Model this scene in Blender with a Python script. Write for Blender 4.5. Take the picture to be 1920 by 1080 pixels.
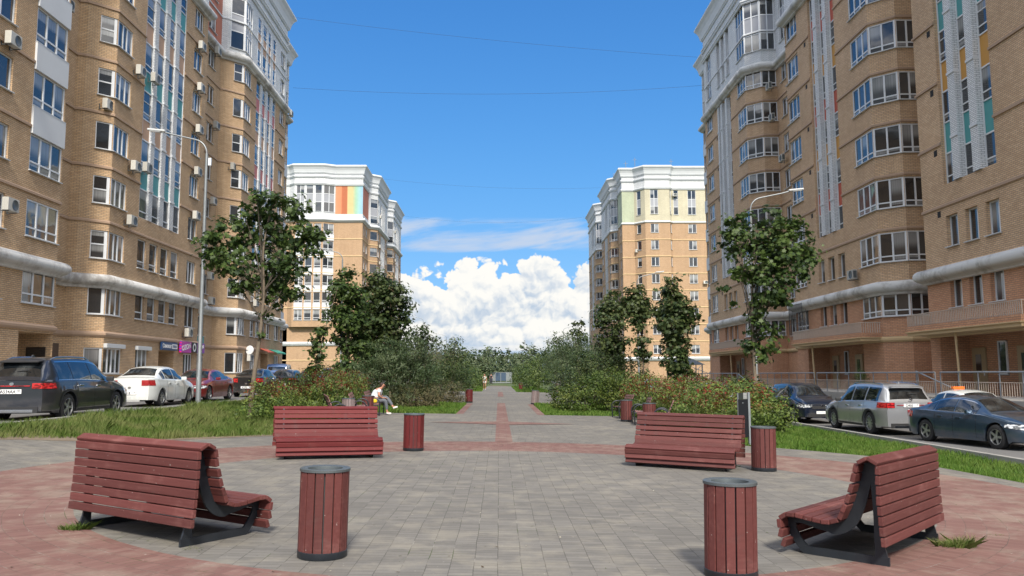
import bpy, bmesh, math, random
import numpy as np
from mathutils import Vector, Matrix
R = math.radians
for o in list(bpy.data.objects): bpy.data.objects.remove(o)
scene = bpy.context.scene
col = scene.collection
rnd = random.Random(7)
# ------------------------------------------------------------ camera
F_PX = 1534.0
pitch = math.atan(162 / F_PX); yaw = math.atan(25 / F_PX * math.cos(pitch)); roll = -0.005
fw = Vector((math.sin(yaw) * math.cos(pitch), math.cos(yaw) * math.cos(pitch), math.sin(pitch)))
rt = Vector((math.cos(yaw), -math.sin(yaw), 0)); up = rt.cross(fw)
r2 = rt * math.cos(roll) + up * math.sin(roll); u2 = -rt * math.sin(roll) + up * math.cos(roll)
cam_d = bpy.data.cameras.new('camera'); cam = bpy.data.objects.new('camera', cam_d); col.objects.link(cam)
cam_d.sensor_width = 36; cam_d.lens = 36 * F_PX / 1920; cam_d.clip_end = 9000; cam_d.clip_start = 0.1
cam.matrix_world = Matrix(((r2.x, u2.x, -fw.x, 0), (r2.y, u2.y, -fw.y, 0), (r2.z, u2.z, -fw.z, 1.6), (0, 0, 0, 1)))
scene.camera = cam
# ------------------------------------------------------------ light
SUN_EL, SUN_AZ = 42.0, 174.0       # azimuth clockwise from +Y: behind the camera, a little to the right
sd = bpy.data.lights.new('sun', 'SUN'); sun = bpy.data.objects.new('sun', sd); col.objects.link(sun)
sd.energy = 2.8; sd.angle = R(9.0); sd.color = (1.0, 0.93, 0.82)
sv = Vector((math.sin(R(SUN_AZ)) * math.cos(R(SUN_EL)), math.cos(R(SUN_AZ)) * math.cos(R(SUN_EL)), math.sin(R(SUN_EL))))
sun.rotation_euler = sv.to_track_quat('Z', 'Y').to_euler()
scene.view_settings.view_transform = 'Standard'; scene.view_settings.look = 'None'
scene.view_settings.exposure = 0.88; scene.view_settings.gamma = 1.0

class NT:
    """small helper to write node trees as expressions"""
    def __init__(s, tree): s.t = tree; s.n = tree.nodes; s.l = tree.links
    def _in(s, sock, v):
        if v is None: return
        if isinstance(v, bpy.types.NodeSocket): s.l.new(v, sock)
        else:
            try: sock.default_value = v
            except Exception:
                sock.default_value = tuple(v) + (1.0,) if len(v) == 3 else v
    def node(s, typ, ins=None, out=0, **attr):
        n = s.n.new(typ)
        for k, v in attr.items(): setattr(n, k, v)
        for k, v in (ins or {}).items(): s._in(n.inputs[k], v)
        return n.outputs[out] if out is not None else n
    def m(s, op, a, b=None, c=None, clamp=False):
        n = s.n.new('ShaderNodeMath'); n.operation = op; n.use_clamp = clamp
        for i, v in enumerate((a, b, c)): s._in(n.inputs[i], v) if v is not None else None
        return n.outputs[0]
    def mix(s, f, a, b, blend='MIX'):
        n = s.n.new('ShaderNodeMix'); n.data_type = 'RGBA'; n.blend_type = blend
        s._in(n.inputs[0], f)
        for i, v in ((6, a), (7, b)):
            if not isinstance(v, bpy.types.NodeSocket) and len(v) == 3: v = (*v, 1)
            s._in(n.inputs[i], v)
        return n.outputs[2]
    def sstep(s, x, a, b):
        n = s.n.new('ShaderNodeMapRange'); n.interpolation_type = 'SMOOTHSTEP'
        for i, v in enumerate((x, a, b, 0.0, 1.0)): s._in(n.inputs[i], v)
        return n.outputs[0]
    def noise(s, vec, scale, detail=3, rough=0.5, out=0, dist=0.0):
        return s.node('ShaderNodeTexNoise', {'Vector': vec, 'Scale': scale, 'Detail': detail, 'Roughness': rough, 'Distortion': dist}, out)
    def comb(s, x, y, z=0.0): return s.node('ShaderNodeCombineXYZ', {0: x, 1: y, 2: z})

def build_world():
    w = bpy.data.worlds.new('World'); scene.world = w; w.use_nodes = True
    t = w.node_tree; t.nodes.clear(); N = NT(t)
    sky = N.node('ShaderNodeTexSky', sky_type='NISHITA', sun_disc=False, sun_elevation=R(SUN_EL), sun_rotation=R(SUN_AZ), altitude=150.0, air_density=1.0, dust_density=0.6, ozone_density=2.2)
    d = N.node('ShaderNodeTexCoord', out=0)
    sep = N.node('ShaderNodeSeparateXYZ', {0: d}, None)
    x, y, z = sep.outputs
    az = N.m('ARCTAN2', x, y); el = N.m('ARCSINE', z)
    # deeper blue than the raw atmosphere, as a phone camera shows it
    rp = N.n.new('ShaderNodeValToRGB'); rp.color_ramp.interpolation = 'B_SPLINE'; el_ = rp.color_ramp.elements
    stops = [(0.0, (0.40, 0.60, 0.84)), (0.06, (0.30, 0.53, 0.83)), (0.17, (0.150, 0.435, 0.84)), (0.30, (0.085, 0.325, 0.76)), (0.44, (0.050, 0.235, 0.65)), (1.0, (0.040, 0.19, 0.56))]
    el_[0].position = 0; el_[0].color = (*stops[0][1], 1); el_[1].position = 1; el_[1].color = (*stops[-1][1], 1)
    for q, c in stops[1:-1]: e = el_.new(q); e.color = (*c, 1)
    N.l.new(N.m('MAXIMUM', z, 0.0), rp.inputs[0])
    grad = N.node('ShaderNodeVectorMath', {0: rp.outputs[0], 'Scale': 5.0}, operation='SCALE')
    skyc = N.mix(0.78, N.mix(1.0, sky, (0.36, 0.62, 0.86), 'MULTIPLY'), grad)
    # ---- cumulus bank low over the horizon
    sc = 9.0
    px = N.m('MULTIPLY', az, sc); py = N.m('MULTIPLY', el, sc * 1.05)
    wv = N.noise(N.comb(px, py, 3.1), 2.2, 4, 0.6, out=1)
    def domes(dx, dy, levels):
        v = N.node('ShaderNodeVectorMath', {0: N.comb(N.m('ADD', px, dx), N.m('ADD', py, dy), 0.0), 1: N.node('ShaderNodeVectorMath', {0: wv, 'Scale': 0.30}, operation='SCALE')}, operation='ADD')
        h = None
        for sc_, w_ in levels:
            d_ = N.node('ShaderNodeTexVoronoi', {'Vector': v, 'Scale': sc_}, 0, voronoi_dimensions='2D')
            t_ = N.m('MULTIPLY', N.m('SUBTRACT', 1.0, N.m('MULTIPLY', N.m('MULTIPLY', d_, d_), 1.3)), w_)
            h = t_ if h is None else N.m('ADD', h, t_)
        return h
    LV = ((2.3, 0.50), (5.3, 0.27), (12.0, 0.13), (27.0, 0.055))
    h0 = domes(0.0, 0.0, LV); h1 = domes(0.026, 0.060, LV)
    topn = N.noise(N.comb(N.m('MULTIPLY', az, 5.0), 4.7, 0.0), 1.6, 2, 0.5)
    top = N.m('ADD', 0.100, N.m('MULTIPLY', topn, 0.062))
    fld = N.m('ADD', N.m('DIVIDE', N.m('SUBTRACT', top, el), 0.022), N.m('MULTIPLY', N.m('SUBTRACT', h0, 0.65), 2.8))
    mask = N.m('MULTIPLY', N.sstep(fld, 0.0, 0.22), N.sstep(el, -0.02, 0.012))
    rel = N.m('MULTIPLY', N.m('SUBTRACT', h0, h1), 2.1)
    lo = N.noise(N.comb(N.m('MULTIPLY', az, 7.0), N.m('MULTIPLY', el, 13.0), 8.0), 1.5, 4, 0.5)
    lit = N.m('ADD', N.m('ADD', 0.70, rel), N.m('MULTIPLY', N.m('SUBTRACT', lo, 0.50), 1.25))
    lit = N.m('ADD', lit, N.m('MULTIPLY', N.sstep(fld, 1.4, 0.1), 0.22))
    lit = N.m('SUBTRACT', lit, N.m('MULTIPLY', N.sstep(el, 0.065, 0.020), 0.30), clamp=True)
    lit = N.sstep(lit, -0.02, 1.02)
    cc = N.mix(lit, (2.45, 2.95, 3.6), (4.75, 4.68, 4.45))
    hor = N.noise(N.comb(N.m('MULTIPLY', az, 6.0), N.m('MULTIPLY', el, 70.0), 2.0), 1.7, 4, 0.55)
    lowsky = N.mix(N.sstep(hor, 0.62, 0.38), (1.85, 2.7, 3.85), (3.9, 4.05, 4.15))
    cc = N.mix(N.m('MULTIPLY', N.sstep(el, 0.044, 0.022), 0.8), cc, lowsky)
    out = N.mix(mask, skyc, cc)
    # ---- thin streaks above the bank
    v = N.comb(N.m('MULTIPLY', az, 4.2), N.m('MULTIPLY', N.m('SUBTRACT', el, N.m('MULTIPLY', az, 0.12)), 24.0), 5.3)
    st = N.noise(v, 1.45, 5, 0.55, dist=0.25)
    win = N.m('MULTIPLY', N.sstep(el, 0.134, 0.156), N.sstep(el, 0.208, 0.182))
    dx = N.m('ABSOLUTE', N.m('SUBTRACT', az, 0.0))
    win = N.m('MULTIPLY', win, N.sstep(dx, 0.34, 0.10))
    st = N.m('MULTIPLY', N.sstep(N.m('MULTIPLY', st, win), 0.41, 0.63), 0.9)
    out = N.mix(st, out, (2.75, 3.2, 3.95))
    # ---- clouds added out of view, overhead and behind, for reflections and white fill
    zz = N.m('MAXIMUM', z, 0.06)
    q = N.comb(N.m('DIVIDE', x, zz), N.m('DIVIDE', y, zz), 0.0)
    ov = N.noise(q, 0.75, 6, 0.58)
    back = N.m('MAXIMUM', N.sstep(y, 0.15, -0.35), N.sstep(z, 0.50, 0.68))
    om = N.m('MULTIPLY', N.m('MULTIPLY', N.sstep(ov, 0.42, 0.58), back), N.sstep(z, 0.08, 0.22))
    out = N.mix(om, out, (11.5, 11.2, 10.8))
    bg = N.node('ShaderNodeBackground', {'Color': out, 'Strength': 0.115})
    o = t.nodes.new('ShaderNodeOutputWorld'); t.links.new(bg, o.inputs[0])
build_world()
scene.world.cycles.sampling_method = 'MANUAL'; scene.world.cycles.sample_map_resolution = 512
scene.cycles.max_bounces = 6; scene.cycles.diffuse_bounces = 3; scene.cycles.glossy_bounces = 3; scene.cycles.transparent_max_bounces = 8

# ------------------------------------------------------------ helpers
def link(o, parent=None):
    col.objects.link(o)
    if parent is not None: o.parent = parent
    return o
def tag(o, label=None, cat=None, group=None, kind=None):
    if label: o['label'] = label
    if cat: o['category'] = cat
    if group: o['group'] = group
    if kind: o['kind'] = kind
    return o
def empty(name, loc=(0, 0, 0), rz=0.0, label=None, cat=None, group=None, rot=None):
    o = bpy.data.objects.new(name, None); o.empty_display_size = 0.3; col.objects.link(o)
    o.location = loc; o.rotation_euler = rot if rot else (0, 0, rz)
    return tag(o, label, cat, group)
def copy_tree(o, parent=None):
    c = o.copy(); col.objects.link(c); c.parent = parent
    for ch in list(o.children): copy_tree(ch, c)
    return c

class MB:
    def __init__(s): s.v = []; s.f = []; s.uv = []; s.mi = []
    def face(s, pts, uv=None, m=0):
        b = len(s.v); s.v.extend([tuple(p) for p in pts]); s.f.append(tuple(range(b, b + len(pts))))
        s.uv.append(uv if uv else [(p[0] + p[1], p[2]) for p in pts]); s.mi.append(m)
    def box(s, c, size, rot=None, m=0, bev=0.0):
        hx, hy, hz = size[0] / 2, size[1] / 2, size[2] / 2
        P = [Vector((x, y, z)) for x in (-hx, hx) for y in (-hy, hy) for z in (-hz, hz)]
        if rot is not None: P = [rot @ p for p in P]
        c = Vector(c); P = [p + c for p in P]
        for q in ((0, 1, 3, 2), (4, 6, 7, 5), (0, 4, 5, 1), (2, 3, 7, 6), (0, 2, 6, 4), (1, 5, 7, 3)):
            s.face([P[i] for i in q], [(0, 0), (0, 1), (1, 1), (1, 0)], m)
    def tube(s, pts, rad, n=8, m=0, cap=True):
        pts = [Vector(p) for p in pts]
        if not hasattr(rad, '__len__'): rad = [rad] * len(pts)
        rings = []; a = None
        for i, p in enumerate(pts):
            t = (pts[min(i + 1, len(pts) - 1)] - pts[max(i - 1, 0)])
            t = t.normalized() if t.length > 1e-9 else Vector((0, 0, 1))
            if a is None:
                a = t.orthogonal().normalized()
            else:
                a = a - t * a.dot(t); a = a.normalized() if a.length > 1e-6 else t.orthogonal().normalized()
            b = t.cross(a)
            base = len(s.v)
            for k in range(n):
                an = 2 * math.pi * k / n
                s.v.append(tuple(p + (a * math.cos(an) + b * math.sin(an)) * rad[i]))
            rings.append(base)
        for i in range(len(rings) - 1):
            for k in range(n):
                k2 = (k + 1) % n
                s.f.append((rings[i] + k, rings[i] + k2, rings[i + 1] + k2, rings[i + 1] + k))
                s.uv.append([(k / n, i), ((k + 1) / n, i), ((k + 1) / n, i + 1), (k / n, i + 1)]); s.mi.append(m)
        if cap:
            for rb, rev in ((rings[0], True), (rings[-1], False)):
                idx = list(range(rb, rb + n))
                if rev: idx.reverse()
                s.f.append(tuple(idx)); s.uv.append([(0, 0)] * n); s.mi.append(m)
    def lathe(s, prof, c=(0, 0, 0), n=24, axis='z', m=0):
        base = len(s.v); k = len(prof)
        for i in range(n):
            an = 2 * math.pi * i / n
            for r, h in prof:
                if axis == 'z': p = (r * math.cos(an), r * math.sin(an), h)
                else: p = (h, r * math.cos(an), r * math.sin(an))
                s.v.append((p[0] + c[0], p[1] + c[1], p[2] + c[2]))
        for i in range(n):
            j = (i + 1) % n
            for q in range(k - 1):
                s.f.append((base + i * k + q, base + j * k + q, base + j * k + q + 1, base + i * k + q + 1))
                s.uv.append([(i, q), (i + 1, q), (i + 1, q + 1), (i, q + 1)]); s.mi.append(m)
    def extrude(s, prof, origin, ax, ay, vec, m=0):
        """polygon prof (a,b) in the plane (ax,ay) at origin, pushed along vec"""
        o = Vector(origin); ax = Vector(ax); ay = Vector(ay); vec = Vector(vec)
        A = [o + ax * a + ay * b for a, b in prof]; B = [p + vec for p in A]
        n = len(prof)
        s.face(A, None, m); s.face(B[::-1], None, m)
        for i in range(n):
            j = (i + 1) % n; s.face([A[j], A[i], B[i], B[j]], None, m)
    def build(s, name, mats, parent=None, smooth=False, merge=False, bevel=0.0, auto=None):
        me = bpy.data.meshes.new(name); me.from_pydata(s.v, [], s.f)
        uvl = me.uv_layers.new(name='UVMap')
        flat = [c for f in s.uv for p in f for c in p]
        uvl.data.foreach_set('uv', flat)
        if not isinstance(mats, (list, tuple)): mats = [mats]
        for m_ in mats: me.materials.append(m_)
        me.polygons.foreach_set('material_index', s.mi)
        if merge or bevel or smooth:
            bm = bmesh.new(); bm.from_mesh(me)
            bmesh.ops.remove_doubles(bm, verts=bm.verts, dist=0.0004)
            bmesh.ops.recalc_face_normals(bm, faces=bm.faces)
            if bevel:
                ed = [e for e in bm.edges if len(e.link_faces) == 2 and e.calc_face_angle(0) > 0.6]
                bmesh.ops.bevel(bm, geom=ed, offset=bevel, segments=2, affect='EDGES', profile=0.6, clamp_overlap=True)
            if smooth:
                for f in bm.faces: f.smooth = True
                for e in bm.edges:
                    if len(e.link_faces) == 2 and e.calc_face_angle(0) > (auto or 0.7): e.smooth = False
            bm.to_mesh(me); bm.free()
        me.update()
        o = bpy.data.objects.new(name, me)
        return link(o, parent)

# ------------------------------------------------------------ materials
MATS = {}
def material(name, fn):
    if name in MATS: return MATS[name]
    m = bpy.data.materials.new(name); m.use_nodes = True; t = m.node_tree
    p = t.nodes['Principled BSDF']; fn(NT(t), p, m); MATS[name] = m
    return m
def plain(name, c, rough=0.6, metal=0.0, var=0.12, scale=6.0, bump=0.0, coat=0.0, spec=0.5, rand=0.0):
    def fn(N, p, m):
        co = N.node('ShaderNodeTexCoord', out=3)
        n = N.noise(co, scale, 4, 0.6)
        a = tuple(max(0, k * (1 - var)) for k in c); b = tuple(min(1, k * (1 + var)) for k in c)
        cc = N.mix(n, a, b)
        if rand:
            oi = N.node('ShaderNodeObjectInfo', out=5)
            f = N.m('ADD', 1 - rand, N.m('MULTIPLY', oi, 2 * rand))
            cc = N.mix(1.0, cc, N.comb(f, f, f), 'MULTIPLY')
        N.l.new(cc, p.inputs['Base Color'])
        N._in(p.inputs['Roughness'], N.m('ADD', rough - 0.06, N.m('MULTIPLY', n, 0.12), clamp=True))
        p.inputs['Metallic'].default_value = metal; p.inputs['Coat Weight'].default_value = coat; p.inputs['Coat Roughness'].default_value = 0.03
        p.inputs['Specular IOR Level'].default_value = spec
        if bump:
            b_ = N.node('ShaderNodeBump', {'Height': N.noise(co, scale * 5, 4, 0.6), 'Strength': bump, 'Distance': 0.02})
            N.l.new(b_, p.inputs['Normal'])
    return material(name, fn)
def brick(name, c1, c2, mortar, bw=0.26, rh=0.085, ms=0.012, grime=0.10, bump=0.5):
    def fn(N, p, m):
        uv = N.node('ShaderNodeUVMap')
        n0 = N.node('ShaderNodeTexBrick', {'Vector': uv, 'Color1': (*c1, 1), 'Color2': (*c2, 1), 'Mortar': (*mortar, 1), 'Scale': 1.0, 'Mortar Size': ms, 'Mortar Smooth': 0.3, 'Bias': -0.1, 'Brick Width': bw, 'Row Height': rh}, None)
        big = N.noise(uv, 0.35, 5, 0.6); fine = N.noise(uv, 9.0, 3, 0.6)
        st = N.noise(N.node('ShaderNodeMapping', {0: uv, 'Scale': (1.6, 0.12, 1)}), 1.0, 4, 0.6)
        f = N.m('ADD', 1 - grime, N.m('MULTIPLY', big, grime * 2))
        f = N.m('MULTIPLY', f, N.m('ADD', 0.90, N.m('MULTIPLY', fine, 0.2)))
        f = N.m('MULTIPLY', f, N.m('ADD', 0.84, N.m('MULTIPLY', st, 0.32)))
        c = N.mix(1.0, n0.outputs[0], N.comb(f, f, f), 'MULTIPLY')
        N.l.new(c, p.inputs['Base Color']); p.inputs['Roughness'].default_value = 0.88; p.inputs['Specular IOR Level'].default_value = 0.25
        b = N.node('ShaderNodeBump', {'Height': n0.outputs[1], 'Strength': bump, 'Distance': 0.006}); b.node.invert = True
        N.l.new(b, p.inputs['Normal'])
    return material(name, fn)
M = {}
M['brick_tan'] = brick('brick_tan', (0.51, 0.335, 0.19), (0.62, 0.43, 0.26), (0.24, 0.19, 0.14), grime=0.20)
M['brick_tan2'] = brick('brick_tan2', (0.54, 0.36, 0.215), (0.65, 0.455, 0.285), (0.26, 0.20, 0.155), grime=0.20)
M['brick_red'] = brick('brick_red', (0.52, 0.27, 0.155), (0.61, 0.345, 0.21), (0.28, 0.18, 0.13), grime=0.18)
M['brick_orange'] = brick('brick_orange', (0.43, 0.275, 0.16), (0.50, 0.335, 0.205), (0.30, 0.215, 0.15), grime=0.16)
M['brick_white'] = brick('brick_white', (0.64, 0.655, 0.66), (0.74, 0.75, 0.75), (0.26, 0.27, 0.29), grime=0.10)
M['brick_cream'] = brick('brick_cream', (0.50, 0.46, 0.34), (0.58, 0.54, 0.41), (0.38, 0.35, 0.26), grime=0.22)
M['render_white'] = plain('render_white', (0.60, 0.62, 0.64), 0.8, var=0.10, scale=0.6)
M['render_red'] = plain('render_red', (0.46, 0.17, 0.11), 0.85, var=0.15, scale=0.8)
M['band'] = plain('band', (0.38, 0.265, 0.185), 0.85, var=0.15, scale=0.8)
M['band_dark'] = plain('band_dark', (0.10, 0.065, 0.045), 0.9, var=0.1)
M['band_cream'] = plain('band_cream', (0.52, 0.38, 0.21), 0.8, var=0.15, scale=0.7)
M['pvc'] = plain('pvc', (0.68, 0.70, 0.72), 0.35, var=0.04)
M['metal_sill'] = plain('metal_sill', (0.55, 0.57, 0.58), 0.4, var=0.08)
M['dark_void'] = plain('dark_void', (0.02, 0.02, 0.022), 0.9)
M['teal'] = plain('teal', (0.075, 0.30, 0.31), 0.55, var=0.1, scale=1.5)
M['peach'] = plain('peach', (0.50, 0.31, 0.19), 0.6, var=0.1, scale=1.5)
M['pink'] = plain('pink', (0.50, 0.16, 0.15), 0.6, var=0.1, scale=1.5)
M['ochre'] = plain('ochre', (0.52, 0.27, 0.06), 0.6, var=0.1, scale=1.5)
M['redpanel'] = plain('redpanel', (0.45, 0.09, 0.05), 0.6, var=0.1, scale=1.5)
M['grey_panel'] = plain('grey_panel', (0.30, 0.31, 0.34), 0.5, var=0.08, scale=1.5)
M['roofing'] = plain('roofing', (0.12, 0.12, 0.125), 0.8)
def f_tube(N, p, m):
    co = N.node('ShaderNodeTexCoord', out=3)
    n = N.noise(co, 0.55, 6, 0.65); n2 = N.noise(co, 3.0, 5, 0.7)
    k = N.sstep(N.m('ADD', n, N.m('MULTIPLY', n2, 0.35)), 0.62, 0.86)
    c = N.mix(N.m('MULTIPLY', k, 0.8), (0.60, 0.60, 0.585), (0.22, 0.20, 0.18))
    N.l.new(c, p.inputs['Base Color']); p.inputs['Roughness'].default_value = 0.75
M['tube'] = material('cornice_tube', f_tube)
def f_glass(N, p, m):
    oi = N.node('ShaderNodeObjectInfo', out=5)
    co = N.node('ShaderNodeUVMap')
    q = N.node('ShaderNodeTexNoise', {'Vector': N.comb(N.m('MULTIPLY', oi, 91.0), 0.0, N.node('ShaderNodeTexWhiteNoise', {'Vector': N.node('ShaderNodeVectorMath', {0: co}, operation='FLOOR')}, 0, noise_dimensions='2D')), 'Scale': 3.0})
    w = N.node('ShaderNodeTexWhiteNoise', {'Vector': N.node('ShaderNodeVectorMath', {0: N.node('ShaderNodeVectorMath', {0: co}, operation='FLOOR'), 1: N.comb(N.m('MULTIPLY', oi, 917.0), oi, 0.0)}, operation='ADD')}, 0, noise_dimensions='3D')
    fr = N.node('ShaderNodeVectorMath', {0: co}, operation='FRACTION')
    sx = N.node('ShaderNodeSeparateXYZ', {0: fr}, None)
    # curtains and blinds seen behind the pane
    cur = N.noise(N.comb(N.m('MULTIPLY', sx.outputs[0], 14.0), N.m('MULTIPLY', w, 30.0), 0.0), 1.0, 2, 0.5)
    cc = N.mix(cur, (0.12, 0.13, 0.135), (0.46, 0.46, 0.45))
    has = N.m('GREATER_THAN', w, 0.55)
    lo = N.m('MULTIPLY', has, N.sstep(sx.outputs[1], N.m('MULTIPLY', N.m('FRACT', N.m('MULTIPLY', w, 7.0)), 0.6), 0.62))
    dk = N.mix(N.m('FRACT', N.m('MULTIPLY', w, 13.0)), (0.012, 0.014, 0.017), (0.05, 0.052, 0.055))
    c = N.mix(N.m('MULTIPLY', lo, 0.85), dk, cc)
    N.l.new(c, p.inputs['Base Color']); p.inputs['Roughness'].default_value = 0.04
    p.inputs['IOR'].default_value = 1.65; p.inputs['Specular IOR Level'].default_value = 0.75
    geo = N.node('ShaderNodeTexCoord', out=3)
    b = N.node('ShaderNodeBump', {'Height': N.noise(geo, 0.9, 2, 0.4), 'Strength': 0.35, 'Distance': 0.02})
    N.l.new(b, p.inputs['Normal'])
M['glass'] = material('window_glass', f_glass)

def gz(x, y=0.0):
    """the ground falls gently from left to right, with a step down (or up) to each car lane"""
    ax = abs(x); s = -1 if x > 0 else 1
    if ax <= 8: h = 0.02 * ax
    elif ax <= 10.3: h = 0.16 + (ax - 8) / 2.3 * 0.34
    elif ax < 60: h = 0.5
    else: h = 0.5 * max(0, 1 - (ax - 60) / 200)
    return s * h
# ============================================================ BUILDINGS
def V2(p): return Vector((p[0], p[1]))
class Leafs:
    """frame + panes + sill of one window"""
    def __init__(s): s.fr = MB(); s.pn = MB(); s.sl = MB(); s.c = None
class Bld:
    def __init__(s, name, label, side, XM, y0=0.0, dz=0.0):
        s.side = side; s.XM = XM; s.y0 = y0; s.dz = dz; s.walls = MB(); s.wm = []; s.win = []; s.strips = []
        s.root = empty(name, (side * (XM + 7), y0 + 50, 0), 0, label, 'apartment building', 'apartment blocks along the promenade')
        s.off = Vector(s.root.location)
    def W(s, p): return Vector((s.side * (s.XM + p[0]), p[1] + s.y0))
    def mi(s, key):
        if key not in s.wm: s.wm.append(key)
        return s.wm.index(key)
    def put(s, mb, name, mats, smooth=False, **k):
        o = mb.build(name, mats, s.root, smooth, **k); o.location = -s.off; return o
    def nrm(s, t): return Vector((t.y, -t.x)) * (-s.side)
    def frame(s, A, B):
        a, b = s.W(A), s.W(B); t = (b - a); L = t.length; t = t / L
        return a, t, s.nrm(t), L
    def seg(s, A, B, z0, z1, key, holes=(), u0=0.0, rkey=None):
        """a straight stretch of wall with openings (ua,ub,za,zb,depth)"""
        a, t, n, L = s.frame(A, B); mb = s.walls; m = s.mi(key); rm = s.mi(rkey or key)
        z0 += s.dz; z1 += s.dz
        hs = [(max(0, h[0]), min(L, h[1]), max(z0, h[2] + s.dz), min(z1, h[3] + s.dz), h[4] if len(h) > 4 else 0.12) for h in holes]
        hs = [h for h in hs if h[1] > h[0] and h[3] > h[2]]
        us = sorted({0.0, L, *[h[0] for h in hs], *[h[1] for h in hs]})
        P = lambda u, z, dd=0.0: (a.x + t.x * u - n.x * dd, a.y + t.y * u - n.y * dd, z)
        for i in range(len(us) - 1):
            ua, ub = us[i], us[i + 1]
            if ub - ua < 1e-5: continue
            um = (ua + ub) / 2; cut = sorted([(h[2], h[3]) for h in hs if h[0] < um < h[1]])
            z = z0
            for c in cut + [(z1, z1)]:
                if c[0] - z > 1e-5:
                    mb.face([P(ua, z), P(ub, z), P(ub, c[0]), P(ua, c[0])], [(u0 + ua, z), (u0 + ub, z), (u0 + ub, c[0]), (u0 + ua, c[0])], m)
                z = max(z, c[1])
        for ua, ub, za, zb, dd in hs:
            for q, uvq in ((((ua, za, 0), (ua, zb, 0), (ua, zb, dd), (ua, za, dd)), 1), (((ub, za, 0), (ub, za, dd), (ub, zb, dd), (ub, zb, 0)), 1), (((ua, zb, 0), (ub, zb, 0), (ub, zb, dd), (ua, zb, dd)), 0), (((ua, za, 0), (ua, za, dd), (ub, za, dd), (ub, za, 0)), 0)):
                mb.face([P(*k) for k in q], [(u0 + k[0] + k[2], k[1] + (0 if uvq else k[2])) for k in q], rm)
    def leaf(s, L_, A, B, ua, ub, za, zb, dep=0.10, cols=(), low=0.0, fw=0.06, sill=True, shift=0, spand=None, post=(0, 0)):
        a, t, n, L = s.frame(A, B); za += s.dz; zb += s.dz
        t3 = Vector((t.x, t.y, 0)); n3 = Vector((n.x, n.y, 0)); rot = Matrix((t3, n3, Vector((0, 0, 1)))).transposed()
        O = Vector((a.x, a.y, 0)) - n3 * dep
        w, h = ub - ua, zb - za
        def bar(c0, c1, e0, e1, th=0.07, out=0.0):
            L_.fr.box(O + t3 * ((c0 + c1) / 2) + Vector((0, 0, (e0 + e1) / 2)) + n3 * out, (c1 - c0, th, e1 - e0), rot)
        bar(ua, ua + fw + post[0], za, zb); bar(ub - fw - post[1], ub, za, zb)
        bar(ua, ub, za, za + fw, 0.066); bar(ua, ub, zb - fw, zb, 0.066)
        xs = [ua + post[0]] + [ua + w * c for c in cols] + [ub - post[1]]
        for x in xs[1:-1]: bar(x - 0.045, x + 0.045, za + fw, zb - fw, 0.062)
        rows = [za, zb]
        if low: rows = [za, za + low, zb]; bar(ua + fw, ub - fw, za + low - 0.035, za + low + 0.035, 0.055)
        if spand:
            rows = [za, spand[0] + s.dz, spand[1] + s.dz, zb]
            for q in rows[1:3]: bar(ua + fw, ub - fw, q - 0.04, q + 0.04, 0.055)
        for i in range(len(xs) - 1):
            for j in range(len(rows) - 1):
                x0, x1, y0, y1 = xs[i] + 0.02, xs[i + 1] - 0.02, rows[j] + 0.02, rows[j + 1] - 0.02
                q = [O + t3 * x + Vector((0, 0, y)) - n3 * 0.012 for x, y in ((x0, y0), (x1, y0), (x1, y1), (x0, y1))]
                r0 = 0 if (len(rows) == 3 and j == 0) else 1
                uu = i + shift
                L_.pn.face(q, [(uu + 0.02, r0 + .02), (uu + .98, r0 + .02), (uu + .98, r0 + .98), (uu + 0.02, r0 + .98)], 1 if (spand and j == 1) else 0)
        if sill:
            L_.sl.box(O + t3 * ((ua + ub) / 2) + n3 * (dep / 2 + 0.045) + Vector((0, 0, za - 0.02)), (w + 0.10, dep + 0.13, 0.035), rot)
        c = O + t3 * ((ua + ub) / 2) + Vector((0, 0, (za + zb) / 2))
        if L_.c is None: L_.c = c
    def window(s, A, B, ua, ub, za, zb, **k):
        l = Leafs(); s.leaf(l, A, B, ua, ub, za, zb, **k); s.win.append(l); return l
    def sweep(s, poly, prof, name, mat, z, smooth=False, closed=False):
        """carry a closed profile (out, height) along the plan line"""
        P = [s.W(p) for p in poly]; n = len(P); offs = []
        for i in range(n):
            ns = []
            if i > 0: ns.append(s.nrm((P[i] - P[i - 1]).normalized()))
            if i < n - 1: ns.append(s.nrm((P[i + 1] - P[i]).normalized()))
            if len(ns) == 1: offs.append(ns[0])
            else:
                b = (ns[0] + ns[1]); b = b.normalized() if b.length > 1e-6 else ns[0]
                offs.append(b / max(0.35, b.dot(ns[0])))
        mb = MB(); k = len(prof)
        rings = [[(P[i].x + offs[i].x * o, P[i].y + offs[i].y * o, z + s.dz + h) for o, h in prof] for i in range(n)]
        for i in range(n - 1):
            L = (P[i + 1] - P[i]).length
            for j in range(k):
                j2 = (j + 1) % k
                mb.face([rings[i][j], rings[i + 1][j], rings[i + 1][j2], rings[i][j2]], [(0, prof[j][1]), (L, prof[j][1]), (L, prof[j2][1]), (0, prof[j2][1])])
        mb.face(rings[0]); mb.face(rings[-1][::-1])
        return s.put(mb, name, mat, smooth, auto=0.9)
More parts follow.
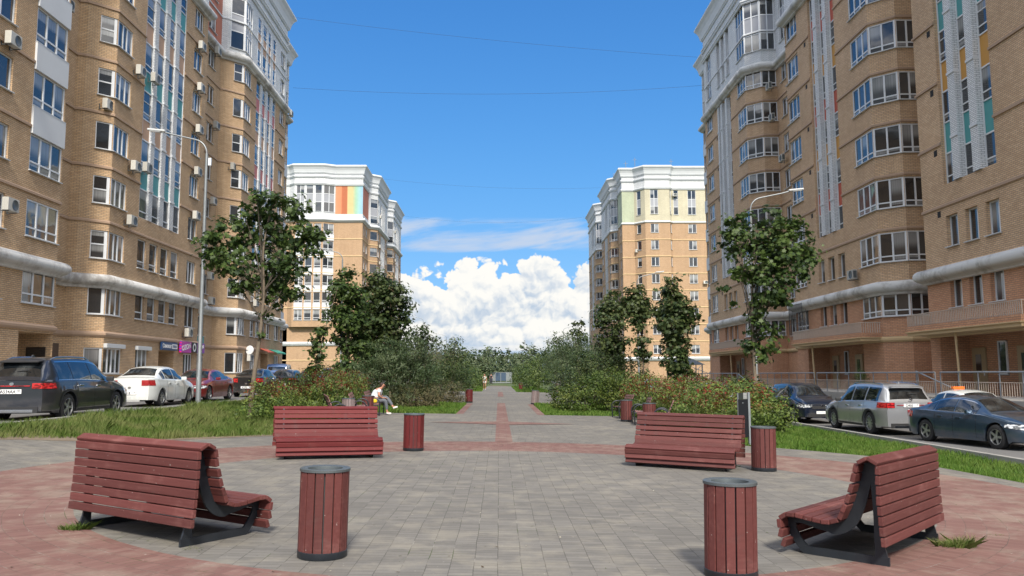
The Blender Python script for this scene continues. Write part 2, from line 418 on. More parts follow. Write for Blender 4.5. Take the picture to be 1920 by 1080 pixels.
    def finish(s, cap=100):
        if s.walls.f: s.put(s.walls, 'wall', [M[k] for k in s.wm])
        C0 = Vector((0, 0, 1.6))
        s.win.sort(key=lambda l: (l.c - C0).length)
        rest = []
        for i, l in enumerate(s.win):
            if i < cap:
                f = l.fr.build('window', M['pvc'], s.root); f.location = -s.off
                l.pn.build('pane', [M['glass'], M['grey_panel']], f)
                if l.sl.f: l.sl.build('sill', M['metal_sill'], f)
            else: rest.append(l)
        if rest:
            mb = MB()
            for l in rest:
                for src, m in ((l.fr, 0), (l.pn, 1), (l.sl, 2)):
                    b = len(mb.v); mb.v += src.v; mb.f += [tuple(i + b for i in f) for f in src.f]; mb.uv += src.uv
                    mb.mi += [(m if not (src is l.pn and q == 1) else 3) for q in src.mi]
            tag(s.put(mb, 'window', [M['pvc'], M['glass'], M['metal_sill'], M['grey_panel']]), kind='stuff')

BAND = [(0, 0), (0.07, 0), (0.07, 0.11), (0, 0.16)]
BANDD = [(0, -0.05), (0.035, -0.05), (0.035, 0.0), (0, 0.0)]
def tube_prof(r=0.30, out=0.12):
    pr = [(0, -0.38), (0.16, -0.36), (0.20, -0.26), (0.30, -0.22)]
    for i in range(9):
        a = -math.pi / 2 + math.pi * i / 8
        pr.append((out + 0.08 + r * math.cos(a) * 0.95, 0.07 + r * math.sin(a)))
    pr.append((0, 0.34)); return pr
def crown_prof():
    return [(0, 0), (0.10, 0), (0.14, 0.10), (0.20, 0.14), (0.24, 0.35), (0.34, 0.72), (0.50, 1.05), (0.72, 1.32), (0.72, 1.46), (0.60, 1.50), (0.58, 1.62), (0, 1.66)]
STEP = [(0, 0), (0.12, 0.0), (0.16, 0.06), (0.16, 0.16), (0.24, 0.20), (0.24, 0.32), (0, 0.40)]

def bay_and_body(b, plan, z0, zb, ztop, keyf, holesf, ntop=8, white='brick_white', colour=None):
    """all wall stretches of a block; keyf(z-zone, seg) gives the brick, holesf(seg) the openings"""
    u = 0.0
    for i in range(len(plan) - 1):
        A, B = plan[i], plan[i + 1]; L = (b.W(B) - b.W(A)).length; hs = holesf(i)
        for (za, zb_, zone) in ((z0, zb + 3, 'low'), (zb + 3, zb + 24, 'mid'), (zb + 24, ztop, 'top')):
            b.seg(A, B, za, zb_, keyf(zone, i), hs, u, colour(zone, i) if colour else None)
        u += L

def strip(b, A, B, cols, z0, z1, zb, dep, colours, first, name='glazed_strip', wh=1.73, ww=None):
    """tall glazed strips with coloured panels between the windows"""
    a, t, n, L = b.frame(A, B); t3 = Vector((t.x, t.y, 0)); n3 = Vector((n.x, n.y, 0)); rot = Matrix((t3, n3, Vector((0, 0, 1)))).transposed()
    O = Vector((a.x, a.y, b.dz))
    for ci, (ya, yb) in enumerate(cols):
        f = MB(); pn = MB(); pa = MB(); ua, ub = ya - A[1], yb - A[1]
        def bar(c0, c1, e0, e1, th=0.07): f.box(O + t3 * ((c0 + c1) / 2) + n3 * (-dep) + Vector((0, 0, (e0 + e1) / 2)), (c1 - c0, th, e1 - e0), rot)
        bar(ua, ua + 0.06, z0, z1); bar(ub - 0.06, ub, z0, z1)
        z = z0; k = 0
        while z < z1 - 0.2:
            zt = min(z + wh, z1)
            bar(ua, ub, z - 0.03, z + 0.03, 0.066)
            if zt - z > 0.9:
                bar(ua, ub, z + 0.36, z + 0.42, 0.05)
                if ci % 2 == k % 2 and k % 3: bar(ua, ub, z + 1.05, z + 1.09, 0.05)
            q = lambda x0, x1, y0, y1: [O + t3 * x - n3 * (dep + 0.012) + Vector((0, 0, y)) for x, y in ((x0, y0), (x1, y0), (x1, y1), (x0, y1))]
            pn.face(q(ua, ub, z, z + 0.38), [(k + .02, ci * 3 + .02), (k + .98, ci * 3 + .02), (k + .98, ci * 3 + .98), (k + .02, ci * 3 + .98)])
            pn.face(q(ua, ub, z + 0.38, zt), [(k + .02, ci * 3 + 1.02), (k + .98, ci * 3 + 1.02), (k + .98, ci * 3 + 1.98), (k + .02, ci * 3 + 1.98)])
            zp = min(z + 3.0, z1)
            if zp - zt > 0.1:
                pa.face(q(ua + .03, ub - .03, zt, zp), None, (k + first) % len(colours)); bar(ua, ub, zt - 0.04, zt + 0.03, 0.066)
            z += 3.0; k += 1
        bar(ua, ub, z1 - 0.06, z1, 0.066)
        fo = b.put(f, name, M['pvc']); pn.build('pane', M['glass'], fo)
        for qi in range(len(pa.f)):
            one = MB(); one.face([pa.v[i] for i in pa.f[qi]]); one.build('panel', M[colours[pa.mi[qi]]], fo)
def pilasters(b, A, B, spans, z0, z1, dep, out, ledge, mat='brick_white', lm='render_white'):
    a, t, n, L = b.frame(A, B); t3 = Vector((t.x, t.y, 0)); n3 = Vector((n.x, n.y, 0)); rot = Matrix((t3, n3, Vector((0, 0, 1)))).transposed()
    for ya, yb in spans:
        mb = MB(); O = Vector((a.x, a.y, b.dz)); u0, u1 = ya - A[1], yb - A[1]
        P = lambda u, o, z: O + t3 * u + n3 * o + Vector((0, 0, z))
        for q, uv in (([(u0, out), (u1, out)], 0), ([(u0, -dep), (u0, out)], 1), ([(u1, out), (u1, -dep)], 1)):
            (ua, oa), (ub, ob) = q; w = abs(ub - ua) + abs(ob - oa)
            mb.face([P(ua, oa, z0), P(ub, ob, z0), P(ub, ob, z1), P(ua, oa, z1)], [(u0 * 2 + 0, z0), (u0 * 2 + w, z0), (u0 * 2 + w, z1), (u0 * 2, z1)])
        mb.face([P(u0, -dep, z1), P(u1, -dep, z1), P(u1, out, z1), P(u0, out, z1)]); mb.face([P(u0, -dep, z0), P(u1, -dep, z0), P(u1, out, z0), P(u0, out, z0)])
        z = ledge
        while z < z1:
            if z > z0: mb.box(P((u0 + u1) / 2, (out - dep) / 2 + 0.02, z), (u1 - u0 + 0.02, out + dep + 0.05, 0.12), rot, 1)
            z += 3.0
        b.put(mb, 'pilaster', [M[mat], M[lm]])

def split_poly(plan, gaps):
    """plan line cut open where tall glazed strips interrupt the mouldings"""
    out = []; cur = [plan[0]]
    for A, B in zip(plan[:-1], plan[1:]):
        g = [q for q in gaps if A[0] == B[0] == 0 and A[1] <= q[0] and q[1] <= B[1]]
        for q in sorted(g): cur.append((0, q[0])); out.append(cur); cur = [(0, q[1])]
        cur.append(B)
    out.append(cur); return out
def near_block(side):
    left = side < 0
    b = Bld('apartment_block', 'tall brown brick apartment block with turquoise and peach panels, nearest on the left' if left else 'tall brown brick apartment block with railed entrance porches, nearest on the right', side, 21.17)
    zb = 3.85 if left else 3.40; zg = 0.2 if left else -0.6
    rd = 1.55 if left else 2.35; Y1, Y2, Y3, Y4 = (39.2, 44.2, 57.8, 66.5) if left else (39.85, 44.8, 57.8, 67.6)
    if left: plan = [(14, 12), (0, 12), (0, Y1), (rd, Y1), (rd, 42.95), (1.13, 43.1), (0, Y2), (0, Y3), (rd, Y3), (rd, 65.1), (1.13, 65.35), (0, Y4), (0, 79.6), (14, 79.6)]
    else: plan = [(14, 12), (0, 12), (0, Y1), (rd, Y1), (rd, 43.7), (1.1, 43.72), (0, Y2), (0, Y3), (rd, Y3), (rd, 66.5), (1.1, 66.55), (0, Y4), (0, 81.2), (14, 81.2)]
    S0, RC, F1, F2, F3, RD, G1, G2, G3, EN = 1, 3, 4, 5, 6, 8, 9, 10, 11, 12
    holes = {i: [] for i in range(len(plan))}
    def win(seg, ya, yb, za, zb_, dep=0.12, hd=None, **k):
        A, B = plan[seg], plan[seg + 1]; ua, ub = ya - A[1], yb - A[1]
        if abs(A[0] - B[0]) > 0.2: ua, ub = ya, yb            # angled stretch: given as run along it
        holes[seg].append((ua, ub, za, zb_, (hd or dep) + 0.02))
        return b.window(A, B, ua, ub, za, zb_, dep=dep, **k)
    def add_leaf(l, seg, ua, ub, za, zb_, dep=0.12, **k):
        holes[seg].append((ua, ub, za, zb_, dep + 0.02)); b.leaf(l, plan[seg], plan[seg + 1], ua, ub, za, zb_, dep=dep, **k)
    LF2 = (Vector(plan[F2]) - Vector(plan[F2 + 1])).length
    for k in range(8):
        z = zb + 3 * k
        if left:
            lo, hi = z + 1.06, z + 2.58
            win(S0, 32.9, 34.85, lo, hi, cols=(0.5,))
            win(S0, 26.0, 28.2, lo, hi, cols=(0.33, 0.66))
            win(S0, 36.45, 39.1, z + 1.05, z + 2.72 if k else z + 2.55, dep=0.05, cols=(0.333, 0.667), low=0.42)
            for f2, f3 in ((F2, F3), (G2, G3)):
                l = win(f2, 0.66, LF2, lo, hi, dep=0.08, post=(0, 0.14), low=(0.78 if k % 3 else 0.0)); add_leaf(l, f3, 0.0, 1.85, lo, hi, dep=0.08, cols=(0.40, 0.66) if k % 2 else (0.35, 0.68), shift=3, post=(0.14, 0))
            win(F3, 55.35, 56.98, lo, hi, cols=(0.36, 0.7) if k % 2 else (0.5,))
            if k: win(RD, 62.35, 63.8, lo, hi, cols=(0.5,))
            win(G3, 77.35, 78.95, lo, hi, cols=(0.5,))
            if k < 2:
                for q in (0, 22.05):
                    for ya, yb in ((47.78, 48.95), (49.42, 50.59), (51.06, 52.25), (52.68, 53.88)):
                        win(F3 if q == 0 else G3, ya + q, yb + q, z + 1.08, z + 2.8, low=0.42)
        else:
            lo, hi = z + 1.27, z + 2.90
            for f1, f2, f3 in ((F1, F2, F3), (G1, G2, G3)):
                l = win(f3, plan[f3][1] + 0.02, plan[f3][1] + 2.3, lo, hi, dep=0.05, cols=(0.333, 0.667), low=0.32)
                add_leaf(l, f2, 0.02, LF2 - 0.01, lo, hi, dep=0.05, cols=(0.5,), low=0.32, shift=4, post=(0.05, 0.05))
                add_leaf(l, f1, 0.04, 1.24, lo, hi, dep=0.05, cols=(0.5,), low=0.32, shift=7)
            win(F3, 55.5, 57.74, lo - 0.15, hi - 0.1, cols=(0.333, 0.667), low=0.32)
            win(RD, 64.05, 65.5, lo - 0.1, hi - 0.2, cols=(0.5,))
            win(G3, 78.4, 80.6, lo - 0.15, hi - 0.1, cols=(0.333, 0.667), low=0.3)
            if k < 2:
                for sg, q in ((S0, -15.55), (F3, 0), (G3, 22.8)):
                    for ya in (52.4, 50.82, 49.25):
                        win(sg, ya + q, ya + q + 1.0, z + (1.2 if k == 0 else 1.07), z + (2.6 if k == 0 else 2.55), dep=0.23, cols=(0.35,) if q < 0 else ())
    # glazed strips
    top = zb + 24
    if left:
        for sg, q, cs, f in ((F3, 0, ('teal', 'peach'), 0), (G3, 22.05, ('pink', 'peach'), 0), (S0, -22.05, ('teal', 'peach'), 1)):
            cols = [(ya + q, yb + q) for ya, yb in ((47.76, 48.91), (49.46, 50.53), (51.15, 52.08), (52.72, 53.79))]
            holes[sg].append((cols[0][0] - plan[sg][1], cols[3][1] - plan[sg][1], zb + 7.08, top - 0.38, 0.07))
            strip(b, plan[sg], plan[sg + 1], cols, zb + 7.08, top - 0.38, zb, 0.05, cs, f)
            pilasters(b, plan[sg], plan[sg + 1], [(cols[i][1], cols[i + 1][0]) for i in range(3)], zb + 7.08, top - 0.38, 0.06, 0.035, zb + 5.9)
        cols = [(ya + 22.05, yb + 22.05) for ya, yb in ((47.7, 48.75), (49.25, 50.5), (50.9, 51.85), (52.5, 53.5))]
        strip(b, plan[G3], plan[G3 + 1], cols, zb + 25.0, zb + 29.4, zb, 0.02, ('peach',), 0, wh=1.45)
        for c in cols: holes[G3].append((c[0] - plan[G3][1], c[1] - plan[G3][1], zb + 25.0, zb + 29.4, 0.05))
        # tall upper bay glazing
        for f2, f3 in ((G2, G3), (F2, F3)):
            l = win(f2, 0.25, LF2, zb + 24.8, zb + 29.2, dep=0.06, spand=(zb + 26.3, zb + 27.8), post=(0, 0.1)); add_leaf(l, f3, 0, 1.7, zb + 24.8, zb + 29.2, dep=0.06, cols=(0.4, 0.7), spand=(zb + 26.3, zb + 27.8), shift=2, post=(0.08, 0))
        for zz in (zb + 25.1, zb + 27.8):
            win(RD, 62.2, 63.9, zz, zz + 1.5, cols=(0.5,)); win(G3, 77.4, 78.9, zz, zz + 1.5, cols=(0.5,))
        # ground floor
        l = win(F2, 0.6, LF2, 1.75, 3.12, dep=0.08, post=(0, 0.12)); add_leaf(l, F3, 0, 2.1, 1.75, 3.12, dep=0.08, cols=(0.3, 0.52, 0.75), shift=3)
        win(F3, 48.1, 49.8, 1.75, 3.2, cols=(0.3, 0.65)); win(F3, 55.35, 57.0, 1.7, 3.1, cols=(0.4, 0.7))
        l = win(G2, 0.6, LF2, 1.85, 3.45, dep=0.08, post=(0, 0.12)); add_leaf(l, G3, 0, 1.7, 1.85, 3.45, dep=0.08, cols=(0.4, 0.7), shift=3)
        win(G3, 70.1, 71.5, 1.9, 3.35, cols=(0.35, 0.68)); win(G3, 77.5, 79.2, 2.0, 3.5, cols=(0.5,))
        holes[F3].append((51.35 - Y2, 53.75 - Y2, 0.3, 3.2, 1.3)); holes[G3].append((73.2 - Y4, 75.5 - Y4, 0.3, 3.6, 1.3))
        holes[S0].append((36.4 - 12, Y1 - 12 - 0.001, 0.3, 3.62, 1.5))
        win(RC, 39.9, 41.0, 1.3, 3.05, cols=(0.62,)); 
        win(RD, 61.95, 63.35, 1.2, 3.3, cols=(0.5,)); win(RD, 61.95, 63.35, 4.65, 6.15, cols=(0.5,))
    else:
        for sg, q, cs, f, zt in ((S0, -15.55, ('teal', 'ochre'), 0, top - 0.45), (F3, 0, ('redpanel', 'ochre'), 0, top - 0.45), (G3, 22.8, ('grey_panel',), 0, top - 0.45)):
            cols = [(ya + q, ya + q + 1.0) for ya in (49.25, 50.82, 52.4)]
            holes[sg].append((cols[0][0] - plan[sg][1], cols[2][1] - plan[sg][1], zb + 7.05, zt, 0.24))
            strip(b, plan[sg], plan[sg + 1], cols, zb + 7.05, zt, zb, 0.20, cs, f, wh=1.5)
            pilasters(b, plan[sg], plan[sg + 1], [(cols[i][1], cols[i + 1][0]) for i in range(2)] + ([(cols[2][1] - 0.42, cols[2][1])] if sg == G3 else []), zb + 7.05, zt, 0.23, 0.09, zb + 6.1)
        for ya in (49.25, 50.82, 52.4):
            win(G3, ya + 22.8, ya + 23.8, zb + 25.5, zb + 30.1, dep=0.26, spand=(zb + 27.0, zb + 28.5))
        for f1, f2, f3 in ((G1, G2, G3), (F1, F2, F3)):
            l = win(f3, plan[f3][1] + 0.02, plan[f3][1] + 2.3, zb + 25.5, zb + 30.1, dep=0.05, cols=(0.333, 0.667), spand=(zb + 27.0, zb + 28.6))
            add_leaf(l, f2, 0.02, LF2 - 0.01, zb + 25.5, zb + 30.1, dep=0.05, cols=(0.5,), spand=(zb + 27.0, zb + 28.6), shift=4, post=(.05, .05))
            add_leaf(l, f1, 0.04, 1.24, zb + 25.5, zb + 30.1, dep=0.05, cols=(0.5,), spand=(zb + 27.0, zb + 28.6), shift=7)
        win(RD, 64.05, 65.5, zb + 25.6, zb + 30.0, cols=(0.5,), spand=(zb + 27.0, zb + 28.5))
        win(G3, 78.5, 80.2, zb + 25.5, zb + 30.1, cols=(0.5,), spand=(zb + 27.0, zb + 28.6))
        # porches cut into the ground floor
        for sg, ya, yb in ((S0, 29.0, 39.0), (F3, 47.3, 55.85), (G3, 70.0, 78.4)):
            holes[sg].append((ya - plan[sg][1], yb - plan[sg][1], -0.6, zb - 0.12, 1.45))
    ztop = zb + 32.0
    if left:
        keyf = lambda zone, i: ('render_red' if (zone == 'top' and i == RD) else 'brick_white') if zone == 'top' else 'brick_tan'
        colf = None
    else:
        keyf = lambda zone, i: 'brick_white' if zone == 'top' else ('brick_red' if zone == 'low' else 'brick_tan2')
        colf = None
    bay_and_body(b, plan, zg - 0.6, zb, ztop, keyf, lambda i: holes[i], colour=colf)
    # back walls of porches
    rec = ((F3, 51.35, 53.75, 3.2, 1.3), (G3, 73.2, 75.5, 3.6, 1.3), (S0, 36.4, Y1, 3.62, 1.5)) if left else ((S0, 29.0, 39.0, zb - .12, 1.45), (F3, 47.3, 55.85, zb - .12, 1.45), (G3, 70.0, 78.4, zb - .12, 1.45))
    for sg, ya, yb, zt, dd in rec:
        b.seg((dd, ya), (dd, yb), zg - 0.5, zt, 'brick_tan' if left else 'brick_red')
    # string courses
    full = plan[1:-1]
    for k in range(0, 8):
        if k == 1: continue
        z = zb + 3 * k
        if k == 0: b.sweep(full, [(0, -0.12), (0.06, -0.12), (0.13, -0.02), (0.13, 0.08), (0.05, 0.16), (0, 0.18)], 'string_course', M['band_cream'] if not left else M['band'], z - 0.02)
        else:
            gp = [(25.7, 31.75), (47.76, 53.79), (69.81, 75.84)] if left else [(33.7, 37.85), (49.25, 53.4), (72.05, 76.2)]
            for pl in (split_poly(full, gp) if k > 2 else [full]): b.sweep(pl, BAND, 'string_course', M['band'], z)
    b.sweep(full, tube_prof(), 'cornice', M['tube'], zb + 2.82, True)
    b.sweep(full, tube_prof(), 'cornice', M['tube'], zb + 23.98, True)
    b.sweep(full, STEP, 'cornice', M['render_white'], zb + 29.9)
    b.sweep(full, STEP, 'cornice', M['render_white'], zb + 31.0)
    b.sweep(full, BAND, 'string_course', M['render_white'], zb + 27.1)
    ob = b.sweep(plan[0:], crown_prof(), 'crown_cornice', M['render_white'], ztop + 0.3)
    b.seg((0, 12), (0, 12.01), 0, 0.1, 'brick_tan')
    u = 0
    for i in range(len(plan) - 1): b.seg(plan[i], plan[i + 1], ztop, ztop + 0.4, 'render_white')
    mb = MB(); mb.face([(*b.W(p), ztop + 0.35) for p in plan]); b.put(mb, 'roof', M['roofing'])
    # hidden rear wall closes the block
    b.seg((14, 12), (14, plan[-1][1]), zg - .6, ztop + 0.3, 'brick_tan')
    return b, plan, zb

bl, planL, zbL = near_block(-1)
br, planR, zbR = near_block(1)

def quadbox(b, seg, ya, yb, za, zb_, out0, out1, plan):
    """box standing on a facade stretch, from out0 to out1 in front of it"""
    A = plan[seg]; a, t, n, L = b.frame(plan[seg], plan[seg + 1]); t3 = Vector((t.x, t.y, 0)); n3 = Vector((n.x, n.y, 0))
    rot = Matrix((t3, n3, Vector((0, 0, 1)))).transposed(); u = (ya + yb) / 2 - A[1]
    return Vector((a.x, a.y, (za + zb_) / 2)) + t3 * u + n3 * (out0 + out1) / 2, (yb - ya, out1 - out0, zb_ - za), rot
# ---- details of the left block
for k in range(2, 8):
    mb = MB(); mb.box(*quadbox(bl, 1, 36.42, 39.16, zbL + 3 * k + 2.74, zbL + 3 * k + 4.02, -0.02, 0.10, planL)); bl.put(mb, 'balcony_panel', M['render_white'])
mb = MB(); mb.box(*quadbox(bl, 8, 61.95, 63.35, 3.3, 4.65, -0.02, 0.03, planL)); bl.put(mb, 'panel', M['teal'])
for ya, yb in ((44.2, 46.4), (48.0, 49.9)):
    mb = MB(); mb.box(*quadbox(bl, 6, ya, yb, 3.13, 3.36, 0.0, 0.2, planL)); bl.put(mb, 'shutter_box', M['metal_sill'], bevel=0.02)
mb = MB(); mb.box(*quadbox(bl, 3, 41.7, 42.6, 1.6, 3.3, 0.0, 0.04, planL)); bl.put(mb, 'vent_grille', M['band_dark'])
for d0, ya, yb, zt in ((1.28, 51.5, 52.6, 2.6), (1.28, 73.6, 74.7, 2.9)):
    mb = MB(); c = bl.W((d0 - 0.03, (ya + yb) / 2)); mb.box((c.x, c.y, (zt + 0.4) / 2), (0.06, yb - ya, zt - 0.4)); bl.put(mb, 'door', M['band_dark'])
mb = MB(); c = bl.W((0.78, 38.4)); mb.box((c.x + .02, c.y + 0.775, 1.7), (0.9, 0.05, 2.6)); bl.put(mb, 'door', M['glass'])
# lower end bay with its own parapet
def end_bay(b, plan, zb, left):
    Y0 = plan[-1][1]; Y1 = Y0 + 2.6; P = [(0.45, Y0), (0.45, Y1), (12, Y1)]
    hs = []
    for k in range(0, 10):
        z = zb + 3 * k
        if k > 0 or True: hs.append((0.5, 2.4, z + 1.0, z + 2.6, 0.12)); b.window(P[0], P[1], 0.5, 2.4, z + 1.0, z + 2.6, dep=0.1, cols=(0.5,), low=0.3)
    for za, zt, key in ((-0.6, zb + 3, 'brick_tan' if left else 'brick_red'), (zb + 3, zb + 24, 'brick_tan'), (zb + 24, zb + 30.0, 'brick_white')):
        b.seg(P[0], P[1], za, zt, key, hs); b.seg(P[1], P[2], za, zt, key)
    b.sweep(P, tube_prof(0.26), 'cornice', M['tube'], zb + 2.6, True); b.sweep(P, tube_prof(0.26), 'cornice', M['tube'], zb + 23.8, True)
    b.sweep(P, crown_prof(), 'crown_cornice', M['render_white'], zb + 29.6)
    mb = MB(); mb.face([(*b.W(p), zb + 30.9) for p in P + [(12, Y0)]]); b.put(mb, 'roof', M['roofing'])
    for k in range(1, 8):
        mb = MB(); c = b.W((0.42, Y0 + 1.45)); mb.box((c.x - b.side * 0.03, c.y, zb + 3 * k + 0.35), (0.08, 2.0, 1.25)); b.put(mb, 'balcony_panel', M['render_white'])
end_bay(bl, planL, zbL, True); end_bay(br, planR, zbR, False)

# ---- details of the right block
doorm = plain('door_paint', (0.40, 0.31, 0.19), 0.6)
for d0, ya, yb, kind in ((1.45, 37.7, 38.75, 0), (1.45, 34.3, 35.35, 0), (1.45, 54.2, 55.2, 0), (1.45, 50.6, 51.65, 0), (1.45, 76.6, 77.6, 0), (1.45, 73.6, 74.6, 0)):
    mb = MB(); c = br.W((d0 - 0.05, (ya + yb) / 2)); mb.box((c.x, c.y, 1.67), (0.08, yb - ya, 2.15)); o = br.put(mb, 'door', doorm, bevel=0.01)
    mb = MB(); mb.box((c.x - 0.05, c.y, 2.05), (0.02, 0.42, 0.75)); mb.build('pane', M['glass'], o)
    mb = MB(); mb.box((c.x - 0.06, c.y - 0.42, 1.55), (0.05, 0.04, 0.25)); mb.build('handle', M['metal_sill'], o)
for ya, yb in ((36.1, 36.75), (52.7, 53.3), (75.4, 76.0)): br.window((1.45, ya - 1), (1.45, yb + 1), 1.0, 1.0 + yb - ya, 1.5, 3.0, dep=-0.04)
for sg, ya, zz in [(1, 38.25, zbR + 3 * k - 0.42) for k in range(1, 8)] + [(6, 53.95, zbR + 3 * k - 0.42) for k in range(1, 8)] + [(11, 76.7, zbR + 3 * k - 0.42) for k in range(1, 8)]:
    mb = MB(); mb.box(*quadbox(br, sg, ya, ya + 0.28, zz, zz + 0.30, 0.0, 0.012, planR)); br.put(mb, 'vent', M['dark_void'])
def canopy(ya, yb, label_):
    x0 = 19.95; x1 = 21.17
    mb = MB(); mb.box(((x0 + x1) / 2, (ya + yb) / 2, 3.42), (x1 - x0, yb - ya, 0.16)); mb.box(((x0 + x1) / 2 - 0.04, (ya + yb) / 2, 3.52), (x1 - x0 + 0.08, yb - ya + 0.12, 0.05)); o = br.put(mb, 'canopy', M['band_cream'], bevel=0.01)
    mb = MB()
    for A, B in (((x0, ya), (x0, yb)), ((x1, ya), (x0, ya)), ((x0, yb), (x1, yb))):
        L = math.hypot(B[0] - A[0], B[1] - A[1])
        mb.face([(*A, 3.545), (*B, 3.545), (*B, 3.80), (*A, 3.80)], [(0, 0), (L, 0), (L, 0.25), (0, 0.25)])
    mb.face([(x0, ya, 3.80), (x0, yb, 3.80), (x0 + .13, yb, 3.80), (x0 + .13, ya, 3.80)]); mb.face([(x0 + .13, ya, 3.55), (x0 + .13, yb, 3.55), (x0 + .13, yb, 3.80), (x0 + .13, ya, 3.80)])
    mb.build('parapet', M['brick_red'], o)
    mb = MB(); rx = x0 + 0.06
    n = int((yb - ya) / 0.13)
    for i in range(n + 1): mb.box((rx, ya + (yb - ya) * i / n, 4.07), (0.03, 0.03, 0.56))
    mb.box((rx, (ya + yb) / 2, 4.36), (0.05, yb - ya, 0.035)); mb.box((rx, (ya + yb) / 2, 3.86), (0.03, yb - ya, 0.025))
    for ye in (ya, yb):
        for i in range(8): mb.box((rx + 0.13 * (i + 1), ye, 4.07), (0.03, 0.03, 0.56))
        mb.box((rx + 0.55, ye, 4.36), (1.1, 0.05, 0.035))
    mb.build('railing', M['rail_beige'], o)
M['rail_beige'] = plain('rail_beige', (0.50, 0.42, 0.35), 0.6, var=0.2)
M['rail_grey'] = plain('rail_grey', (0.23, 0.25, 0.27), 0.45, metal=0.3)
for ya, yb in ((30.9, 39.7), (44.9, 55.4), (66.8, 77.6)): canopy(ya, yb, '')
for ya in (36.9, 53.6, 72.4):   # slanting posts that carry the porch
    mb = MB(); c = br.W((0.1, ya - 0.6)); mb.tube([(20.35, ya - 0.9, 0.6), (20.25, ya - 0.9, 3.34)], 0.055, 10); br.put(mb, 'post', M['band_cream'], True)
mb = MB(); c, sz, rt_ = quadbox(br, 6, 55.4, 57.9, zbR + 0.85, zbR + 3.0, 0.02, 0.5, planR)
for i in range(15): mb.box((c.x - 0.24, 55.4 + 2.5 * i / 14, c.z), (0.02, 0.02, 2.1))
for q in (-1.0, -0.3, 0.4, 1.0): mb.box((c.x - 0.24, c.y, c.z + q), (0.025, 2.5, 0.025))
for yy in (55.4, 57.9):
    for i in range(4): mb.box((c.x - 0.2 + i * 0.12, yy, c.z), (0.02, 0.02, 2.1))
br.put(mb, 'window_grille', plain('grille_black', (0.03, 0.03, 0.03), 0.5))
bl.finish(); br.finish()

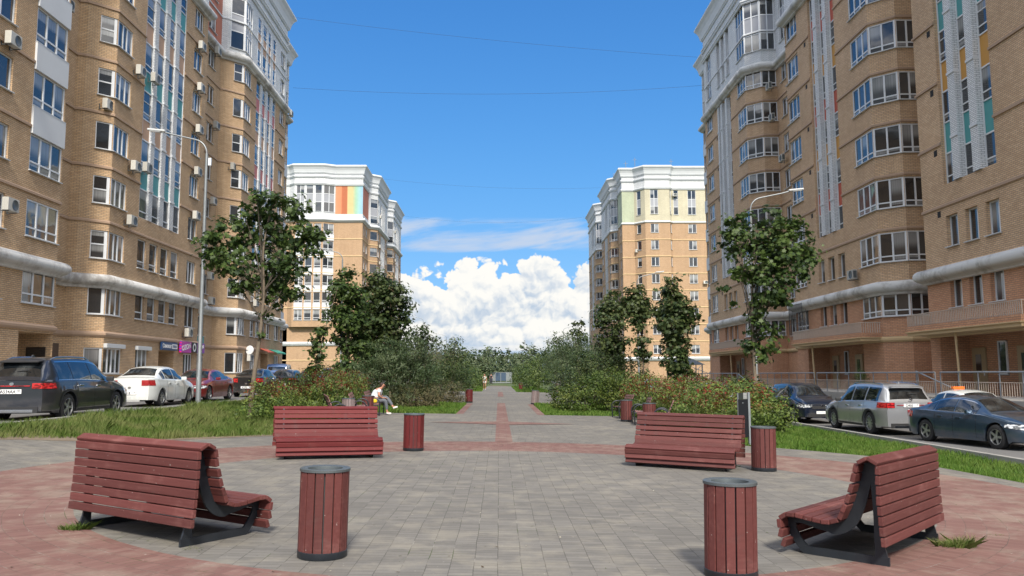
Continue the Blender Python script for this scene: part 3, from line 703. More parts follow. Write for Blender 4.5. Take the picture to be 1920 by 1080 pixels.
# ============================================================ FAR TOWERS
def far_left():
    b = Bld('apartment_block', 'far left apartment tower with rainbow striped top storeys and white glazed front bay', -1, 22.2, 0.0, 0.25)
    zb = 3.85
    plan = [(16, 141), (14.2, 141), (13.2, 140), (8.1, 140), (6.3, 141), (1.5, 141), (1.5, 147.2), (1.3, 147.4), (0, 148.6), (0, 161), (1.5, 161), (1.5, 169.0), (1.2, 169.4), (0, 170.6), (0, 184), (16, 184)]
    holes = {i: [] for i in range(len(plan))}
    LF = lambda i: (Vector(plan[i]) - Vector(plan[i + 1])).length
    def w(seg, ua, ub, za, zt, **k):
        holes[seg].append((ua, ub, za, zt, 0.12)); return b.window(plan[seg], plan[seg + 1], ua, ub, za, zt, dep=0.10, **k)
    for k in range(2, 8):
        z = zb + 3 * k
        w(2, 0.35, 1.75, z + 0.9, z + 2.65, cols=(0.5,), low=0.4); w(2, 2.05, 3.25, z + 0.9, z + 2.65, low=0.4); w(2, 3.6, 4.75, z + 0.9, z + 2.65, low=0.4)
        l = w(3, 0.0, 1.85, z + 0.9, z + 2.65, cols=(0.5,), low=0.4)
    for ua, ub in ((0.35, 1.75), (2.05, 3.25), (3.6, 4.75)): w(2, ua, ub, 29.6, 34.3, spand=(31.3, 32.8), cols=(0.5,) if ub < 2 else ())
    w(3, 0.0, 1.9, 29.6, 34.3, spand=(31.3, 32.8), cols=(0.5,))
    for k in range(1, 8):
        z = zb + 3 * k
        w(5, 1.3, 2.2, z + 1, z + 2.5); w(5, 3.6, 5.0, z + 1, z + 2.5, cols=(0.5,))
        for f2, f3 in ((7, 8), (12, 13)):
            l = w(f2, 0.15, LF(f2), z + 1, z + 2.55); holes[f3].append((0, 1.9, z + 1, z + 2.55, .12)); b.leaf(l, plan[f3], plan[f3 + 1], 0, 1.9, z + 1, z + 2.55, cols=(.5,))
            w(f3, 10.9, 12.4, z + 1, z + 2.55, cols=(0.5,))
        w(10, 3.5, 5.0, z + 1, z + 2.5, cols=(0.5,))
    for f2, f3 in ((7, 8), (12, 13)):
        l = w(f2, 0.2, LF(f2), 28.9, 33.4, spand=(30.3, 31.8)); holes[f3].append((0, 1.8, 28.9, 33.4, .12)); b.leaf(l, plan[f3], plan[f3 + 1], 0, 1.8, 28.9, 33.4, spand=(30.3, 31.8), cols=(.5,))
        for za, zt, c in ((10.9, 27.4, ('pink', 'peach')), (28.9, 33.3, ('peach',))):
            cols = [(plan[f3][1] + 3.6 + 1.67 * i, plan[f3][1] + 4.7 + 1.67 * i) for i in range(4)]
            holes[f3].append((3.6, 9.72, za, zt, 0.1)); strip(b, plan[f3], plan[f3 + 1], cols, za, zt, zb, 0.08, c, 0)
            pilasters(b, plan[f3], plan[f3 + 1], [(cols[i][1], cols[i + 1][0]) for i in range(3)], za, zt, 0.1, 0.1, zb + 5.9)
    def key(zone, i):
        if zone == 'top': return 'render_red' if i == 5 else ('rainbow' if i == 4 else 'brick_white')
        if zone == 'low': return 'brick_orange'
        return 'brick_orange'
    u = 0
    for i in range(len(plan) - 1):
        bayseg = i in (1, 2, 3)
        for za, zt, zone in ((-1, zb + 3, 'low'), (zb + 3, zb + 24, 'mid'), (zb + 24, 29.3, 'cor'), (29.3, 34.4, 'top'), (34.4, 36.2, 'att')):
            kk = key(zone, i) if zone in ('low', 'mid', 'top') else 'brick_white'
            if bayseg and zone == 'low': continue
            if bayseg and zone == 'mid': za = 9.6
            b.seg(plan[i], plan[i + 1], za, zt, kk, holes[i], u)
        u += LF(i)
    b.seg((16, 141), (6.3, 141), -1, 9.8, 'brick_orange')
    # white parapets under the glazed bay windows
    for k in range(3, 8):
        z = zb + 3 * k
        for sg, ua, ub in ((2, 0.3, 1.8), (2, 2.0, 3.3), (2, 3.55, 4.8), (3, 0.0, 1.9)):
            a, t, n, L = b.frame(plan[sg], plan[sg + 1]); t3 = Vector((t.x, t.y, 0)); n3 = Vector((n.x, n.y, 0))
            mb = MB(); mb.box(Vector((a.x, a.y, z + b.dz + 0.32)) + t3 * ((ua + ub) / 2) + n3 * 0.03, (ub - ua, 0.07, 1.15), Matrix((t3, n3, Vector((0, 0, 1)))).transposed()); b.put(mb, 'balcony_panel', M['render_white'])
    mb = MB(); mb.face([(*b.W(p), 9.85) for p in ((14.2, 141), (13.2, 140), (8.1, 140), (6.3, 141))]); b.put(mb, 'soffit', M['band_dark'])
    full = plan[:-1]
    for k in range(0, 8):
        if k == 1: continue
        poly = full if k > 2 else [(16, 141)] + full[4:]
        b.sweep(poly, BAND, 'string_course', M['band_cream'], zb + 3 * k)
    b.sweep([(16, 141)] + full[4:], tube_prof(0.2), 'cornice', M['render_white'], zb + 2.9, True)
    b.sweep(full, tube_prof(0.28), 'cornice', M['render_white'], 28.2, True)
    b.sweep(full, STEP, 'cornice', M['render_white'], 34.3); b.sweep(full, STEP, 'cornice', M['render_white'], 35.6)
    b.sweep(plan, crown_prof(), 'crown_cornice', M['render_white'], 36.3)
    for i in range(len(plan) - 1): b.seg(plan[i], plan[i + 1], 36.2, 36.5, 'render_white')
    b.seg((16, 141), (16, 184), -1, 36.3, 'brick_orange')
    mb = MB(); mb.face([(*b.W(p), 36.6) for p in plan]); b.put(mb, 'roof', M['roofing'])
    for d_, y_, w_, h_ in ((14.8, 150, 1.0, 1.9), (10.6, 149, 1.3, 2.6), (3.4, 152, 2.4, 1.7)):
        mb = MB(); c = b.W((d_, y_)); mb.box((c.x, c.y, 37.4 + h_ / 2 - 0.4), (w_ * 1.4, w_ * 1.4, h_))
        zt = 37.0 + h_; hw = w_ * 0.85
        B4 = [(c.x - hw, c.y - hw, zt), (c.x + hw, c.y - hw, zt), (c.x + hw, c.y + hw, zt), (c.x - hw, c.y + hw, zt)]; ap = (c.x, c.y, zt + 0.7)
        for i in range(4): mb.face([B4[i], B4[(i + 1) % 4], ap])
        mb.face(B4); b.put(mb, 'roof_vent', M['render_white'])
    mb = MB(); c = b.W((13, 150)); mb.tube([(c.x, c.y, 36.5), (c.x, c.y, 40.2)], 0.05, 6); mb.tube([(c.x - .5, c.y, 39.6), (c.x + .5, c.y, 39.6)], 0.03, 5); b.put(mb, 'antenna', M['rail_grey'])
    mb = MB(); c = b.W((7.2, 151)); mb.box((c.x, c.y, 38.75), (5.0, 4.0, 0.18)); mb.box((c.x, c.y, 37.6), (3.6, 3.0, 2.2)); b.put(mb, 'lift_housing', M['roofing'])
    b.finish()
def f_rain(N, p, m):
    uv = N.node('ShaderNodeUVMap'); sx = N.node('ShaderNodeSeparateXYZ', {0: uv}, None)
    r = N.n.new('ShaderNodeValToRGB'); el = r.color_ramp.elements
    u0 = sum((Vector(a) - Vector(c)).length for a, c in (((16, 141), (14.2, 141)), ((14.2, 141), (13.2, 140)), ((13.2, 140), (8.1, 140)), ((8.1, 140), (6.3, 141))))
    N.l.new(N.m('DIVIDE', N.m('SUBTRACT', sx.outputs[0], u0), 4.8, clamp=True), r.inputs[0])
    cs = [(0.0, (0.60, 0.25, 0.14)), (0.22, (0.58, 0.22, 0.11)), (0.24, (0.42, 0.13, 0.06)), (0.42, (0.40, 0.13, 0.06)), (0.45, (0.62, 0.44, 0.22)), (0.62, (0.52, 0.44, 0.22)), (0.74, (0.30, 0.47, 0.33)), (0.86, (0.30, 0.50, 0.50)), (1.0, (0.25, 0.42, 0.55))]
    el[0].position = 0; el[0].color = (*cs[0][1], 1); el[1].position = 1; el[1].color = (*cs[-1][1], 1)
    for q, c in cs[1:-1]:
        e = el.new(q); e.color = (*c, 1)
    n = N.noise(uv, 1.2, 4, 0.6); f = N.m('ADD', 0.88, N.m('MULTIPLY', n, 0.24))
    N.l.new(N.mix(1.0, r.outputs[0], N.comb(f, f, f), 'MULTIPLY'), p.inputs['Base Color']); p.inputs['Roughness'].default_value = 0.85
M['rainbow'] = material('striped_render', f_rain)
far_left()

def far_right():
    b = Bld('apartment_block', 'far right orange brick apartment tower with peeling cream upper storeys', 1, 21.2, 0.0, 0.8)
    zb = 3.40
    plan = [(18, 143.3), (9.7, 143.3), (9.2, 142.6), (4.8, 142.6), (3.2, 144.6), (1.0, 144.6), (1.0, 149.5), (2.3, 149.5), (2.3, 151.4), (1.1, 151.45), (0, 152.5), (0, 166), (2.3, 166), (2.3, 174.5), (1.1, 174.6), (0, 175.6), (0, 190), (18, 190)]
    holes = {i: [] for i in range(len(plan))}
    LF = lambda i: (Vector(plan[i]) - Vector(plan[i + 1])).length
    def w(seg, ua, ub, za, zt, **k):
        holes[seg].append((ua, ub, za, zt, 0.12)); return b.window(plan[seg], plan[seg + 1], ua, ub, za, zt, dep=0.10, **k)
    for k in range(0, 8):
        z = zb + 3 * k; lo, hi = z + 1.27, z + 2.87
        if k == 0: lo, hi = z + .9, z + 2.4
        w(2, 2.05, 3.45, lo, hi, cols=(0.5,)); w(0, 3.95, 5.4, lo, hi, cols=(0.5,)); w(1, 0.15, 0.75, lo, hi)
        w(3, 1.0, 1.95, lo, hi)
        for f1, f2, f3 in ((8, 9, 10), (13, 14, 15)):
            l = w(f1, 0.1, 1.15, lo, hi, cols=(.5,), low=0.3)
            for sg, u0_, u1_ in ((f2, 0.02, LF(f2)), (f3, 0.02, 2.3)):
                holes[sg].append((u0_, u1_, lo, hi, .12)); b.leaf(l, plan[sg], plan[sg + 1], u0_, u1_, lo, hi, cols=(.5,), low=0.3)
            w(f3, 10.9, 12.9, lo, hi, cols=(.5,))
        w(12, 5.5, 7.0, lo, hi, cols=(0.5,)); w(5, 1.4, 2.4, lo, hi)
    w(2, 2.05, 3.45, 29.0, 33.4, cols=(0.5,), spand=(30.4, 31.8)); w(0, 3.95, 5.4, 29.0, 33.4, cols=(0.5,), spand=(30.4, 31.8))
    w(1, 0.15, 0.75, 29.0, 33.4, spand=(30.4, 31.8)); w(3, 1.0, 1.95, 29.0, 33.4, spand=(30.4, 31.8)); w(0, 7.1, 7.95, 29.0, 33.4, spand=(30.4, 31.8))
    for f1, f2, f3 in ((8, 9, 10), (13, 14, 15)):
        l = w(f1, 0.1, 1.15, 28.9, 33.5, spand=(30.4, 31.9))
        for sg, u0_, u1_ in ((f2, 0.02, LF(f2)), (f3, 0.02, 2.3)):
            holes[sg].append((u0_, u1_, 28.9, 33.5, .12)); b.leaf(l, plan[sg], plan[sg + 1], u0_, u1_, 28.9, 33.5, spand=(30.4, 31.9), cols=(.5,))
        cols = [(plan[f3][1] + 4.4 + 1.57 * i, plan[f3][1] + 5.4 + 1.57 * i) for i in range(3)]
        for za, zt in ((zb + 7.05, 27.2), (28.9, 33.3)):
            holes[f3].append((4.4, 8.54, za, zt, 0.4)); strip(b, plan[f3], plan[f3 + 1], cols, za, zt, zb, 0.36, ('grey_panel',), 0, wh=1.5)
            pilasters(b, plan[f3], plan[f3 + 1], [(cols[i][1], cols[i + 1][0]) for i in range(2)], za, zt, 0.4, 0.12, zb + 6.1)
    u = 0
    for i in range(len(plan) - 1):
        for za, zt, zone in ((-2, zb + 24.2, 'mid'), (zb + 24.2, 33.6, 'top'), (33.6, 36.2, 'att')):
            kk = 'brick_orange' if zone == 'mid' else ('brick_white' if zone == 'att' or i > 6 else ('green_cream' if i in (4, 5) else 'brick_cream'))
            b.seg(plan[i], plan[i + 1], za, zt, kk, holes[i], u)
        u += LF(i)
    full = plan[:-1]
    for k in range(1, 8): b.sweep(full, BAND, 'string_course', M['band_cream'], zb + 3 * k)
    b.sweep(full, tube_prof(0.22), 'cornice', M['render_white'], zb, True)
    b.sweep(full, [(0, -0.1), (0.16, -0.05), (0.2, 0.1), (0.1, 0.2), (0, 0.25)], 'cornice', M['render_white'], zb + 24.15)
    b.sweep(full, STEP, 'cornice', M['render_white'], 33.5); b.sweep(full, STEP, 'cornice', M['render_white'], 35.2)
    b.sweep(plan, crown_prof(), 'crown_cornice', M['render_white'], 36.1)
    for i in range(len(plan) - 1): b.seg(plan[i], plan[i + 1], 36.15, 36.5, 'render_white')
    b.seg((18, 143.3), (18, 190), -1, 36.3, 'brick_orange')
    mb = MB(); mb.face([(*b.W(p), 37.2) for p in plan]); b.put(mb, 'roof', M['roofing'])
    mb = MB(); mb.box((28.5, 152, 38.9), (3.0, 3, 2.0)); b.put(mb, 'lift_housing', M['roofing'])
    mb = MB(); mb.box((32.5, 150, 39.6), (5.2, 3, 0.5)); mb.box((32.5, 150, 38.4), (4.0, 2.4, 2.0)); b.put(mb, 'lift_housing', M['roofing'])
    for x_, h_ in ((20.9 + 2.6, 40.6), (25.2, 41.3), (31.9, 41.0)):
        mb = MB(); mb.tube([(x_, 147.5, 37.5), (x_, 147.5, h_)], 0.05, 6); mb.tube([(x_ - .4, 147.5, h_ - .4), (x_ + .4, 147.5, h_ - .4)], 0.03, 5); b.put(mb, 'antenna', M['rail_grey'])
    mb = MB()
    for i in range(9): mb.tube([(21.5 + i * 0.55, 150, 37.5), (21.5 + i * 0.55, 150, 38.9)], 0.03, 5)
    mb.tube([(21.5, 150, 38.9), (25.9, 150, 38.9)], 0.03, 5); b.put(mb, 'roof_rail', M['rail_grey'])
    b.finish()
M['green_cream'] = brick('brick_green', (0.40, 0.45, 0.32), (0.47, 0.51, 0.38), (0.33, 0.35, 0.26), grime=0.25)
far_right()
# ============================================================ GROUND
def f_grass(N, p, m):
    co = N.node('ShaderNodeTexCoord', out=3)
    a = N.noise(co, 0.25, 5, 0.6); b = N.noise(co, 7.0, 4, 0.7)
    c = N.mix(b, (0.035, 0.062, 0.014), (0.085, 0.115, 0.03))
    c = N.mix(N.m('MULTIPLY', N.sstep(a, 0.5, 0.75), 0.5), c, (0.14, 0.12, 0.07))
    N.l.new(c, p.inputs['Base Color']); p.inputs['Roughness'].default_value = 0.95
M['ground'] = material('ground_grass', f_grass)
def ysx(fn_pts): pass
xs = [-3000, -260, -60, -30, -22, -18, -14, -10.3, -9.6, -8.8, -8, -4, 0, 4, 8, 8.8, 9.6, 10.3, 14, 18, 22, 30, 60, 260, 3000]
ys = [-400, -40, 0, 20, 40, 80, 120, 200, 400, 3500]
mb = MB()
for i in range(len(xs) - 1):
    for j in range(len(ys) - 1):
        q = [(xs[i], ys[j]), (xs[i + 1], ys[j]), (xs[i + 1], ys[j + 1]), (xs[i], ys[j + 1])]
        mb.face([(x, y, gz(x) - 0.06) for x, y in q])
tag(mb.build('ground', M['ground']), kind='structure')
def f_asph(N, p, m):
    co = N.node('ShaderNodeTexCoord', out=3)
    a = N.noise(co, 0.5, 5, 0.6); b = N.noise(co, 60.0, 3, 0.7)
    f = N.m('ADD', N.m('MULTIPLY', a, 0.5), N.m('MULTIPLY', b, 0.5))
    N.l.new(N.mix(f, (0.085, 0.082, 0.08), (0.20, 0.195, 0.19)), p.inputs['Base Color']); p.inputs['Roughness'].default_value = 0.9
M['asphalt'] = material('asphalt', f_asph)
M['concrete'] = plain('concrete', (0.30, 0.29, 0.27), 0.9, var=0.25, scale=2.0, bump=0.2)
def sheet(name, xa, xb, ya, yb, mat, dz, nx=None):
    mb = MB(); X = sorted({xa, xb, *[x for x in xs if xa < x < xb]})
    for i in range(len(X) - 1): mb.face([(X[i], ya, gz(X[i]) + dz), (X[i + 1], ya, gz(X[i + 1]) + dz), (X[i + 1], yb, gz(X[i + 1]) + dz), (X[i], yb, gz(X[i]) + dz)])
    return tag(mb.build(name, mat), kind='structure')
sheet('road', -17.5, -10.95, -60, 330, M['asphalt'], -0.004)
sheet('road', 12.15, 17.6, -60, 330, M['asphalt'], -0.004)
sheet('pavement', -21.4, -17.7, -60, 200, M['concrete'], 0.11)
for x in (-17.6, -10.88, 12.08):
    mb = MB(); mb.box((x, 130, gz(x) - 0.03), (0.15, 380, 0.26)); tag(mb.build('kerb', M['concrete'], bevel=0.01), kind='structure')
def pavers(name, c1, c2, mort, bw, rh, swap=False, patch=None, ms=0.0045):
    def fn(N, p, m):
        uv = N.node('ShaderNodeUVMap'); co = N.node('ShaderNodeTexCoord', out=3)
        s = N.node('ShaderNodeSeparateXYZ', {0: uv}, None)
        wob = N.noise(uv, 1.3, 3, 0.5, out=1)
        v = N.node('ShaderNodeVectorMath', {0: N.comb(s.outputs[1], s.outputs[0]) if swap else uv, 1: N.node('ShaderNodeVectorMath', {0: wob, 'Scale': 0.03}, operation='SCALE')}, operation='ADD')
        b = N.node('ShaderNodeTexBrick', {'Vector': v, 'Color1': (*c1, 1), 'Color2': (*c2, 1), 'Mortar': (*mort, 1), 'Scale': 1.0, 'Mortar Size': ms, 'Mortar Smooth': 0.4, 'Bias': 0.0, 'Brick Width': bw, 'Row Height': rh}, None)
        big = N.noise(co, 0.22, 6, 0.62); med = N.noise(co, 2.2, 5, 0.65); fine = N.noise(co, 70.0, 3, 0.7)
        c = b.outputs[0]
        sand = N.sstep(N.m('ADD', med, N.m('MULTIPLY', big, 0.6)), 0.74, 0.98)
        c = N.mix(N.m('MULTIPLY', sand, 0.32), c, (0.30, 0.27, 0.21))
        # joints: some filled with pale sand, some dark with moss
        jn = N.sstep(N.noise(co, 1.7, 4, 0.7), 0.50, 0.66)
        c = N.mix(N.m('MULTIPLY', b.outputs[1], N.m('ADD', 0.10, N.m('MULTIPLY', N.sstep(N.noise(co, 3.1, 3, 0.7), 0.35, 0.65), 0.55))), c, N.mix(jn, (0.075, 0.07, 0.06), (0.34, 0.32, 0.28)))
        moss = N.m('MULTIPLY', b.outputs[1], N.sstep(N.noise(co, 0.9, 5, 0.7), 0.57, 0.66)); c = N.mix(N.m('MULTIPLY', moss, 0.8), c, (0.05, 0.07, 0.022))
        stn = N.sstep(N.noise(co, 0.75, 5, 0.7), 0.60, 0.72); c = N.mix(N.m('MULTIPLY', stn, 0.30), c, (0.07, 0.065, 0.06))
        f = N.m('ADD', 0.68, N.m('ADD', N.m('MULTIPLY', big, 0.36), N.m('ADD', N.m('MULTIPLY', med, 0.14), N.m('MULTIPLY', fine, 0.16))))
        c = N.mix(1.0, c, N.comb(f, f, f), 'MULTIPLY')
        spot = N.sstep(N.noise(co, 26.0, 2, 0.5), 0.74, 0.78)
        c = N.mix(N.m('MULTIPLY', spot, 0.5), c, (0.45, 0.43, 0.38))
        dk = N.sstep(N.noise(co, 13.0, 2, 0.5), 0.755, 0.78)
        c = N.mix(N.m('MULTIPLY', dk, 0.7), c, (0.05, 0.05, 0.03))
        N.l.new(c, p.inputs['Base Color']); p.inputs['Roughness'].default_value = 0.85; p.inputs['Specular IOR Level'].default_value = 0.2
        h = N.m('SUBTRACT', N.m('MULTIPLY', fine, 0.15), b.outputs[1])
        bp = N.node('ShaderNodeBump', {'Height': h, 'Strength': 0.35, 'Distance': 0.004}); N.l.new(bp, p.inputs['Normal'])
    return material(name, fn)
GREY = ((0.138, 0.130, 0.118), (0.176, 0.166, 0.150), (0.10, 0.093, 0.085)); RED = ((0.155, 0.082, 0.071), (0.200, 0.112, 0.096), (0.15, 0.09, 0.075))
M['pav_grey'] = pavers('paver_grey', *GREY, 0.10, 0.20, swap=True)
M['pav_red'] = pavers('paver_red', *RED, 0.10, 0.20)
M['pav_red_s'] = pavers('paver_red_small', *RED, 0.10, 0.20, swap=True)
CX0, CY0 = 0.10, 12.0
def disc(name, r0, r1, mat, dz, polar=False, arc=None, n=96):
    mb = MB()
    a0, a1 = arc if arc else (0, 2 * math.pi)
    rr = [r0]
    while rr[-1] < r1 - 1e-6: rr.append(min(r1, rr[-1] + 0.6))
    for i in range(n):
        t0 = a0 + (a1 - a0) * i / n; t1 = a0 + (a1 - a0) * (i + 1) / n
        for j in range(len(rr) - 1):
            q = [(rr[j], t0), (rr[j + 1], t0), (rr[j + 1], t1), (rr[j], t1)]
            pts = [(CX0 + r * math.sin(t), CY0 + r * math.cos(t)) for r, t in q]
            uv = [(t * 6.6, r) for r, t in q] if polar else pts
            if r0 == 0 and j == 0: mb.face([(x, y, gz(x) + dz) for x, y in (pts[0], pts[1], pts[2])], [uv[0], uv[1], uv[2]])
            else: mb.face([(x, y, gz(x) + dz) for x, y in pts], uv)
    return tag(mb.build(name, mat), kind='structure')
disc('plaza', 0.0, 5.5, M['pav_grey'], 0.0)
disc('plaza_ring', 5.5, 7.85, M['pav_red'], 0.0, True)
R_L, R_R = 10.6, 9.35
mb = MB()    # outer pale band of the plaza, a little wider on the left
n = 120
for i in range(n):
    t0, t1 = 2 * math.pi * i / n, 2 * math.pi * (i + 1) / n
    for j in range(5):
        def rp(t, k):
            R1 = R_L + (R_R - R_L) * (0.5 + 0.5 * math.sin(t)); return 7.85 + (R1 - 7.85) * k / 5
        q = [(rp(t0, j), t0), (rp(t0, j + 1), t0), (rp(t1, j + 1), t1), (rp(t1, j), t1)]
        mb.face([(CX0 + r * math.sin(t), CY0 + r * math.cos(t), gz(CX0 + r * math.sin(t))) for r, t in q], [(t * 9, r) for r, t in q])
tag(mb.build('plaza_border', M['pav_grey']), kind='structure')
def path_sheet(name, pts, mat, dz):
    mb = MB(); mb.face([(x, y, gz(x) + dz) for x, y in pts], list(pts)); return tag(mb.build(name, mat), kind='structure')
def strip_sheet(name, xa, xb, ya, yb, mat, dz):
    mb = MB(); Y = ya
    while Y < yb - 1e-6:
        Y2 = min(yb, Y + 4); mb.face([(xa, Y, gz(xa) + dz), (xb, Y, gz(xb) + dz), (xb, Y2, gz(xb) + dz), (xa, Y2, gz(xa) + dz)], [(xa, Y), (xb, Y), (xb, Y2), (xa, Y2)]); Y = Y2
    return tag(mb.build(name, mat), kind='structure')
strip_sheet('path', -5.6, 5.4, 17.0, 33.4, M['pav_grey'], -0.006)
strip_sheet('path', -1.45, 1.55, 33.4, 45.2, M['pav_grey'], -0.006)
strip_sheet('path', -5.5, 5.5, 45.2, 77.0, M['pav_grey'], -0.006)
strip_sheet('path', -1.6, 1.6, 77.0, 112.0, M['pav_grey'], -0.006)
strip_sheet('path_edging', -1.75, -1.45, 33.4, 45.2, M['pav_red_s'], -0.002)
strip_sheet('path_edging', 1.55, 1.85, 33.4, 45.2, M['pav_red_s'], -0.002)
strip_sheet('path_stripe', -0.10, 0.32, 19.85, 46.5, M['pav_red_s'], 0.004)
strip_sheet('path_stripe', -0.10, 0.32, 60.0, 76.0, M['pav_red_s'], 0.004)
path_sheet('path_star', [(-2.3, 27.4), (-0.101, 26.6), (-0.101, 28.3)], M['pav_red_s'], 0.004)
path_sheet('path_star', [(2.5, 27.4), (0.321, 28.3), (0.321, 26.6)], M['pav_red_s'], 0.004)
path_sheet('path_end', [(-1.2, 112.0), (1.2, 112.0), (1.2, 116), (-1.2, 116)], M['pav_red_s'], 0.01)
# raised entrance walk along the right block
mb = MB(); mb.box((19.5, 47, 0.0), (3.3, 66, 1.2)); tag(mb.build('terrace', M['concrete'], bevel=0.02), kind='structure')

# bits of litter and dry leaves lying on the paving
rsd = np.random.RandomState(5); mb = MB()
for i in range(900):
    a = rsd.uniform(0, 2 * math.pi); q = 11.0 * math.sqrt(rsd.rand()) if i % 3 else rsd.uniform(7.2, 11); x = CX0 + q * math.sin(a); y = CY0 + q * math.cos(a)
    if q > 9.2 and i % 2: continue
    L = rsd.uniform(0.008, 0.026); t = rsd.uniform(0, 6.28); zt = gz(x) + 0.006
    pts = [(x + L * math.cos(t + k) * (1 if j % 2 else 0.45), y + L * math.sin(t + k) * (1 if j % 2 else 0.45), zt + 0.004 * (j == 1)) for j, k in enumerate((0, 1.5, 3.1, 4.6))]
    mb.face(pts, None, int(rsd.randint(0, 3)))
tag(mb.build('fallen_leaves', [plain('litter_brown', (0.07, 0.045, 0.02), 0.9), plain('litter_pale', (0.42, 0.38, 0.30), 0.9), plain('litter_green', (0.06, 0.08, 0.02), 0.9)]), kind='stuff')

mb = MB(); rs_ = random.Random(3)
for i in range(60):
    t0, t1 = -2.2 + 1.75 * i / 60, -2.2 + 1.75 * (i + 1) / 60
    def e_(t, k):
        R1_ = R_L + (R_R - R_L) * (0.5 + 0.5 * math.sin(t)); return R1_ - 0.12 + k * (0.62 + 0.25 * math.sin(t * 9))
    q = [(e_(t0, 0) - 0.1 * math.sin(t0 * 23), t0), (e_(t0, 1), t0), (e_(t1, 1), t1), (e_(t1, 0) - 0.1 * math.sin(t1 * 23), t1)]
    mb.face([(CX0 + r * math.sin(t), CY0 + r * math.cos(t), gz(CX0 + r * math.sin(t)) + 0.006) for r, t in q])
tag(mb.build('soil', plain('soil', (0.17, 0.13, 0.09), 0.95, var=0.35, scale=3.0, bump=0.4)), kind='structure')
# ============================================================ STREET FURNITURE
def wood(name, c, c2, worn=(0.255, 0.115, 0.10)):
    def fn(N, p, m):
        co = N.node('ShaderNodeTexCoord', out=3)
        g = N.noise(N.node('ShaderNodeMapping', {0: co, 'Scale': (1.2, 22.0, 22.0)}), 1.6, 5, 0.6)
        b = N.noise(co, 2.3, 5, 0.65)
        c_ = N.mix(g, c, c2); c_ = N.mix(N.m('MULTIPLY', N.sstep(N.m('ADD', b, N.m('MULTIPLY', g, 0.35)), 0.66, 0.98), 0.42), c_, worn)
        k = N.sstep(N.noise(co, 30.0, 3, 0.6), 0.70, 0.76); c_ = N.mix(N.m('MULTIPLY', k, 0.5), c_, (0.55, 0.50, 0.46))
        oi = N.node('ShaderNodeObjectInfo', out=5); fr_ = N.m('ADD', 0.80, N.m('MULTIPLY', oi, 0.40)); c_ = N.mix(1.0, c_, N.comb(fr_, fr_, fr_), 'MULTIPLY')
        gr_ = N.sstep(N.noise(co, 6.0, 5, 0.7), 0.56, 0.72); c_ = N.mix(N.m('MULTIPLY', gr_, 0.35), c_, (0.09, 0.05, 0.045))
        N.l.new(c_, p.inputs['Base Color']); N._in(p.inputs['Roughness'], N.m('ADD', 0.50, N.m('MULTIPLY', b, 0.25))); p.inputs['Specular IOR Level'].default_value = 0.3
        N.l.new(N.node('ShaderNodeBump', {'Height': g, 'Strength': 0.25, 'Distance': 0.004}), p.inputs['Normal'])
    return material(name, fn)
M['wood_pale'] = wood('wood_dusty_red', (0.080, 0.022, 0.020), (0.135, 0.043, 0.038), (0.27, 0.13, 0.115))
M['wood_dark'] = wood('wood_deep_red', (0.092, 0.012, 0.013), (0.13, 0.020, 0.020), (0.22, 0.07, 0.06))
M['wood_brown'] = wood('wood_brown', (0.17, 0.085, 0.075), (0.25, 0.135, 0.12))
M['wood_grey'] = wood('wood_grey', (0.15, 0.115, 0.115), (0.24, 0.19, 0.185))
M['steel_black'] = plain('steel_black', (0.020, 0.024, 0.030), 0.42, metal=0.2, var=0.3, scale=8)
M['galv'] = plain('galvanised', (0.26, 0.28, 0.29), 0.45, metal=0.5, var=0.2)
M['galv_d'] = plain('galvanised_dark', (0.10, 0.115, 0.12), 0.5, metal=0.4, var=0.3)

def ribbon(mb, pts, w, x, th, m=0):
    """flat bar following (y,z) points, width w in the plane, thickness th along x"""
    P = [Vector((0, a, b)) for a, b in pts]; n = len(P); L = []; Rr = []
    for i, p in enumerate(P):
        t = (P[min(i + 1, n - 1)] - P[max(i - 1, 0)]).normalized(); q = Vector((0, -t.z, t.y)); ww = w[i] if hasattr(w, '__len__') else w
        L.append(p + q * ww / 2); Rr.append(p - q * ww / 2)
    for i in range(n - 1):
        for xx in (x - th / 2, x + th / 2):
            d = Vector((xx, 0, 0)); mb.face([L[i] + d, L[i + 1] + d, Rr[i + 1] + d, Rr[i] + d], None, m)
        for S in (L, Rr): mb.face([S[i] + Vector((x - th / 2, 0, 0)), S[i + 1] + Vector((x - th / 2, 0, 0)), S[i + 1] + Vector((x + th / 2, 0, 0)), S[i] + Vector((x + th / 2, 0, 0))], None, m)
    for i in (0, n - 1): mb.face([L[i] + Vector((x - th / 2, 0, 0)), Rr[i] + Vector((x - th / 2, 0, 0)), Rr[i] + Vector((x + th / 2, 0, 0)), L[i] + Vector((x + th / 2, 0, 0))], None, m)
def spl(pts, n=5):
    out = []
    for i in range(len(pts) - 1):
        p0, p1, p2, p3 = pts[max(i - 1, 0)], pts[i], pts[i + 1], pts[min(i + 2, len(pts) - 1)]
        for k in range(n):
            t = k / n; out.append(tuple(0.5 * (2 * b + (c - a) * t + (2 * a - 5 * b + 4 * c - d) * t * t + (-a + 3 * b - 3 * c + d) * t ** 3) for a, b, c, d in zip(p0, p1, p2, p3)))
    out.append(tuple(pts[-1])); return out
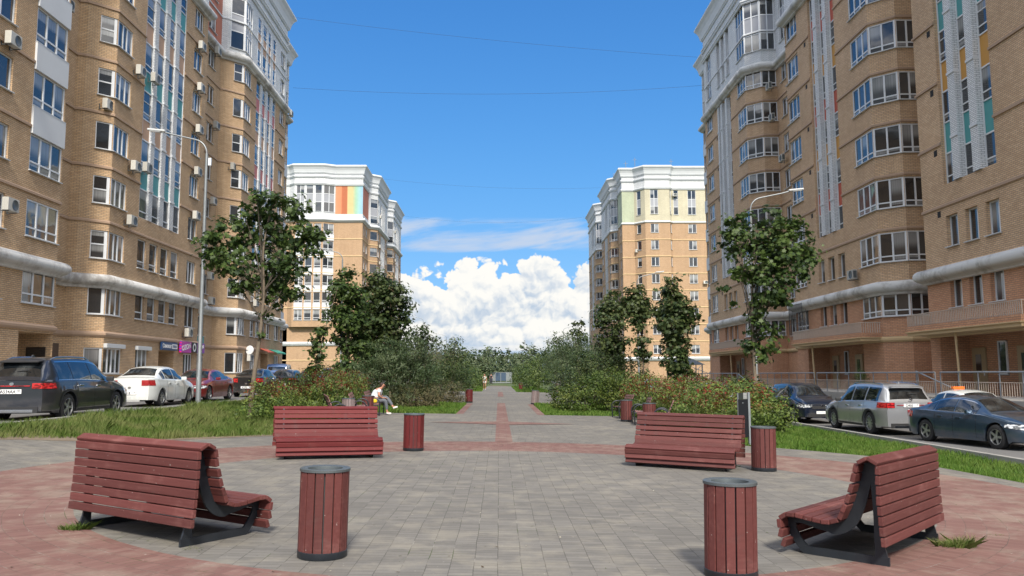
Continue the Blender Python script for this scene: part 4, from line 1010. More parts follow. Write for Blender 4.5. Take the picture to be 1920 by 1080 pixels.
def lounge_bench(loc, rz, mat, label, L=2.0):
    r = empty('park_bench', (loc[0], loc[1], gz(loc[0])), 0, label, 'bench', 'double sided slatted benches round the plaza')
    r.rotation_euler = (0, math.atan(0.02), 0); r.rotation_euler = (Matrix.Rotation(math.atan(0.02), 4, 'Y') @ Matrix.Rotation(rz, 4, 'Z')).to_euler()
    rr = random.Random(int(loc[0] * 100))
    def slat(y, z, ang, w=0.078, th=0.042, name='slat', dl=0.0):
        mb = MB(); mb.box((rr.uniform(-.006, .006), y, z), (L + dl, w, th), Matrix.Rotation(ang + rr.uniform(-.02, .02), 3, 'X')); return mb.build(name, mat, r, bevel=0.008)
    for i in range(8): slat(0.045 - 0.0008 * (i - 2.5) ** 2 - 0.003 * i, 0.825 - 0.086 * i, math.pi / 2 + 0.03 * (i - 3) * -0.6, 0.076)
    slat(0.075, 0.900, 0.50, 0.095, 0.034, dl=0.03); slat(0.165, 0.900, -0.50, 0.085, 0.034, dl=0.03)
    bp = spl([(0.225, 0.830), (0.262, 0.68), (0.31, 0.53), (0.365, 0.405)], 10)
    for i in range(6):
        k = i / 5 * (len(bp) - 1); p = bp[int(k)]; q = bp[min(int(k) + 1, len(bp) - 1)]; p0 = bp[max(int(k) - 1, 0)]
        slat(p[0], p[1], math.atan2(q[1] - p0[1], q[0] - p0[0]), 0.077, 0.042)
    sp = [(0.425, 0.352, -0.35), (0.50, 0.335, -0.06), (0.58, 0.338, 0.08), (0.66, 0.348, 0.12), (0.74, 0.358, 0.14), (0.82, 0.362, 0.0), (0.893, 0.338, -0.62)]
    for y, z, a in sp: slat(y, z, a, 0.077, 0.042)
    for y, z, a in ((0.925, 0.268, 1.45), (0.912, 0.185, 1.80), (0.885, 0.103, 1.92)): slat(y, z, a, 0.078, 0.042)
    for x in (-L / 2 + 0.17, L / 2 - 0.17):
        mb = MB()
        ribbon(mb, spl([(0.13, 0.88), (0.105, 0.70), (0.09, 0.40), (0.085, 0.14), (0.055, 0.0)], 4), [0.15, 0.13, 0.11, 0.10] + [0.085] * 9 + [0.10] * 4, x, 0.022)
        ribbon(mb, spl([(0.16, 0.875), (0.205, 0.72), (0.255, 0.53), (0.32, 0.36), (0.45, 0.272), (0.62, 0.282), (0.77, 0.314), (0.875, 0.30)], 4), [0.13] * 10 + [0.115] * 8 + [0.085] * 11, x, 0.024)
        ribbon(mb, spl([(0.872, 0.330), (0.868, 0.22), (0.80, 0.10), (0.72, 0.012)], 4), 0.078, x, 0.022)
        ribbon(mb, [(0.01, 0.036), (0.76, 0.036)], 0.072, x, 0.026)
        mb.build('side_frame', M['steel_black'], r)
    return r
lounge_bench((-3.56, 8.05), R(-32), M['wood_pale'], 'faded red double sided bench in the left foreground, seen from behind', 1.9)
lounge_bench((3.90, 7.80), R(48), M['wood_pale'], 'faded red double sided bench in the right foreground, seen from its open end', 1.9)
lounge_bench((-3.42, 16.25), R(199), M['wood_dark'], 'deep red double sided bench facing the viewer beside the left hedge', 1.95)
lounge_bench((3.55, 15.3), R(152), M['wood_pale'], 'faded red double sided bench facing the viewer left of the black board', 1.95)

def litter_bin():
    r = empty('litter_bin', (0, 0, 0), 0, 'x', 'litter bin', 'slatted round litter bins'); n = 16; rad = 0.2
    for k in range(n):
        a = 2 * math.pi * k / n; mb = MB()
        mb.box((rad * math.cos(a), rad * math.sin(a), 0.405), (0.018, 2 * math.pi * rad / n - 0.009, 0.69), Matrix.Rotation(a, 3, 'Z')); mb.build('slat', M['wood_pale'], r, bevel=0.004)
    mb = MB(); mb.lathe([(0.0, 0.0), (0.208, 0.0), (0.214, 0.01), (0.214, 0.06), (0.205, 0.066), (0.185, 0.066)], n=40); mb.build('base', M['steel_black'], r, True)
    mb = MB(); mb.lathe([(0.172, 0.03), (0.178, 0.74)], n=32); mb.build('liner', M['galv_d'], r, True)
    mb = MB(); mb.lathe([(0.150, 0.66), (0.150, 0.742), (0.152, 0.757), (0.210, 0.763), (0.219, 0.757), (0.219, 0.736), (0.210, 0.734)], n=44); mb.build('rim', M['galv_d'], r, True)
    mb = MB(); mb.lathe([(0.0, 0.735), (0.05, 0.738), (0.10, 0.720), (0.148, 0.700)], n=32); mb.build('ash_tray', M['galv_d'], r, True)
    return r
BINS = [(-1.55, 7.37, 'red slatted bin with an ash tray lid in front of the left foreground bench', None), (1.88, 6.83, 'red slatted bin in the right foreground, cut by the bottom of the photo', None),
 (-1.79, 17.3, 'dark red slatted bin beside the deep red bench', 'wood_dark'), (4.62, 14.47, 'red slatted bin between the black board and the right foreground bench', None),
 (-1.71, 46.7, 'red slatted bin on the left edge of the narrow path', 'wood_dark'), (1.95, 45.4, 'weathered grey slatted bin leaning on the right edge of the narrow path', 'wood_grey'),
 (4.55, 29.5, 'red slatted bin between the farthest two armrest benches at the right hedge', None), (4.8, 26.4, 'red slatted bin just behind the right bench that faces the viewer', None),
 (-4.8, 30.2, 'red slatted bin beside the seated person', None), (-4.9, 26.9, 'greyish slatted bin half hidden behind the deep red bench', 'wood_grey'), (2.3, 88.0, 'small red bin far off on the right grass of the path', 'wood_dark')]
b0 = litter_bin()
for i, (x, y, lb, wd) in enumerate(BINS):
    o = b0 if i == 0 else copy_tree(b0)
    o.location = (x, y, gz(x)); o.rotation_euler = (0.05 if wd == 'wood_grey' and x > 0 else 0, math.atan(0.02) + (0.05 if wd == 'wood_grey' and x > 0 else 0), 0.13 * i); o['label'] = lb
    if wd:
        for c in o.children:
            if c.name.startswith('slat'):
                for s_ in c.material_slots: s_.link = 'OBJECT'; s_.material = M[wd]

def arm_bench():
    r = empty('armrest_bench', (0, 0, 0), 0, 'x', 'bench', 'benches with round steel armrests along the hedges'); L = 1.6
    for y, z, a in ((0.10, 0.42, -0.06), (0.19, 0.425, -0.02), (0.28, 0.43, 0.02), (0.37, 0.435, 0.04)):
        mb = MB(); mb.box((0, y, z), (L, 0.078, 0.035), Matrix.Rotation(a, 3, 'X')); mb.build('slat', M['wood_brown'], r, bevel=0.006)
    for y, z in ((0.015, 0.55), (-0.03, 0.66), (-0.075, 0.77), (-0.115, 0.86)):
        mb = MB(); mb.box((0, y, z), (L, 0.082, 0.03), Matrix.Rotation(math.pi / 2 + 0.38, 3, 'X')); mb.build('slat', M['wood_brown'], r, bevel=0.006)
    for x in (-L / 2 + 0.03, L / 2 - 0.03):
        mb = MB()
        pts = [(x, 0.44, 0.0), (x, 0.455, 0.40)] + [(x, 0.235 + 0.225 * math.cos(a), 0.45 + 0.21 * math.sin(a)) for a in [math.pi * k / 10 for k in range(0, 11)]] + [(x, 0.02, 0.30), (x, 0.0, 0.0)]
        mb.tube(pts, 0.022, 8); mb.tube([(x, 0.44, 0.40), (x, 0.06, 0.39), (x, -0.13, 0.90)], 0.018, 8); mb.build('arm_frame', M['steel_black'], r, True)
    return r
ab = arm_bench()
AB = [(4.95, 31.9, 92, 'brown armrest bench farthest along the right hedge before the grass'), (5.0, 28.0, 84, 'brown armrest bench between two red bins at the right hedge'), (5.1, 24.7, 78, 'brown armrest bench hidden mostly behind the bench left of the black board'),
      (-4.95, 31.7, -88, 'brown armrest bench under the seated person'), (-5.0, 28.5, -84, 'brown armrest bench with round steel arms left of the seated person'), (-5.15, 25.2, -74, 'brown armrest bench sunk in the left hedge behind the deep red bench'),
      (4.6, 61, 90, 'nearest brown bench of the far row on the right'), (4.6, 64.5, 90, 'middle brown bench of the far row on the right'), (4.6, 68, 90, 'last brown bench of the far row on the right')]
for i, (x, y, a, lb) in enumerate(AB):
    o = ab if i == 0 else copy_tree(ab)
    o.location = (x, y, gz(x)); o.rotation_euler = (0, 0.02, R(a)); o['label'] = lb

# black board on a post
r = empty('info_board', (5.95, 20.05, gz(5.95)), R(4), 'narrow black board with a grey steel post beside the right maple', 'board')
mb = MB(); mb.box((-0.02, 0, 0.63), (0.235, 0.07, 0.92)); mb.build('panel', plain('board_black', (0.010, 0.011, 0.014), 0.75, spec=0.15), r, bevel=0.01)
mb = MB(); mb.box((0.135, 0, 0.62), (0.055, 0.09, 1.26)); mb.build('post', M['galv'], r, bevel=0.008)
mb = MB(); mb.box((-0.02, 0, 1.17), (0.235, 0.012, 0.15)); mb.build('clear_sheet', M['glass'], r)
mb = MB(); mb.box((-0.135, 0, 0.62), (0.018, 0.05, 1.24)); mb.build('post', M['galv'], r)
mb = MB(); mb.lathe([(0, -0.042), (0.012, -0.04), (0.012, -0.035)], (0, 0, 0), 10, 'x'); o = mb.build('lock', M['galv'], r); o.rotation_euler = (0, 0, R(90)); o.location = (-0.02, 0, 1.0)

# street lamps
def street_lamp(x, y, h, arm, label, side):
    r = empty('street_lamp', (x, y, gz(x)), 0, label, 'street lamp', 'street lamps along the car lanes')
    mb = MB(); n = 14; H = h - 1.0
    mb.tube([(0, 0, -0.1), (0, 0, 1.6), (0, 0, 1.65), (0, 0, H * 0.6), (0, 0, H)], [0.105, 0.10, 0.085, 0.07, 0.055], 14); mb.build('pole', M['galv'], r, True)
    mb = MB(); pts = [(0, 0, H - 0.05)] + [(side * 0.6 * (1 - math.cos(a)), 0, H + 0.6 * math.sin(a)) for a in [math.pi / 2 * k / 6 * 0.9 for k in range(7)]]
    e = pts[-1]; pts += [(side * arm * 0.8, 0, h - 0.2), (side * arm, 0, h - 0.1)]; mb.tube(pts, 0.034, 10); mb.build('arm', M['galv'], r, True)
    mb = MB(); prof = [(0.0, -0.02), (0.10, -0.03), (0.15, 0.02), (0.13, 0.07), (0, 0.09)]
    for k in range(6): pass
    mb.box((side * (arm + 0.33), 0, h - 0.02), (0.72, 0.24, 0.085), Matrix.Rotation(-0.10 * side, 3, 'Y')); o = mb.build('lamp_head', M['metal_sill'], r, bevel=0.03)
    mb = MB(); mb.box((side * (arm + 0.38), 0, h - 0.075), (0.44, 0.18, 0.02), Matrix.Rotation(-0.10 * side, 3, 'Y')); mb.build('lens', M['pvc'], r)
    if y < 50 and x < 0:
        mb = MB(); mb.box((0.14, 0, H - 0.35), (0.12, 0.10, 0.32)); mb.build('control_box', M['pvc'], r, bevel=0.01)
for x, y, h, arm, s, lb in ((-12.0, 33.1, 11.2, 1.75, -1, 'grey steel lamp post between the white and red cars'), (-12.1, 63, 11.0, 1.7, -1, 'grey lamp post rising behind the leaning young tree'), (-12.2, 132, 10.6, 1.7, -1, 'thin lamp post right of the dark maples against the cloud'),
    (-12.2, 190, 10.6, 1.7, -1, 'tiny lamp post over the far trees, nearer of the two left of the path'), (-12.2, 226, 10.6, 1.7, -1, 'tiny lamp post over the far trees, farther of the two left of the path'),
    (12.1, 38.5, 10.9, 1.9, 1, 'grey lamp post rising out of the right maple crown'), (12.1, 71, 11.0, 1.7, 1, 'grey lamp post in front of the far right tower'), (12.2, 110, 11.2, 1.4, 1, 'thin lamp post at the left edge of the far right tower'), (12.2, 155, 11.2, 1.6, 1, 'small lamp post against the cloud near the far right tower'), (12.2, 205, 10.6, 1.6, 1, 'tiny lamp post just above the far trees, lowest on the right')):
    street_lamp(x, y, h, arm, lb, s)

# overhead cables
def cable(a, b_, sag, lb):
    a, b_ = Vector(a), Vector(b_); mb = MB(); pts = []
    for i in range(25):
        t = i / 24; p = a.lerp(b_, t); p.z -= sag * 4 * t * (1 - t); pts.append(p)
    mb.tube(pts, 0.011, 5); tag(mb.build('overhead_cable', M['steel_black']), lb, 'cable', 'cables strung between the blocks')
cable((-21.0, 81, 38.2), (21.3, 84, 35.2), 0.35, 'highest thin cable crossing the blue sky')
cable((-21.0, 81.5, 30.9), (21.3, 81.5, 31.2), 0.8, 'second thin cable, between the white storeys of the nearest blocks')
cable((-22.8, 152, 38.6), (20.9, 160, 38.6), 0.9, 'thin cable between the roofs of the far towers')
cable((-22.6, 184, 37.8), (20.9, 188, 38.2), 1.6, 'lowest faint cable above the streaky cloud')

# air conditioners
def ac_unit():
    r = empty('air_conditioner', (0, 0, 0), 0, 'x', 'air conditioner', 'air conditioners hung on the facades')
    mb = MB(); mb.box((0, 0.32, 0), (0.80, 0.28, 0.56)); mb.build('casing', M['pvc_old'], r, bevel=0.02)
    mb = MB(); mb.lathe([(0.0, 0.0), (0.21, 0.0), (0.225, 0.012), (0.235, 0.0)], n=24, axis='x'); o = mb.build('fan_grille', M['galv_d'], r, True); o.rotation_euler = (0, 0, R(90)); o.location = (-0.10, 0.465, 0)
    mb = MB()
    for x in (-0.3, 0.3): mb.box((x, 0.2, -0.30), (0.035, 0.46, 0.03)); mb.box((x, 0.0, -0.18), (0.035, 0.03, 0.3))
    mb.build('bracket', M['galv_d'], r)
    mb = MB(); mb.box((-0.405, 0.32, 0.0), (0.012, 0.2, 0.42)); mb.build('side_grille', M['galv_d'], r)
    return r
M['pvc_old'] = plain('pvc_old', (0.47, 0.46, 0.42), 0.5, var=0.12, rand=0.18)
ac0 = ac_unit()
ORD = ['ground', 'first upper', 'second', 'third', 'fourth', 'fifth', 'sixth', 'seventh', 'eighth', 'ninth']
def floor_of(z, zb): return ORD[max(0, min(9, int((z - zb) // 3) + 1))]
ACS = [(-1, 21.15, 34.2, 16.0, 'beside the leftmost window column of the left block'), (-1, 21.15, 34.7, 8.9, 'beside the leftmost window column, just above the grey cornice'), (-1, 22.7, 41.2, 20.9, 'in the recess right of the white balcony column'),
 (-1, 21.15, 46.5, 19.3, 'at the lower right of a bay window of the left block'), (-1, 21.7, 43.9, 16.4, 'under a bay window of the left block'), (-1, 21.15, 46.4, 13.6, 'right of a bay window, beside its twin'), (-1, 21.15, 47.9, 13.9, 'on the turquoise panels, beside its twin'), (-1, 21.15, 46.2, 10.4, 'under a bay window right of the lower balconies'),
 (-1, 21.15, 48.5, 19.6, 'on the left turquoise strip high up'), (-1, 21.15, 55.9, 24.7, 'below a window just left of the lamp head column'), (-1, 21.15, 55.95, 21.7, 'second from the top of the column left of the recess'), (-1, 21.15, 55.95, 18.7, 'third from the top of the column left of the recess'), (-1, 21.15, 55.95, 15.7, 'behind the lamp post arm'), (-1, 21.15, 55.95, 12.6, 'low behind the lamp post'),
 (-1, 22.6, 63.2, 27.3, 'topmost in the recess beside the second bay'), (-1, 22.6, 63.4, 21.3, 'under a narrow recess window'), (-1, 22.6, 63.3, 15.2, 'lower under a narrow recess window'), (-1, 22.6, 63.2, 9.3, 'in the recess just above the tree leaves'), (-1, 22.6, 63.6, 7.4, 'in the recess above the grey cornice'),
 (-1, 22.0, 65.9, 18.6, 'left of a window on the second bay'), (-1, 21.15, 55.3, 4.5, 'by the signs under a first floor window'), (-1, 22.5, 61.0, 2.8, 'behind the lamp post at street level'), (-1, 21.15, 69.0, 3.1, 'beside the round white shop sign'), (-1, 21.15, 80.3, 27.8, 'at the far end corner high up'), (-1, 21.15, 79.1, 13.4, 'at the far end corner above the tree'), (-1, 21.15, 70.3, 7.8, 'behind the left maple above the cornice'),
 (1, 22.9, 65.8, 25.4, 'between the upper right bay and the recess'), (1, 22.9, 65.4, 22.6, 'on the recess one storey below another unit'), (1, 23.4, 64.8, 19.0, 'under a narrow recess window of the right block'), (1, 21.2, 47.7, 7.35, 'on top of the weathered cornice of the right block'), (1, 22.4, 59.0, 4.5, 'below the grilled window of the right block'), (1, 22.9, 59.5, 3.0, 'dark one in the porch shade of the right block')]
first = True
for sd_, X_, y, z, lb in ACS:
    o = ac0 if first else copy_tree(ac0); first = False
    o.location = (sd_ * X_, y, z); o.rotation_euler = (0, 0, R(90) if sd_ > 0 else R(-90))
    o['label'] = 'white air conditioner ' + lb
for X_, y, z, rz, lb in ((31.4, 143.2, 33.3, 180, 'far right tower, alone between the cream windows'), (24.6, 144.4, 23.4, 205, 'far right tower, left of its corner bay'), (36.5, 143.2, 17.6, 180, 'far right tower, under a right hand window'),
    (-22.3, 150.5, 25.3, -90, 'far left tower, under a high bay window'), (-22.3, 173.0, 25.8, -90, 'far left tower, second bay below the cornice'), (-22.3, 172.5, 31.9, -90, 'far left tower, second bay among the white storeys'), (-22.3, 151.0, 31.0, -90, 'far left tower, first bay among the white storeys'), (-22.3, 150.5, 22.2, -90, 'far left tower, first bay one storey under another unit')):
    o = copy_tree(ac0); o.location = (X_, y, z); o.rotation_euler = (0, 0, R(rz)); o['label'] = 'small air conditioner on the ' + lb

# ------------------------------------------------------------ writing
def text_mesh(txt, size, mat, parent, loc, rot, name='lettering', ext=0.004, shear=0.0, bold=0.0, sx=1.0):
    cu = bpy.data.curves.new('t', 'FONT'); cu.body = txt; cu.size = size; cu.extrude = ext; cu.align_x = 'CENTER'; cu.align_y = 'CENTER'; cu.shear = shear; cu.offset = bold
    o = bpy.data.objects.new('t', cu); col.objects.link(o); dg = bpy.context.evaluated_depsgraph_get()
    me = bpy.data.meshes.new_from_object(o.evaluated_get(dg)); bpy.data.objects.remove(o)
    me.materials.clear(); me.materials.append(mat); n = bpy.data.objects.new(name, me); link(n, parent); n.location = loc; n.rotation_euler = rot; n.scale = (sx, 1, 1); return n
M['white'] = plain('white_paint', (0.80, 0.80, 0.80), 0.4, var=0.03); M['black'] = plain('black_paint', (0.012, 0.012, 0.012), 0.5, var=0.1)
M['sign_blue'] = plain('sign_blue', (0.02, 0.06, 0.16), 0.4, var=0.05); M['sign_purple'] = plain('sign_purple', (0.22, 0.05, 0.35), 0.4, var=0.05)
def f_oz(N, p, m):
    co = N.node('ShaderNodeTexCoord', out=3); s = N.node('ShaderNodeSeparateXYZ', {0: co}, None)
    d = N.m('ADD', N.m('MULTIPLY', s.outputs[0], 7.0), N.m('MULTIPLY', s.outputs[2], 5.0))
    st = N.m('GREATER_THAN', N.m('FRACT', d), 0.52)
    N.l.new(N.mix(st, (0.70, 0.02, 0.20), (0.16, 0.04, 0.50)), p.inputs['Base Color']); p.inputs['Roughness'].default_value = 0.35
M['ozon'] = material('sign_stripes', f_oz)
RW = (R(90), 0, R(90))
def wallsign(name, x, ya, yb, za, zb_, mat, label, th=0.12):
    r = empty(name, (x, (ya + yb) / 2, (za + zb_) / 2), 0, label, 'shop sign', 'shop signs on the left block')
    r.rotation_euler = (0, 0, R(90)); mb = MB(); mb.box((0, 0, 0), (yb - ya, th, zb_ - za)); mb.build('board', mat, r, bevel=0.01); return r
r = wallsign('shop_sign', -21.05, 51.4, 53.85, 3.24, 3.74, M['sign_blue'], 'dark blue shop sign over a brown doorway')
text_mesh('Самокат', 0.36, M['white'], r, (-0.42, -0.066, 0.0), (R(90), 0, 0), bold=0.006, sx=0.92)
mb = MB(); mb.box((0.78, -0.064, 0.0), (0.84, 0.01, 0.30)); mb.build('name_plate', M['white'], r); text_mesh('плюс', 0.28, M['sign_blue'], r, (0.78, -0.073, 0.01), (R(90), 0, 0), bold=0.004)
r = wallsign('shop_sign', -21.0, 54.35, 56.1, 3.15, 3.90, M['ozon'], 'purple and magenta striped sign reading OZON', 0.16)
text_mesh('OZON', 0.46, M['white'], r, (0.0, -0.086, 0.0), (R(90), R(-9), 0), bold=0.012, sx=1.12)
r = wallsign('shop_sign', -21.0, 56.15, 57.2, 3.2, 3.88, M['black'], 'black square sign with a white ring beside the lamp post', 0.16)
mb = MB()
for k in range(28):
    a0, a1 = 2 * math.pi * k / 28, 2 * math.pi * (k + 1) / 28
    mb.face([(q * math.cos(t), -0.085, q * math.sin(t) * 0.98) for q, t in ((0.17, a0), (0.30, a0), (0.30, a1), (0.17, a1))])
mb.build('ring', M['white'], r)
r = wallsign('shop_sign', -21.0, 57.25, 58.6, 3.2, 3.88, M['sign_purple'], 'small violet sign right of the lamp post', 0.16); text_mesh('OZON', 0.34, M['white'], r, (0, -0.086, 0), (R(90), R(-12), 0), bold=0.008)
r = empty('round_sign', (-20.75, 68.6, 3.72), 0, 'round white sign jutting from the brick above a shop window', 'shop sign', 'shop signs on the left block')
mb = MB(); mb.lathe([(0, -0.05), (0.36, -0.05), (0.38, 0), (0.36, 0.05), (0, 0.05)], n=28, axis='x'); o = mb.build('disc', M['white'], r, True); o.rotation_euler = (0, 0, R(70))
mb = MB(); mb.tube([(-0.4, 0, 0), (0, 0, 0)], 0.02, 6); mb.build('bracket', M['galv_d'], r); text_mesh('Lux', 0.3, M['galv'], r, (0.018, -0.055, 0.0), (R(90), 0, R(-20)))
for ya, yb, mt, lb in ((72.6, 74.4, 'redpanel', 'short red awning over a doorway at the far end of the left block'), (75.6, 78.6, 'teal_aw', 'green awning over the last shop window of the left block')):
    M['teal_aw'] = plain('awning_green', (0.04, 0.28, 0.20), 0.6)
    mb = MB(); mb.extrude([(0, 0), (0.8, -0.32), (0.8, -0.42), (0.76, -0.42), (0.76, -0.34), (0, -0.05)], (-21.1, ya, 4.02), (1, 0, 0), (0, 0, 1), (0, yb - ya, 0)); tag(mb.build('awning', M[mt]), lb, 'awning')

# railing of the entrance walk, right side
def railing(pts, label, h=1.0, infill=True):
    r = empty('railing', pts[0], 0, label, 'railing', 'steel railings of the entrance walk'); o = Vector(pts[0])
    P = [Vector(p) - o for p in pts]; mb = MB(); top = [p + Vector((0, 0, h)) for p in P]; mb.tube(top, 0.03, 8); mb.build('top_rail', M['rail_grey'], r, True)
    mp = MB(); mi_ = MB()
    for a, b_ in zip(P[:-1], P[1:]):
        L = (b_ - a).length; n = max(1, round(L / 1.35))
        for i in range(n + 1):
            p = a.lerp(b_, i / n); mm = MB(); mm.tube([p, p + Vector((0, 0, h))], 0.025, 8); mm.build('post', M['rail_grey'], r, True)
        if infill:
            m2 = max(2, int(L / 0.14))
            for i in range(m2 + 1):
                p = a.lerp(b_, i / m2); mi_.tube([p + Vector((0, 0, 0.12)), p + Vector((0, 0, h * 0.62))], 0.010, 4)
            mi_.tube([a + Vector((0, 0, .12)), b_ + Vector((0, 0, .12))], 0.014, 5); mi_.tube([a + Vector((0, 0, h * .62)), b_ + Vector((0, 0, h * .62))], 0.014, 5)
    if infill: mi_.build('infill', M['rail_beige'], r)
railing([(17.95, 20, 0.6), (17.95, 33.2, 0.6)], 'grey railing with short balusters nearest on the right walk')
railing([(17.95, 33.6, 0.6), (17.95, 46.2, 0.6)], 'grey railing behind the silver car')
railing([(18.6, 33.3, 0.0), (18.6, 36.4, 0.75)], 'slanting handrail of the ramp', 0.9, False)
railing([(17.95, 46.6, 0.6), (17.95, 57.5, 0.6)], 'grey railing behind the right maple')
railing([(17.95, 57.8, -0.3), (17.95, 61.5, 0.6)], 'slanting railing of the steps behind the maple', 0.95)
railing([(17.95, 61.8, 0.6), (17.95, 79.5, 0.6)], 'farthest straight railing of the right walk')
for ya, yb, lb in ((86, 92, 'tilted stair railing beside the small grey roof, nearer'), (93, 99, 'tilted stair railing beside the small grey roof, farther')):
    railing([(21.0, ya, -0.4), (24.5, yb, 1.6)], lb, 1.0, False); railing([(24.5, ya, -0.4), (21.0, yb, 1.6)], lb.replace('tilted', 'crossing'), 1.0, False)
r = empty('entrance_shelter', (21.5, 95, -0.4), 0, 'small grey pyramid roof on posts before the far right tower', 'shelter')
mb = MB(); B4 = [(-2, -1.8, 3.0), (2, -1.8, 3.0), (2, 1.8, 3.0), (-2, 1.8, 3.0)]
for i in range(4): mb.face([B4[i], B4[(i + 1) % 4], (0, 0, 4.1)])
mb.face(B4); mb.build('roof', M['galv_d'], r)
for x, y in ((-1.7, -1.5), (1.7, -1.5), (1.7, 1.5), (-1.7, 1.5)):
    mb = MB(); mb.tube([(x, y, 0), (x, y, 3)], 0.06, 8); mb.build('post', M['rail_grey'], r)
# glazed fence that closes the path
M['fence_blue'] = plain('fence_blue', (0.05, 0.08, 0.13), 0.4)
r = empty('fence', (0.3, 150, 0), 0, 'blue and white panelled fence closing the far end of the path', 'fence')
mb = MB(); mp = MB()
for i in range(5): mb.box((-2 + i, 0, 1.0), (0.10, 0.08, 2.0))
mb.box((0, 0, 1.98), (4.1, 0.1, 0.08)); mb.box((0, 0, 0.15), (4.1, 0.1, 0.2)); mb.build('frame', M['galv'], r)
for i in range(4):
    mm = MB(); mm.box((-1.5 + i, 0, 1.2), (0.9, 0.03, 1.5)); mm.build('panel', M['fence_blue'] if i % 3 else M['galv'], r) if 'fence_blue' in M else None
# ============================================================ CARS
def paint(name, c, metal=0.45, flake=0.0):
    def fn(N, p, m):
        co = N.node('ShaderNodeTexCoord', out=3); n = N.noise(co, 3.0, 4, 0.6)
        s = N.node('ShaderNodeSeparateXYZ', {0: co}, None); low = N.m('MULTIPLY', N.sstep(s.outputs[2], 0.75, 0.25), N.sstep(n, 0.35, 0.7))
        cc = N.mix(N.m('MULTIPLY', low, 0.35), c, (0.20, 0.18, 0.15))
        N.l.new(cc, p.inputs['Base Color']); p.inputs['Metallic'].default_value = metal
        N._in(p.inputs['Roughness'], N.m('ADD', 0.28, N.m('MULTIPLY', low, 0.3))); p.inputs['Coat Weight'].default_value = 1.0; p.inputs['Coat Roughness'].default_value = 0.04
    return material(name, fn)
M['tyre'] = plain('tyre', (0.018, 0.018, 0.019), 0.85, var=0.3); M['rim'] = plain('rim_alloy', (0.50, 0.51, 0.52), 0.3, metal=0.8, var=0.05); M['rim_dark'] = plain('rim_dark', (0.05, 0.05, 0.055), 0.4, metal=0.5)
M['plastic'] = plain('plastic_black', (0.022, 0.022, 0.024), 0.55, var=0.2); M['chrome'] = plain('chrome', (0.62, 0.63, 0.65), 0.15, metal=1.0, var=0.02)
M['seam'] = plain('seam', (0.006, 0.006, 0.007), 0.8)
def f_cg(N, p, m):
    co = N.node('ShaderNodeTexCoord', out=3); n = N.noise(co, 2.5, 3, 0.5)
    N.l.new(N.mix(N.sstep(n, 0.45, 0.7), (0.006, 0.008, 0.010), (0.045, 0.05, 0.052)), p.inputs['Base Color']); p.inputs['Roughness'].default_value = 0.03; p.inputs['IOR'].default_value = 1.7; p.inputs['Specular IOR Level'].default_value = 0.8
M['car_glass'] = material('car_glass', f_cg)
def lampmat(name, c1, c2):
    def fn(N, p, m):
        co = N.node('ShaderNodeTexCoord', out=3); s = N.node('ShaderNodeSeparateXYZ', {0: co}, None)
        st = N.sstep(N.noise(N.node('ShaderNodeMapping', {0: co, 'Scale': (9, 9, 22)}), 1.0, 1, 0.4), 0.42, 0.58)
        N.l.new(N.mix(st, c1, c2), p.inputs['Base Color']); p.inputs['Roughness'].default_value = 0.12; p.inputs['Coat Weight'].default_value = 1.0
    return material(name, fn)
M['lamp_red'] = lampmat('lamp_red', (0.16, 0.004, 0.006), (0.50, 0.02, 0.022)); M['lamp_clear'] = lampmat('lamp_clear', (0.10, 0.11, 0.12), (0.75, 0.77, 0.80)); M['lamp_rw'] = lampmat('lamp_red_white', (0.30, 0.008, 0.012), (0.36, 0.02, 0.022))
def smooth_fn(pts, rad=0.10):
    xs_ = np.array([p[0] for p in pts]); zs_ = np.array([p[1] for p in pts])
    g = np.arange(-0.6, xs_[-1] + 0.6, 0.01); v = np.interp(g, xs_, zs_)
    k = np.exp(-0.5 * (np.arange(-30, 31) * 0.01 / rad) ** 2); k /= k.sum(); vs = np.convolve(np.pad(v, 30, 'edge'), k, 'valid')
    return lambda s: float(np.interp(s, g, vs))
